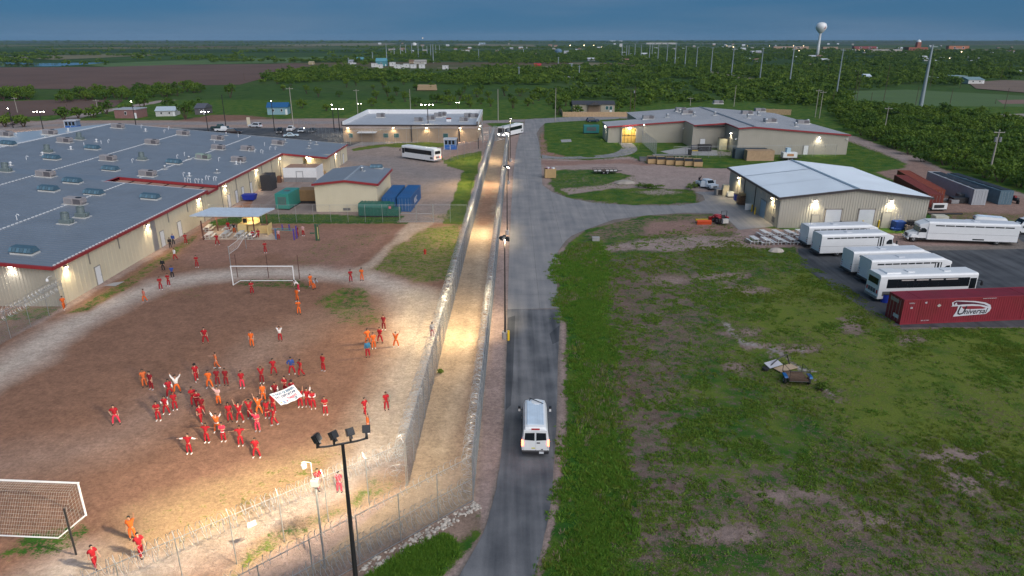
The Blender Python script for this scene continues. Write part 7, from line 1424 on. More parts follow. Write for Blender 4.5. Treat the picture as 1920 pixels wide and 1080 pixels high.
def person(px, py, pose, top, bot, label, yaw=None, sleeves=None, shoes='white', hair='hair', group=None, z=0, loc=None, band=False, s=None):
    R_ = POSES[pose]; p = loc or P(px, py, z)
    t = thing('person', label, 'person', (p[0], p[1], p[2]-R_['low']*1.0), yaw if yaw is not None else prng.uniform(-.5, .5), group); sc = s or prng.uniform(.91, .98); t.scale = (sc,)*3; t.location.z = p[2]-R_['low']*sc
    def part(k, m):
        o = bpy.data.objects.new('hair' if k == 'curly' else 'sleeve' if k[:6] == 'sleeve' else k, R_[k]); link(o, t)
        for i, q in enumerate(m): o.material_slots[i].link = 'OBJECT'; o.material_slots[i].material = q
        return o
    part('body', [prng.choice(mskin), meye]); part('shirt', [mcl[top]]); part('trousers', [mcl[bot]]); part('shoes', [mcl[shoes]]); part(hair, [mhair])
    if sleeves: part('sleeve-1', [mcl[sleeves]]); part('sleeve1', [mcl[sleeves]])
    if band: bnd = obj('shirt_hem', MB().lathe((0, 0, .86), [(.172, 0), (.175, .06)], 12), mcl['white'], t); bnd.scale = (1, .78, 1)
    return t
PEOPLE = [
 (386, 643, 'hips', 'red', 'red', 'person in red standing mid field left of the orange one', .2), (473, 650, 'stand', 'orange', 'orange', 'person in orange standing mid field between red and white shirts', 0, None, 'black'),
 (326, 459, 'stand', 'blue', 'black', 'person in a blue shirt and dark trousers at the long wall door', 0, 'blue', 'black'), (320, 465, 'walk', 'black', 'black', 'person all in black just in front of the blue shirted one', .4, 'black', 'black'),
 (329, 487, 'walk', 'white', 'red', 'person in white shirt and red trousers leaning forward near the long wall', -.6, 'white', 'black'), (307, 508, 'stand', 'black', 'black', 'person all in black walking alone on the pale track', .2, 'black', 'black'),
 (324, 521, 'stand', 'blue', 'black', 'person in bright blue shirt and black trousers on the pale track', .3, None, 'white'), (317, 536, 'cross', 'red', 'red', 'person in red directly below the bright blue shirted one'), (302, 543, 'cross', 'red', 'red', 'person in red on the track, left of the other red one'),
 (272, 566, 'walk', 'stripe', 'orange', 'person in a pale striped red top and orange trousers striding on the track', -.6), (370, 501, 'cross', 'red', 'red', 'tall standing person in red alone above the track'), (349, 457, 'cross', 'red', 'red', 'person in red standing by the long wall left of the shelter'),
 (408, 459, 'hips', 'red', 'red', 'person in red in front of the shelter tables', .3), (473, 551, 'cross', 'red', 'red', 'person in red standing in the far goal mouth'), (121, 580, 'walk', 'orange', 'orange', 'person in orange at the big building corner behind the fence', .8),
 (429, 434, 'stand', 'red', 'red', 'person in red sitting among the shelter tables at the back'), (440, 437, 'stand', 'black', 'orange', 'person in dark jacket and orange trousers under the shelter', 0, 'white'),
 (474, 446, 'sit', 'red', 'red', 'person in red seated at the table near the kiosk', .6), (485, 444, 'sit', 'red', 'red', 'person in red seated on the kiosk wall', 0), (498, 474, 'cross', 'red', 'red', 'person in red standing in the open between far goal and shelter'),
 (523, 449, 'stand', 'pink', 'red', 'person in pale pink top and red trousers at the pull up bars'), (558, 443, 'stand', 'dred', 'red', 'person in dark red behind the purple posts'), (569, 442, 'stand', 'pink', 'red', 'person in pale top and red trousers between bars and green station'),
 (658, 528, 'cross', 'red', 'red', 'person in red, left of the pair on the pale path fork'), (679, 526, 'cross', 'orange', 'orange', 'person in orange, right of the pair on the pale path fork'), (560, 545, 'bend', 'white', 'rpink', 'person in white top and pinkish trousers bending by the far goal post', -.8),
 (558, 565, 'stand', 'orange', 'orange', 'person in orange, upper one of two below the far goal post'), (561, 589, 'cross', 'orange', 'orange', 'person in orange, lower one of two below the far goal post'), (583, 537, 'stand', 'orange', 'orange', 'person in orange half hidden behind the grey topped one', .7), (589, 542, 'bend', 'grey', 'orange', 'person in grey top and orange trousers stooping right of the goal', .9, 'grey', 'black'),
 (526, 639, 'head', 'white', 'red', 'person in white shirt and red trousers with hands on head mid field', 0), (720, 618, 'stand', 'dred', 'dred', 'person in dark red at the back of the lit group by the coils'), (713, 642, 'wide', 'red', 'red', 'person in bright red in the lit group by the coils'), (690, 645, 'hips', 'orange', 'orange', 'person in orange behind the blue topped one', .5), (701, 653, 'stand', 'orange', 'orange', 'slim person in orange in the middle of the lit group'), (690, 669, 'stand', 'teal', 'red', 'person in blue top and red trousers at the front of the lit group', .3, 'teal'), (743, 650, 'up', 'orange', 'orange', 'person in orange with both arms raised nearest the inner fence', 0),
 (607, 695, 'stand', 'red', 'red', 'person in red standing alone right of the upper group'), (272, 725, 'stand', 'dorange', 'dorange', 'person in dull orange at the left edge of the group', .5, None, 'black'), (285, 730, 'stand', 'dred', 'dred', 'person in dark red beside the dull orange one at left'), (320, 744, 'hips', 'red', 'red', 'person with white sleeves hugging another at the left of the group', .4, 'white'), (333, 736, 'up', 'white', 'orange', 'person in white shirt and orange trousers leaping with arms raised', .3, 'white', 'black'),
 (298, 788, 'cross', 'red', 'red', 'person in red, leftmost of the three at the lower left of the group'), (313, 776, 'hips', 'red', 'red', 'person in red vest over white sleeves, middle of the three at left', 0, 'white'), (329, 768, 'stand', 'red', 'red', 'person in red, tallest of the three below the leaping one'),
 (369, 714, 'walk', 'red', 'red', 'person with bushy hair in red striding at the back of the group', .5, None, 'white', 'curly'), (394, 727, 'hips', 'orange', 'orange', 'person in bright orange beside two dark red ones', 0), (409, 722, 'stand', 'dred', 'dred', 'person in dark red right of the bright orange one'), (425, 722, 'stand', 'dred', 'dred', 'person in dark red, right of the pair behind the pink shirt', 0, None, 'black'), (407, 690, 'point', 'dorange', 'dorange', 'person in dull orange pointing left behind the group', -1.2),
 (455, 727, 'stand', 'red', 'rpink', 'person in red standing free in the middle of the field'), (492, 718, 'head', 'red', 'dred', 'person in red with hands on head behind the banner group', 0), (514, 702, 'hips', 'red', 'red', 'person in red leaning with feet apart above the banner', .2), (548, 701, 'hips', 'blue', 'red', 'person in a dark blue jacket and red trousers', .2, 'blue'), (565, 705, 'point', 'red', 'red', 'person in red touching the blue jacketed one', -.9),
 (364, 760, 'cross', 'red', 'red', 'person in red, left of the pair left of the pink shirt', .4), (373, 765, 'cross', 'red', 'red', 'person in red, right of the pair left of the pink shirt'), (381, 776, 'stand', 'dred', 'dred', 'person in very dark red behind a striding one', 0), (378, 792, 'walk', 'red', 'red', 'person in red striding in profile at the front left of the group', .9),
 (411, 758, 'up1l', 'pink', 'orange', 'person in pale pink shirt and orange trousers raising an arm', 0), (432, 790, 'stand', 'red', 'red', 'person in red left of the one with raised arms'), (451, 790, 'up', 'red', 'red', 'broad person in red with both arms raised, left of the banner', 0), (470, 784, 'head', 'red', 'red', 'person in red shading eyes with both hands', 0), (487, 777, 'up', 'orange', 'orange', 'person in orange with both arms raised beside the banner', 0, None, 'black'), (502, 783, 'up1', 'red', 'red', 'person in red at the banner left corner', 0), (515, 797, 'point', 'red', 'red', 'person in red in front of the banner pointing left', -.8), (514, 772, 'stand', 'red', 'red', 'dark haired person in red directly at the banner lower left'), (495, 752, 'stand', 'orange', 'orange', 'person in orange behind the left corner of the banner', 0),
 (518, 750, 'hips', 'dred', 'dred', 'person in a red vest and white sleeves behind the banner', 0, 'white'), (536, 738, 'cross', 'red', 'red', 'person in red behind the banner upper edge'), (549, 745, 'cross', 'red', 'red', 'person in red with dark curls behind the banner top corner', 0, None, 'white', 'curly'), (564, 763, 'up1', 'red', 'red', 'person in red holding the right end of the banner', 0), (578, 762, 'up1', 'red', 'red', 'person in red with one white sleeved arm raised right of the banner', 0, 'white'), (588, 766, 'cross', 'red', 'red', 'person in red with white sleeves, rightmost at the banner', .2, 'white'), (611, 777, 'cross', 'red', 'red', 'person in red with a white waistband right of the banner', 0, None, 'white', 'hair', True),
 (356, 850, 'out', 'red', 'red', 'person in red with white sleeves spread wide, front left of the group', 0, 'white', 'white'), (389, 829, 'out', 'red', 'red', 'person in red with bare arms spread wide in the front row', 0), (409, 810, 'up', 'orange', 'orange', 'person in orange with white sleeved arms thrown up', 0, 'white', 'white', 'hair', True), (420, 827, 'cross', 'rpink', 'red', 'person in pinkish red top and white waistband in the front row', 0, None, 'white', 'hair', True), (452, 835, 'out', 'red', 'red', 'person in red leaning with arms out, right of the front row', .2), (482, 857, 'hips', 'red', 'red', 'person in red nearest the lamp light, front right of the group', 0), (484, 808, 'up1l', 'rpink', 'rpink', 'person in pinkish red with one arm up below the orange one', 0),
 (219, 795, 'hips', 'red', 'rpink', 'person in red alone at far left of the field', .3), (685, 778, 'walk', 'red', 'red', 'person in red striding left of the lamp head', .9), (725, 768, 'stand', 'red', 'red', 'person in red alone between the group and the inner fence'), (691, 811, 'up1', 'orange', 'orange', 'person in orange right behind the nearest lamp head', -1.2),
 (598, 917, 'walk', 'red', 'red', 'person in red striding along the near fence, left of the pole', .7), (637, 923, 'stand', 'rpink', 'rpink', 'person in pinkish red seen from behind next to the pole', 3.0, None, 'black'), (250, 1010, 'up1', 'orange', 'orange', 'person in orange with one arm raised near the net goal', .2, None, 'black'), (266, 1043, 'walk', 'red', 'red', 'person in red standing with the one in orange at the near fence', .8, None, 'black'), (180, 1064, 'walk', 'red', 'red', 'person in red striding at the bottom left', 1.0, None, 'black'),
 (811, 632, 'stand', 'grey', 'red', 'person in grey blue top half hidden behind the razor coils', .5), (1311, 345, 'up1', 'black', 'black', 'dark clad person standing behind the white pickup', 0, 'black', 'black')]
for q in PEOPLE:
    q = list(q)+[None]*(11-len(q)); px, py, pose, top, bot, lab, yaw, slv, shoe, hair, band = q
    person(px, py, pose, top, bot, lab, yaw, slv, shoe or prng.choice(['white', 'white', 'black', 'grey']), hair or 'hair', band=bool(band), group='detainees and staff in the yard')
# the banner they hold
bn = thing('banner', 'white hand painted banner with blue and pink writing held up by people in red', 'banner', (0, 0, 0))
c0, c1_, c2_, c3 = P(505, 739, 1.75), P(550, 721, 1.9), P(567.5, 742, 1.3), P(527, 760, 1.0)     # top left, top right, bottom right, bottom left
bv = MB(); n = 12; m_ = 8
def bpt(u, v): q = c0.lerp(c1_, u).lerp(c3.lerp(c2_, u), v); return q+V((0, 0, -.10*math.sin(PI*u)+.03*math.sin(u*17)*v))
vs = [bpt(i/n, j/m_) for j in range(m_+1) for i in range(n+1)]; vs += [v-V((0, 0, .012)) for v in vs]; k = (n+1)*(m_+1); fs = []
for j in range(m_):
    for i in range(n): a = j*(n+1)+i; fs += [(a, a+1, a+n+2, a+n+1), (a+k, a+k+n+1, a+k+n+2, a+k+1)]
obj('cloth', bv.add(vs, fs), mat('banner_cloth', (.68, .69, .74), .8, var=.05, scale=3), bn)
def banner_text(s, u0, v0, wid_, m, bold=.045):
    me = text_mesh(s, 1.0, m, 'lettering', 0, bold); xs_ = [v.co.x for v in me.vertices]; w = max(xs_)-min(xs_); x0 = min(xs_); hmax = max(v.co.y for v in me.vertices)
    for v in me.vertices: u = u0+(v.co.x-x0)/w*wid_; vv = v0-v.co.y/hmax*.17; q = bpt(u, vv); v.co = q+V((0, -.006, .014))
    return link(bpy.data.objects.new('lettering', me), bn)
mb1 = mat('paint_pale_blue', (.04, .16, .30), .7); mb2 = mat('paint_slate', (.05, .08, .18), .7); mb3 = mat('paint_pink', (.55, .03, .12), .7); mb4 = mat('paint_gold', (.65, .42, .05), .7); mb5 = mat('paint_blue', (.02, .14, .45), .7)
banner_text('SI NOS QUIEREN', .04, .26, .90, mb1); banner_text('NO DEPORTAR', .06, .50, .86, mb2); banner_text('V', .05, .93, .09, mb4, .05); banner_text('ZL', .16, .94, .15, mb5, .05); banner_text('A', .33, .90, .08, mb3, .05); banner_text('TORRENTE', .43, .78, .42, mb3); banner_text('LIB', .68, .95, .12, mb1)
# ================================================================== TREES, SCRUB, GRASS
def leaf_mat(name, c, c2, rnd=.35, trans=.3):
    m = bpy.data.materials.new(name); n, l = nodes_of(m); b = n['Principled BSDF']; b.inputs['Roughness'].default_value = .65; b.inputs['Specular IOR Level'].default_value = .2
    oi = n.new('ShaderNodeObjectInfo'); g = n.new('ShaderNodeNewGeometry'); mx = n.new('ShaderNodeMixRGB'); mx.inputs[1].default_value = (*c, 1); mx.inputs[2].default_value = (*c2, 1)
    ad = n.new('ShaderNodeMath'); ad.operation = 'MULTIPLY_ADD'; ad.inputs[1].default_value = .6; l.new(oi.outputs['Random'], ad.inputs[0])
    r2 = n.new('ShaderNodeMath'); r2.operation = 'MULTIPLY'; r2.inputs[1].default_value = .4; l.new(g.outputs['Random Per Island'], r2.inputs[0]); l.new(r2.outputs[0], ad.inputs[2]); l.new(ad.outputs[0], mx.inputs[0])
    l.new(mx.outputs[0], b.inputs['Base Color']); tr_ = n.new('ShaderNodeBsdfTranslucent'); l.new(mx.outputs[0], tr_.inputs[0]); ms_ = n.new('ShaderNodeMixShader'); ms_.inputs[0].default_value = trans
    out = n['Material Output']; l.new(b.outputs[0], ms_.inputs[1]); l.new(tr_.outputs[0], ms_.inputs[2]); l.new(ms_.outputs[0], out.inputs[0]); return m
ml_tree = leaf_mat('mesquite_leaves', (.04, .105, .016), (.17, .25, .032)); ml_grass = leaf_mat('lush_grass_blades', (.07, .215, .022), (.23, .37, .05), trans=.45); ml_dry = leaf_mat('field_weeds', (.06, .155, .018), (.25, .33, .055), trans=.4); ml_yel = leaf_mat('yellow_green_grass', (.10, .17, .02), (.26, .31, .05), trans=.4); ml_straw = leaf_mat('dead_straw', (.20, .14, .10), (.40, .31, .22))
mbark = mat('bark', (.09, .06, .045), .9)
def crown(seed, w, h, z0, ncl, nq, q, rs=None):
    r_ = random.Random(seed); mb = MB(); vs = []; fs = []
    for c in range(ncl):
        a = r_.uniform(0, 2*PI); rr = w*.5*math.sqrt(r_.random())*.85; cz = z0+h*(.25+.6*r_.random()*(1-(rr/(w*.5))**2*.5)); cx, cy = rr*math.cos(a), rr*math.sin(a); cr_ = r_.uniform(.16, .30)*w*.6
        for k in range(nq):
            u = Vector((r_.gauss(0, 1), r_.gauss(0, 1), r_.gauss(0, 1))).normalized()*cr_*(r_.random()**.35); u.z *= .62; p = Vector((cx, cy, cz))+u
            nn = (u.normalized()+Vector((r_.uniform(-.6, .6), r_.uniform(-.6, .6), r_.uniform(-.1, .9)))).normalized(); t = nn.cross(Vector((r_.uniform(-1, 1), r_.uniform(-1, 1), .3))).normalized(); b = nn.cross(t); s_ = q*r_.uniform(.6, 1.3)
            o = len(vs); vs += [p+t*s_, p+b*s_*.7, p-t*s_, p-b*s_*.7]; fs.append((o, o+1, o+2, o+3))
    return mb.add(vs, fs)
def trunk(seed, w, h, z0):
    r_ = random.Random(seed); mb = MB()
    for k in range(4):
        a = r_.uniform(0, 2*PI); e = Vector((w*.3*math.cos(a), w*.3*math.sin(a), z0+h*.55)); mb.tube([(0, 0, -.2), (e.x*.25, e.y*.25, z0*.7), e], [.16, .12, .03], 5, cap=False)
    return mb
TREES = []
for i, (w, h, z0) in enumerate(((6.2, 4.2, .15), (5.0, 4.0, 1.2), (7.0, 4.2, .1), (4.0, 3.0, .6), (5.6, 4.6, .2))):
    c = crown(i+3, w, h, z0, 24, 24, .27).mesh('crown'); c.materials.append(ml_tree); t = trunk(i+40, w, h, z0).mesh('trunk'); t.materials.append(mbark); TREES.append((c, t, w, h+z0))
def tree_thing(x, y, s, label, group, name='mesquite_tree', cat='tree', k=None, zs=1):
    c, t, w, h = TREES[random.randrange(5) if k is None else k]; e = thing(name, label, cat, (x, y, -.1), random.uniform(0, 6), group); e.scale = (s, s, s*zs)
    link(bpy.data.objects.new('crown', c), e); link(bpy.data.objects.new('trunk', t), e); return e
def inside(poly, n, sp=0, sizes=None, rng_=None, world=False):
    poly = poly if world else [tuple(P(*p)[:2]) for p in poly]; r_ = rng_ or rng
    xs_ = [p[0] for p in poly]; ys_ = [p[1] for p in poly]; out = np.zeros((0, 2))
    while len(out) < n:
        X = r_.uniform(min(xs_), max(xs_), n*3); Y = r_.uniform(min(ys_), max(ys_), n*3); ok = sdist(X, Y, poly) > 0
        if not ok.any(): return out
        out = np.concatenate([out, np.stack([X[ok], Y[ok]], 1)])
    return out[:n]
def spaced(pts, d):
    grid = {}; out = []
    for x, y in pts:
        k = (int(x//d), int(y//d)); bad = False
        for i in (-1, 0, 1):
            for j in (-1, 0, 1):
                for q in grid.get((k[0]+i, k[1]+j), ()):
                    if (q[0]-x)**2+(q[1]-y)**2 < d*d: bad = True
        if not bad: grid.setdefault(k, []).append((x, y)); out.append((x, y))
    return out
near_n = [0]
thick = [(1556, 206), (1575, 236), (1606, 252), (1665, 276), (1720, 302), (1780, 316), (1850, 336), (1930, 356), (2060, 385), (2100, 260), (1900, 236), (1840, 222), (1720, 212), (1640, 204), (1580, 196)]
pts = spaced(inside(thick, 2600), 3.6); pts.sort(key=lambda p: math.hypot(*p))
rest = []
for i, (x, y) in enumerate(pts):
    if near_n[0] < 150 and i < 150: tree_thing(x, y, random.uniform(.7, 1.2), 'dense dark green mesquite in the thicket right of the gravel road', 'mesquites in the right hand thicket', 'mesquite_tree', k=random.choice((0, 2, 4))); near_n[0] += 1
    else: rest.append((x, y))
# scattered meadow trees
mead = [(430, 168), (560, 158), (760, 150), (860, 158), (1000, 180), (1070, 200), (1070, 216), (900, 215), (640, 212), (560, 200), (440, 200)]
spots = [(575, 172), (597, 178), (650, 160), (668, 158), (698, 196), (705, 184), (727, 178), (735, 190), (744, 175), (760, 188), (781, 166), (782, 158), (757, 155), (817, 190), (828, 190), (843, 193), (862, 184), (876, 192), (882, 198), (902, 192), (903, 168), (916, 183), (920, 197), (946, 176), (957, 182), (962, 200), (975, 176), (990, 196), (1000, 192), (612, 205), (565, 200), (532, 166), (545, 158), (520, 154), (1010, 186), (1020, 178), (1030, 194), (1046, 176), (1060, 196), (1082, 212), (1085, 196), (1045, 212), (840, 178), (780, 196), (895, 178), (870, 170), (810, 166), (720, 164), (700, 164), (636, 178), (1158, 205), (1076, 205)]
for i, (px, py) in enumerate(spots):
    p = P(px, py+3); q = P(px, py+3)
    tree_thing(p.x, p.y, random.uniform(.75, 1.15), 'small pale green mesquite standing alone on the green meadow', 'scattered mesquites on the meadow', k=random.choice((1, 4, 3)), zs=1.05)
lt_ = [(120, 190, 'tall leafy tree at the edge of the ploughed field'), (241, 213, 'large dark tree shading the shack'), (120, 222, 'low tree left of the gravel road bend'), (147, 220, 'thin limbed tree beside the gravel road'), (175, 218, 'rounded tree right of the thin limbed one'), (200, 212, 'wide tree by the brown pole'), (45, 236, 'bright green tree before the far booth'), (10, 236, 'dark tree at the left edge'), (226, 190, 'leafy tree left of the shack road'), (300, 172, 'tree among the hedge right of centre left'), (348, 222, 'broad tree right of the white roofed house'), (375, 206, 'tree behind the dark hut'), (268, 205, 'tree above the white roofed house'), (26, 232, 'smaller tree beside the bright green one'), (432, 180, 'slight tree on the meadow edge by the black pole'), (316, 200, 'thin tree between house and road'), (365, 170, 'hedge tree right by the pale lane')]
for px, py, lb in lt_: p = P(px, py+2); tree_thing(p.x, p.y, random.uniform(1.15, 1.5), lb, 'trees near the cottages at left')
for poly, n in (([(0, 176), (55, 174), (60, 186), (0, 190)], 26), ([(120, 182), (200, 176), (205, 188), (125, 190)], 22), ([(212, 172), (260, 168), (372, 164), (375, 172), (250, 192), (215, 186)], 46)):
    for x, y in spaced(inside(poly, n*4), 4.5)[:n]: tree_thing(x, y, random.uniform(.9, 1.35), 'dark shrub tree in the hedge between the two ploughed fields', 'hedge trees between the ploughed fields')
# the woods: beyond three hundred trees the rest is one body of growth
def scatter(name, pts, scales, meshes, kind='stuff', zrand=None, z=-.1, rotz=True, parent=None, colmats=None):
    coll = bpy.data.collections.new(name+'_kinds')
    for k, me in enumerate(meshes): o = bpy.data.objects.new('kind', me); coll.objects.link(o)
    pts = np.asarray(pts, float); n = len(pts); me = bpy.data.meshes.new(name)
    me.vertices.add(n); me.vertices.foreach_set('co', np.concatenate([pts[:, :2], np.full((n, 1), z)], 1).astype(np.float32).ravel()); me.update()
    a = me.attributes.new('sc', 'FLOAT', 'POINT'); a.data.foreach_set('value', np.asarray(scales, np.float32)); a = me.attributes.new('ro', 'FLOAT', 'POINT'); a.data.foreach_set('value', rng.uniform(0, 6.28, n).astype(np.float32)); a = me.attributes.new('ix', 'INT', 'POINT'); a.data.foreach_set('value', rng.integers(0, len(meshes), n).astype(np.int32))
    o = bpy.data.objects.new(name, me); COL.objects.link(o); o['kind'] = kind
    g = bpy.data.node_groups.new(name, 'GeometryNodeTree'); g.interface.new_socket('Geometry', in_out='INPUT', socket_type='NodeSocketGeometry'); g.interface.new_socket('Geometry', in_out='OUTPUT', socket_type='NodeSocketGeometry')
    n_ = g.nodes; l = g.links; i_ = n_.new('NodeGroupInput'); o_ = n_.new('NodeGroupOutput'); ip = n_.new('GeometryNodeInstanceOnPoints'); ci = n_.new('GeometryNodeCollectionInfo'); ci.inputs['Collection'].default_value = coll; ci.inputs['Separate Children'].default_value = True; ci.inputs['Reset Children'].default_value = True
    def na(nm, ty): q = n_.new('GeometryNodeInputNamedAttribute'); q.data_type = ty; q.inputs['Name'].default_value = nm; return q.outputs['Attribute']
    cx = n_.new('ShaderNodeCombineXYZ'); l.new(na('ro', 'FLOAT'), cx.inputs[2]); l.new(i_.outputs[0], ip.inputs['Points']); l.new(ci.outputs[0], ip.inputs['Instance']); ip.inputs['Pick Instance'].default_value = True
    l.new(na('ix', 'INT'), ip.inputs['Instance Index']); l.new(cx.outputs[0], ip.inputs['Rotation']); l.new(na('sc', 'FLOAT'), ip.inputs['Scale']); l.new(ip.outputs[0], o_.inputs[0])
    md = o.modifiers.new('scatter', 'NODES'); md.node_group = g; return o
lowm = []
for i, (w, h) in enumerate(((6, 4.6), (5, 4.2), (7, 5.2), (4.5, 3.4))):
    m_ = crown(i+90, w, h, .2, 11, 13, .5).mesh('crown'); m_.materials.append(ml_tree); lowm.append(m_)
def wood(name, polys, holes=()):
    P_ = []; S_ = []
    hp_ = [[tuple(P(*p)[:2]) for p in h] for h in holes]
    for poly, dens, s0, s1 in polys:
        wp = [tuple(P(*p)[:2]) for p in poly]; A_ = abs(sum(wp[k-1][0]*wp[k][1]-wp[k][0]*wp[k-1][1] for k in range(len(wp))))/2; n = int(min(26000, A_*dens)); q = inside(wp, n, world=True)
        cl = fbm(q[:, 0], q[:, 1], 60, 4)*.6+fbm(q[:, 0]*.35, q[:, 1], 130, 14)*.4; q = q[cl > .41+.1*rng.random(len(q))]
        for h in hp_: q = q[sdist(q[:, 0], q[:, 1], h) < 0]
        P_.append(q); S_.append(rng.uniform(s0, s1, len(q)))
    return scatter(name, np.concatenate(P_), np.concatenate(S_)*np.where(rng.random(sum(map(len, S_))) < .12, 1.25, .78), lowm)
holes = [[(1330, 134), (1375, 140), (1425, 148), (1372, 151), (1345, 146)], [(1072, 117), (1126, 117), (1132, 125), (1080, 125)], [(1560, 170), (1700, 166), (2100, 178), (2100, 206), (1640, 200)], [(815, 122), (1062, 122), (1064, 127), (815, 130)], [(690, 118), (800, 117), (805, 131), (690, 131)], [(1815, 150), (2100, 150), (2100, 186), (1830, 168)], [(1070, 188), (1156, 188), (1180, 214), (1050, 214)]]
scatter('right_thicket', rest, rng.uniform(.8, 1.2, len(rest)), [t[0] for t in TREES])
wood('mesquite_woods', [
    ([(480, 156), (500, 142), (540, 134), (640, 128), (760, 131), (1060, 127), (1130, 127), (1310, 132), (1345, 148), (1440, 156), (1580, 172), (1596, 196), (1560, 206), (1490, 200), (1440, 192), (1370, 196), (1300, 192), (1230, 197), (1180, 200), (1150, 190), (1080, 190), (1050, 190), (1000, 178), (920, 172), (860, 160), (760, 154), (640, 152), (560, 158)], .05, .8, 1.25),
    ([(1040, 192), (1180, 190), (1190, 208), (1160, 206), (1150, 192), (1075, 192), (1060, 208), (1040, 205)], .03, .8, 1.1),
    ([(1310, 132), (1300, 124), (1560, 126), (1930, 138), (2100, 142), (2100, 152), (1900, 150), (1810, 150), (1790, 166), (1570, 170), (1430, 152)], .034, .9, 1.3),
    ([(605, 127), (700, 115), (830, 112), (1060, 112), (1300, 112), (1300, 128), (1070, 122), (830, 124), (640, 126)], .016, .9, 1.3),
    ([(1060, 112), (1080, 100), (1300, 96), (1500, 98), (1930, 104), (2200, 110), (2200, 140), (1900, 136), (1560, 124), (1300, 122)], .011, 1.0, 1.6),
    ([(640, 112), (700, 100), (1000, 96), (1300, 96), (1300, 110), (1000, 112)], .006, 1.1, 1.7)], holes)
wood('far_tree_belts', [([(a, y0), (b, y0+1), (b, y1+1), (a, y1)], d, 1.2 if y0 > 83 else 3, 2.0 if y0 > 83 else 4.5) for a, b, y0, y1, d in ((0, 190, 102, 103.4, .006), (190, 480, 97, 98, .005), (40, 185, 99.5, 100.6, .005), (0, 120, 109.5, 111, .008), (200, 330, 104, 105.4, .008), (330, 480, 107.5, 109, .008), (250, 420, 112, 113, .008), (395, 720, 114.5, 117.5, .014), (0, 500, 90, 91, .0012), (100, 700, 86.5, 87.2, .0006), (700, 1100, 88, 92, .002), (480, 860, 97, 98.5, .005), (560, 800, 104, 105.5, .006), (0, 640, 84, 84.6, .0004), (640, 1300, 88, 91, .0012), (1100, 1500, 90, 97, .0025), (1500, 2100, 95, 106, .0030), (1100, 1480, 84, 87, .0006), (620, 1000, 104, 108, .010), (0, 60, 116, 119, .02), (0, 700, 79.5, 81, .0002), (600, 1500, 79, 81, .00028), (1200, 2000, 80, 82, .00026), (120, 200, 119, 122, .004))])
# a few shrubs on the pond bank and field edge
# ------------------------------------------------------------------ grass and weeds
def tuft(seed, n, h, w, m, flat=.5, bw=.028):
    r_ = random.Random(seed); vs = []; fs = []
    for k in range(n):
        a = r_.uniform(0, 6.28); r0 = w*.5*math.sqrt(r_.random()); b = Vector((r0*math.cos(a), r0*math.sin(a), 0)); d = Vector((r_.gauss(0, flat), r_.gauss(0, flat), 1)).normalized()*h*r_.uniform(.5, 1.15); s_ = Vector((-math.sin(a+r_.random()*3), math.cos(a+r_.random()*3), 0))*bw*r_.uniform(.7, 1.4)
        o = len(vs); vs += [b-s_, b+s_, b+d*.6+s_*.8+Vector((0, 0, .02)), b+d]; fs += [(o, o+1, o+2), (o, o+2, o+3)]
    me = MB().add(vs, fs).mesh('tuft'); me.materials.append(m); return me
def sample_grid(maskf, n, box):
    X = rng.uniform(box[0], box[1], n); Y = rng.uniform(box[2], box[3], n); m_ = maskf(X, Y); k = rng.random(n) < m_; return np.stack([X[k], Y[k]], 1)
wp = lambda pl: [tuple(P(*p)[:2]) for p in pl]
verge = wp([(1052, 600), (1046, 505), (1066, 465), (1110, 445), (1135, 480), (1140, 640), (1152, 760), (1185, 900), (1190, 1200), (1005, 1200), (1062, 960), (1072, 760), (1070, 600)])
def vm(X, Y): sd = sdist(X, Y, verge)+(fbm(X, Y, 2.5, 3)-.5)*3.2; return np.clip(sd/2.6+.35, 0, 1)*np.clip((fbm(X, Y, 1.6, 7)-.25)*3, .12, 1)
q = sample_grid(vm, 90000, (1, 16, 26, 100)); vr = scatter('verge_grass', q, rng.uniform(.5, 1.3, len(q))*(.35+.9*fbm(q[:, 0], q[:, 1], 3, 12)), [tuft(i, 15, .30, .40, ml_grass, .75) for i in range(4)]+[tuft(9, 15, .30, .40, ml_yel, .75)], z=0)
fieldp = wp([(1100, 470), (1345, 405), (1390, 440), (1500, 480), (1620, 560), (1690, 616), (2300, 612), (2300, 1200), (1150, 1200), (1140, 800), (1110, 600)])
def fmk(X, Y):
    g = .2+.9*np.clip((fbm(X, Y, 7, 21)-.38)*4, 0, 1); c = np.clip((fbm(X, Y, 1.6, 31)-.42)*5, 0, 1); far_ = np.clip(1.25-Y/130, .35, 1); return (sdist(X, Y, fieldp) > 0)*g*c*far_
q = sample_grid(lambda X, Y: vm(X, Y)*np.clip((fbm(X, Y, 5, 77)-.5)*6, 0, 1), 26000, (1, 17, 26, 100)); scatter('verge_straw', q, rng.uniform(.7, 1.5, len(q)), [tuft(i+75, 9, .30, .3, ml_straw, .6, .016) for i in range(2)]+[tuft(8, 14, .36, .3, ml_yel, .5)], z=0)
q = sample_grid(fmk, 330000, (3, 75, 26, 120)); scatter('field_weeds', q, rng.uniform(.35, 1.1, len(q)), [tuft(i+20, 13, .22, .36, ml_dry, .9, .034) for i in range(4)]+[tuft(i+30, 12, .26, .26, ml_grass, .7) for i in range(1)], z=-.02)
def ymk(X, Y): return (sdist(X, Y, fieldp) > 0)*np.clip((fbm(X, Y, 11, 51)-.50)*6, 0, 1)*np.clip((X-10)/14, 0, 1)*np.clip((fbm(X, Y, 1.4, 61)-.35)*4, 0, 1)
q = sample_grid(ymk, 120000, (8, 75, 30, 105)); scatter('yellowing_grass', q, rng.uniform(.5, 1.2, len(q)), [tuft(i+60, 14, .24, .3, ml_yel, .7, .022) for i in range(3)], z=-.02)
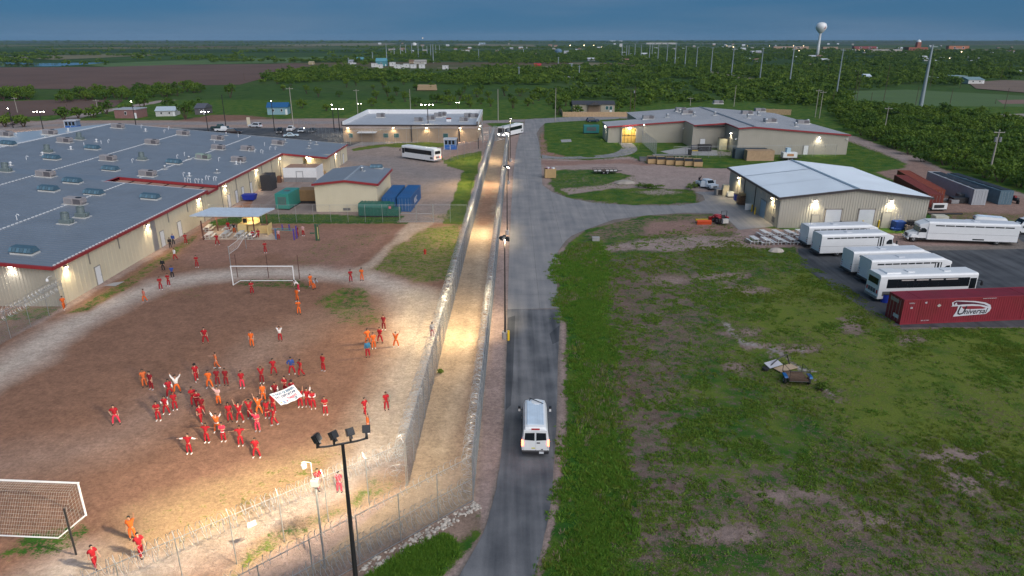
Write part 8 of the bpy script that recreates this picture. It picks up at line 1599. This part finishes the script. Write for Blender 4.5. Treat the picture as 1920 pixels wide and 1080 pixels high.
def smk(X, Y): return (sdist(X, Y, fieldp) > 0)*np.clip((.62-fbm(X, Y, 7, 21))*3, 0, 1)*.7
q = sample_grid(smk, 130000, (3, 70, 26, 110)); scatter('dead_straw', q, rng.uniform(.4, 1.0, len(q)), [tuft(i+70, 9, .14, .4, ml_straw, 1.6, .018) for i in range(3)], z=-.02)
gp2 = wp([(690, 1085), (760, 1035), (828, 1006), (850, 1012), (858, 1030), (815, 1085), (760, 1160), (640, 1160)])
q = sample_grid(lambda X, Y: np.clip(sdist(X, Y, gp2)+.3, 0, 1)*.9, 26000, (-10, 0, 26, 36)); scatter('corner_grass', q, rng.uniform(.4, 1.0, len(q)), [tuft(i, 16, .34, .34, ml_grass) for i in range(3)], z=0)
weeds = [[(1012, 236), (1130, 240), (1200, 262), (1215, 290), (1140, 300), (1010, 300)], [(1030, 330), (1130, 318), (1190, 330), (1195, 348), (1060, 360)], [(1060, 366), (1230, 352), (1300, 356), (1324, 376), (1270, 387), (1110, 382)], [(1215, 300), (1290, 285), (1600, 265), (1690, 300), (1630, 326), (1560, 310)], [(822, 297), (905, 283), (868, 420), (828, 420), (846, 382), (868, 320)], [(462, 399), (740, 405), (740, 418), (395, 420)], [(698, 503), (765, 447), (862, 420), (850, 520), (775, 530)]]
W_ = [wp(w) for w in weeds]
def lawn(X, Y):
    m_ = np.zeros(len(X))
    for w in W_: m_ = np.maximum(m_, (sdist(X, Y, w) > 0)*np.clip((fbm(X, Y, 2.2, 71)-.3)*3, 0, 1))
    return m_
q = sample_grid(lawn, 150000, (-52, 105, 85, 235)); scatter('lawn_tufts', q, rng.uniform(.3, .7, len(q)), [tuft(i+80, 10, .22, .4, ml_dry, .8, .04) for i in range(3)], z=-.02)
# bush growing on the strip and by the cart
for px, py, s_, lb in ((826, 700, .16, 'small green weed growing in the gravel strip'), (1540, 732, .26, 'bushy weed right of the mesh cart'), (1850, 500, .14, 'tuft of weed on the dark lot')):
    if px == 1850: continue
    p = P(px, py); tree_thing(p.x, p.y, s_, lb, None, 'weed', 'weed', 3)
sh_ = [(1278, 266, 'dark shrub row in the office recess'), (1215, 352, 'low dark weed clump by the gravel'), (1300, 352, 'grey green weed clump before the pickup')]
for px, py, lb in sh_:
    p = P(px, py); e = tree_thing(p.x, p.y, .32, lb, None, 'shrub', 'shrub', 0); e.scale = (1.1, .4, .3)
# ================================================================== THE TOWN AND COTTAGES
def house(name, label, px, py, wpx, top, col, roof=None, gable=True, depth=8, cat='house', group=None, windows=3, yaw=0, door_=True, eave=.6):
    p = P(px, py); d = p.y*math.cos(T)+H*math.sin(T); w = wpx*d/F; h = hgt(px, py, top); m = mat('wall_%s' % '_'.join(str(int(c*99)) for c in col), col, .7); mr = mat('roof_%s' % '_'.join(str(int(c*99)) for c in (roof or (.3, .32, .34))), roof or (.3, .32, .34), .5)
    t = thing(name, label, cat, p, yaw, group); he = h*eave if gable else h
    obj('wall', MB().bx(-w/2, w/2, 0, depth, 0, he), m, t)
    if gable: obj('roof', MB().prism([(-.4, he), (depth+.4, he), (depth/2, h)], -w/2-.3, w/2+.3, 'x'), mr, t)
    else: obj('roof', MB().bx(-w/2-.2, w/2+.2, -.2, depth+.2, he, he+.3), mr, t)
    for i in range(windows):
        x = -w/2+w*(i+.7)/(windows+.4); f = obj('window', MB().bx(x-w*.05, x+w*.05, -.06, 0, he*.4, he*.8), m_white, t); obj('pane', MB().bx(x-w*.04, x+w*.04, -.09, -.06, he*.44, he*.76), m_glass, f)
    if door_: obj('door', MB().bx(w*.38, w*.38+min(1.0, w*.1), -.06, 0, 0, min(2.1, he*.8)), m_white, t)
    return t
house('cottage', 'small pale blue cottage with a bright blue roof and white windows', 521, 215, 37, 193, (.22, .36, .42), (.02, .10, .24), windows=2, yaw=.12, eave=.62, depth=6)
house('shack', 'ramshackle open fronted shack with pink boards and a metal roof', 237, 222, 42, 206, (.25, .13, .12), (.4, .42, .45), gable=False, windows=1); house('house', 'small white gabled house with a pale metal roof', 311, 218, 34, 201, (.5, .5, .5), (.45, .52, .58), windows=2, yaw=.2); house('hut', 'dark two storey hut with a lean to among trees', 375, 215, 18, 195, (.12, .11, .12), (.1, .1, .12), windows=1)
mh = house('modular_home', 'beige modular home with a dark roof and gabled porch behind the wooden fence', 1113, 211, 78, 190, (.38, .33, .26), (.06, .055, .06), windows=0, depth=9, eave=.72)
for x in (-6.2, 5.6, 7.2): f = obj('window', MB().bx(x-.7, x+.7, -.06, 0, 1.1, 2.7), m_white, mh); obj('pane', MB().bx(x-.6, x+.6, -.09, -.06, 1.2, 2.6), mat('teal_glass', (.05, .12, .12)), f)
obj('porch', MB().prism([(-2.9, 3.2), (2.9, 3.2), (0, 4.6)], -2.2, 0, 'y'), MATS['roof_5_5_5'] if 'roof_5_5_5' in MATS else m_dark, mh); obj('porch_wall', MB().bx(-2.6, 2.6, -.3, -.02, 0, 3.2), mat('porch_brown', (.25, .17, .12), .8), mh)
for x in (-2.7, 2.6): obj('porch_post', MB().bx(x, x+.15, -2.1, -1.95, 0, 3.2), m_dark, mh)
def plank_fence(label, a, b, h=1.9):
    a = P(*a); b = P(*b); d = b-a; n = int(d.length/.32); t = thing('wooden_fence', label, 'fence', a, math.atan2(d.y, d.x)); mb = MB()
    for i in range(n): mb.bx(i*.32, i*.32+.29, -.02, .02+.01*(i % 2), 0, h+random.uniform(-.03, .03))
    stuffed(obj('pickets', mb, mat('new_cedar', (.50, .34, .20), .8, var=.2), t))
    for i in range(int(d.length/2.5)+1): obj('post', MB().bx(i*2.5, i*2.5+.1, .03, .13, 0, h), MATS['new_cedar'], t)
plank_fence('new cedar fence in front of the modular home', (1055, 219), (1178, 219)); plank_fence('short side run of cedar fence left of the modular home', (1045, 196), (1055, 219)); plank_fence('cedar fence beyond the far corner of the office roof', (1430, 214), (1484, 216), 2.2)
hb = obj('hay_stack', MB().box((0, 0, 1.6), (12, 4, 3.2), 0, top=(.92, .9)), mat('hay_tan', (.36, .26, .16), .9), None, P(801, 169), bevel=.2, seg=2); tag(hb, 'long tan stack standing alone at the wood edge', 'hay stack')
F_ = 'buildings by the trailer park'
for q in (('shed', 'teal gabled shed in the trailer park', 715, 124, 20, 109, (.08, .25, .28), (.10, .28, .34)), ('shed', 'smaller teal shed left of the trailer park', 675, 117, 12, 107, (.08, .22, .24), (.1, .25, .3)), ('shed', 'long cream shed at the right of the trailer park', 788, 120, 22, 112, (.42, .4, .36), (.35, .33, .3)), ('shed', 'tan flat shed between teal and cream sheds', 772, 119, 10, 112, (.35, .26, .16), (.2, .12, .08)), ('shed', 'small tan shed at the ploughed field edge', 583, 121, 9, 115, (.45, .36, .2), (.4, .33, .2)), ('barn', 'low pale barn beyond the bush at left', 658, 118, 8, 112, (.35, .37, .4), (.3, .32, .36))): house(*q, cat='shed', windows=1)
trl = [(702, 125), (712, 127), (744, 127), (752, 128), (762, 126), (775, 127), (791, 127), (736, 123), (662, 124), (835, 129)]
for i, (px, py) in enumerate(trl): house('travel_trailer', 'white camper parked in the trailer park', px, py+1, 11, py-6, (.62, .62, .62), (.55, .55, .57), gable=False, depth=3, cat='camper', group='white campers in the trailer park', windows=1, door_=False)
bn_ = thing('grain_bin', 'blue grey round grain bin with a domed roof', 'grain bin', P(1047, 101)); kk = (P(1047, 101).y*math.cos(T)+H*math.sin(T))/F; obj('drum', MB().cyl((0, 0, 0), 7*kk, 6*kk, 20), mat('bin_steel_blue', (.12, .2, .3), .5, .3), bn_); obj('roof', MB().lathe((0, 0, 6*kk), [(7.2*kk, 0), (4*kk, 2.4*kk), (.5*kk, 3.4*kk)], 20), mat('bin_roof', (.15, .24, .34), .5, .3), bn_)
house('barn', 'bright red round topped barn beside the lane', 1008, 127, 13, 119, (.45, .02, .03), (.45, .03, .04), cat='barn', windows=0, door_=False); house('house', 'white house right of the grain bin', 1062, 102, 9, 95, (.6, .6, .62), None, windows=1); house('tank_house', 'white box shaped house at the clearing edge', 1071, 125, 7, 119, (.55, .56, .58), None, windows=1)
wt_ = P(777, 85); kk = (wt_.y*math.cos(T)+H*math.sin(T))/F; o = obj('storage_tank', MB().lathe((0, 0, 0), [(3.6*kk, 0), (3.6*kk, 4*kk), (2*kk, 4.6*kk), (.2*kk, 4.8*kk)], 16), m_whitem, None, wt_); tag(o, 'white storage tank far off left of centre', 'tank')
# water tower
wp_ = P(1532, 106); d_ = wp_.y*math.cos(T)+H*math.sin(T); kk = d_/F; ht = hgt(1532, 106, 42)
wtw = thing('water_tower', 'white single column water tower with faded red lettering rising above the town', 'water tower', wp_); obj('column', MB().lathe((0, 0, 0), [(3.4*kk, 0), (2.2*kk, ht*.3), (2.0*kk, ht*.66), (3.0*kk, ht*.74)], 20), m_whitem, wtw, smooth=True)
obj('tank', MB().lathe((0, 0, ht*.68), [(2.2*kk, 0), (5.5*kk, ht*.05), (9.2*kk, ht*.13), (9.9*kk, ht*.20), (8.2*kk, ht*.28), (4.5*kk, ht*.315), (.3*kk, ht*.325)], 28), m_whitem, wtw, smooth=True)
mfade = mat('faded_red_paint', (.42, .12, .12), .7); tm = put_text(wtw, 'B', 6.5*kk, mfade, (1.2*kk, -9.4*kk, ht*.82), (PI/2-.1, 0, 0), bold=.1*kk)
for x in (-2, 0, 2): obj('antenna', MB().cyl((x*kk, 0, ht*.99), .2*kk, 2.4*kk, 5), m_gunit, wtw)
ct = thing('courthouse', 'red brick courthouse with a domed clock tower far across town', 'building', P(1722, 97)); k2 = (P(1722, 97).y*math.cos(T)+H*math.sin(T))/F; mbr = mat('brick_red', (.30, .10, .06), .8)
obj('wall', MB().bx(-19*k2, 17*k2, 0, 20*k2, 0, 8*k2), mbr, ct); obj('tower', MB().bx(-3*k2, 4*k2, 2*k2, 9*k2, 8*k2, 17*k2), mbr, ct); obj('dome', MB().lathe((.5*k2, 5.5*k2, 17*k2), [(4*k2, 0), (3.4*k2, 2.6*k2), (.3*k2, 4.6*k2)], 12), m_whitem, ct)
for i in range(6): f = obj('window', MB().bx((-16+i*5.6)*k2, (-14+i*5.6)*k2, -.2, 0, 3*k2, 5.4*k2), m_dark, ct)
G_ = 'buildings of the far town'
for q in (('school', 'long tan building left of the water tower with a brick stub tower', 1483, 93, 66, 87, (.36, .25, .17), (.3, .3, .32)), ('hall', 'tan building just right of the water tower', 1557, 92, 28, 88, (.34, .24, .16), (.3, .25, .2)), ('store', 'long maroon roofed building in the far town', 1622, 93, 42, 87, (.25, .06, .06), (.22, .05, .06)), ('store', 'low wide white roofed store in the far town', 1662, 98, 60, 93, (.45, .4, .36), (.55, .56, .58)), ('hotel', 'large orange brick building at right of the far town', 1797, 95, 38, 86, (.42, .16, .08), (.2, .08, .06)), ('warehouse', 'long pale warehouse on the skyline left of centre right', 1155, 79, 24, 76, (.5, .5, .5), (.6, .62, .64)), ('warehouse', 'pale warehouse near the skyline behind the masts', 1240, 83, 56, 80, (.45, .44, .42), (.5, .5, .5)), ('mill', 'white tower like building above the masts', 1164, 90, 5, 82, (.6, .6, .58), (.5, .5, .5)), ('clubhouse', 'white low building amid far trees left', 873, 98, 19, 94, (.6, .6, .6), (.6, .62, .64)), ('shop', 'pale blue roofed building far off', 904, 83, 12, 80, (.3, .4, .5), (.3, .42, .55)), ('house', 'teal ended white house by the sports field', 1830, 157, 30, 145, (.58, .58, .56), (.2, .3, .32)), ('long_shed', 'long teal grey shed joined to the white house', 1800, 150, 26, 143, (.25, .33, .34), (.25, .36, .38)), ('house', 'pale house left of the steel monopole', 1627, 150, 12, 139, (.5, .55, .6), (.6, .68, .75)), ('house', 'white roofed house behind the thin poles', 1606, 138, 11, 131, (.5, .52, .55), (.6, .66, .72)), ('house', 'low white house right of the steel monopole', 1752, 150, 18, 144, (.55, .57, .6), (.6, .64, .68)), ('house', 'low grey house in the woods left of the monopole', 1648, 151, 18, 146, (.4, .42, .45), (.5, .54, .58)), ('house', 'small blue house at the right edge', 1917, 140, 10, 132, (.2, .3, .4), (.4, .45, .5)), ('house', 'tan house with a lit lamp below the water tower', 1512, 126, 20, 120, (.35, .28, .22), (.3, .22, .18)), ('cabin', 'white cabin in the woods with three pale cars', 1065, 149, 20, 145, (.6, .6, .6), (.6, .6, .6)), ('cabin', 'tiny white box amid the woods', 1121, 153, 4, 149, (.6, .62, .62), (.6, .62, .62))):
    house(*q, gable=q[0] in ('house',), cat='building' if q[0] != 'house' else 'house', windows=2 if q[4] > 10 else 1, depth=14 if q[4] > 20 else 8)
town = random.Random(3)
for i in range(120):
    px = town.choice((town.uniform(1080, 1900), town.uniform(1300, 1900), town.uniform(700, 1400))); py = town.uniform(83, 118) if px > 1080 else town.uniform(82, 104); 
    w_ = town.uniform(4, 12)*(py-60)/45; c = town.choice(((.5, .5, .5), (.38, .34, .3), (.42, .3, .24), (.55, .56, .58), (.3, .3, .34)))
    house('far_house', 'small pale roofed house among the far trees of the town', px, py, w_, py-w_*.38-1, c, town.choice(((.5, .52, .55), (.34, .32, .3), (.25, .14, .1), (.6, .62, .65))), group='small houses of the far town', windows=1, depth=9, door_=False)
# lit street lamps far away
for px, py, top, k in ((1069, 92, 85, 1), (1095, 92, 85, 1.2), (1113, 92, 85, .7), (1374, 96, 88, .9), (1362, 96, 86, .5), (1487, 92, 86, .7), (1506, 92, 86, .7), (1497, 105, 95, .8), (1619, 104, 95, .5), (1801, 106, 97, 1.1), (1779, 118, 109, .8), (1066, 103, 100, .5), (768, 104, 101, .5), (1400, 97, 86, .4), (1505, 127, 122, .6), (1128, 93, 88, .5), (1610, 100, 94, .4), (1442, 92, 86, .5), (793, 75.6, 68, .6)):
    p = P(px, py); d = p.y*math.cos(T)+H*math.sin(T); h = hgt(px, py, top); t = thing('street_lamp', 'distant lit street lamp glowing over the town', 'street lamp', p, 0, 'lit street lamps of the far town'); r_ = .8*d/F*k
    obj('pole', MB().cyl((0, 0, 0), .1*d/F, h, 5), m_gunit, t); obj('lens', MB().lathe((0, 0, h-r_*.6), [(r_*.5, 0), (r_, r_*.6), (r_*.5, r_*1.2)], 8), mat('far_lamp_glow', (.9, .8, .6), .5, emit=(1, .72, .4) if k != .6 else (1, .9, .8), estr=5), t)

hz = MB().bx(-11000, 11000, -300, 12500, -1.6, 110); ho = obj('haze', hz, None); ho.data.materials.clear(); hm_ = bpy.data.materials.new('air'); n_, l_ = nodes_of(hm_); n_.clear(); vo_ = n_.new('ShaderNodeVolumePrincipled'); mo_ = n_.new('ShaderNodeOutputMaterial'); vo_.inputs['Color'].default_value = (.45, .70, 1, 1); vo_.inputs['Density'].default_value = HAZE; l_.new(vo_.outputs[0], mo_.inputs['Volume']); ho.data.materials.append(hm_); ho['kind'] = 'stuff'
# ------------------------------------------------------------------ labels that single out look-alikes by the landmark beside them
ORD = 'closest,second closest,third closest,fourth closest,fifth closest,sixth closest,seventh closest,eighth closest,ninth closest,tenth closest,eleventh closest,twelfth closest,thirteenth closest,fourteenth closest,fifteenth closest,sixteenth closest,seventeenth closest,eighteenth closest,nineteenth closest,twentieth closest'.split(',')
ORD += [t_+' closest' for t_ in ('twenty first', 'twenty second', 'twenty third', 'twenty fourth', 'twenty fifth', 'twenty sixth', 'twenty seventh', 'twenty eighth', 'twenty ninth', 'thirtieth')]
def rank_labels(group, base, marks):
    by = {}
    for o in [o for o in COL.objects if o.parent is None and o.get('group') == group]:
        k = min(range(len(marks)), key=lambda i: math.hypot(o.location.x-marks[i][1], o.location.y-marks[i][2])); by.setdefault(k, []).append(o)
    for k, L_ in by.items():
        nm, x, y = marks[k]; L_.sort(key=lambda o: math.hypot(o.location.x-x, o.location.y-y))
        for i, o in enumerate(L_): o['label'] = '%s, %s to %s' % (base, ORD[i], nm) if i < len(ORD) else '%s, well back from %s' % (base, nm)
def lm(name, px, py): p = P(px, py); return (name, p.x, p.y)
rank_labels('mesquites in the right hand thicket', 'dense dark green mesquite', [lm('the big transformer pole', 1853, 333), lm('the crossarm pole in the thicket', 1657, 252), lm('the close pair of pale poles', 1534, 222), lm('the long gravel road bend', 1760, 318), lm('the steel monopole', 1726, 205), lm('the right edge of the thicket', 2000, 330), lm('the office far corner', 1600, 250), lm('the middle of the gravel road', 1700, 296), lm('the start of the gravel road', 1640, 274), lm('the thin pole by the road', 1740, 300), lm('the yellow meadow', 1850, 250)])
rank_labels('scattered mesquites on the meadow', 'small pale green meadow mesquite', [lm('the long tan stack', 801, 169), lm('the blue cottage', 521, 215), lm('the middle of the intake roof', 770, 210), lm('the pale pole by the fences', 934, 228), lm('the modular home', 1060, 205)])
rank_labels('hedge trees between the ploughed fields', 'dark hedge tree', [lm('the leaning pole at left', 20, 185), lm('the tall leafy tree', 140, 184), lm('the shack', 235, 185), lm('the pale lane', 360, 170), lm('the middle of the hedge', 300, 176)])
rank_labels('small houses of the far town', 'small pale roofed far house', [lm('the water tower', 1532, 106), lm('the courthouse', 1722, 97), lm('the steel monopole head', 1740, 92), lm('the orange brick building', 1797, 95), lm('the grain bin', 1047, 101), lm('the white storage tank', 777, 85), lm('the long warehouse', 1240, 84), lm('the nearest masts', 1480, 112), lm('the tower like mill', 1164, 90), lm('the pale clearing', 1370, 110)])
rank_labels('pale masts receding towards the town', 'slender pale steel mast', [lm('the sports field', 1568, 178), lm('the pale clearing', 1375, 142), lm('the tower like mill', 1164, 100), lm('the teal trailer park shed', 715, 118), lm('the grain bin', 1047, 105), lm('the red barn', 1008, 127)])
rank_labels('thin brown poles on the far fields', 'thin brown wooden pole', [lm('the steel monopole', 1726, 200), lm('the sports field left corner', 1600, 190), lm('the teal ended house', 1830, 150), lm('the ploughed field', 450, 145), lm('the leaning pole at left', 125, 200)])
rank_labels('white campers in the trailer park', 'white camper', [lm('the teal gabled shed', 715, 124), lm('the long cream shed', 788, 120)])
rank_labels('lit street lamps of the far town', 'distant lit street lamp', [lm('the water tower', 1532, 106), lm('the grain bin', 1080, 95), lm('the pale clearing', 1370, 100), lm('the orange brick building', 1790, 100)])
rank_labels('white gooseneck plumbing vents on the big roof', 'white gooseneck vent pipe', [('the front dotted line',)+tuple(PR(300, 318)[:2]), ('the row before the red slot',)+tuple(PR(362, 342)[:2]), ('the far dotted line',)+tuple(PR(203, 268)[:2]), ('the open hood unit',)+tuple(PR(478, 287)[:2]), ('the porch end',)+tuple(PR(510, 281)[:2]), ('the parked cars edge',)+tuple(PR(402, 262)[:2]), ('the sage unit',)+tuple(PR(381, 298)[:2])])
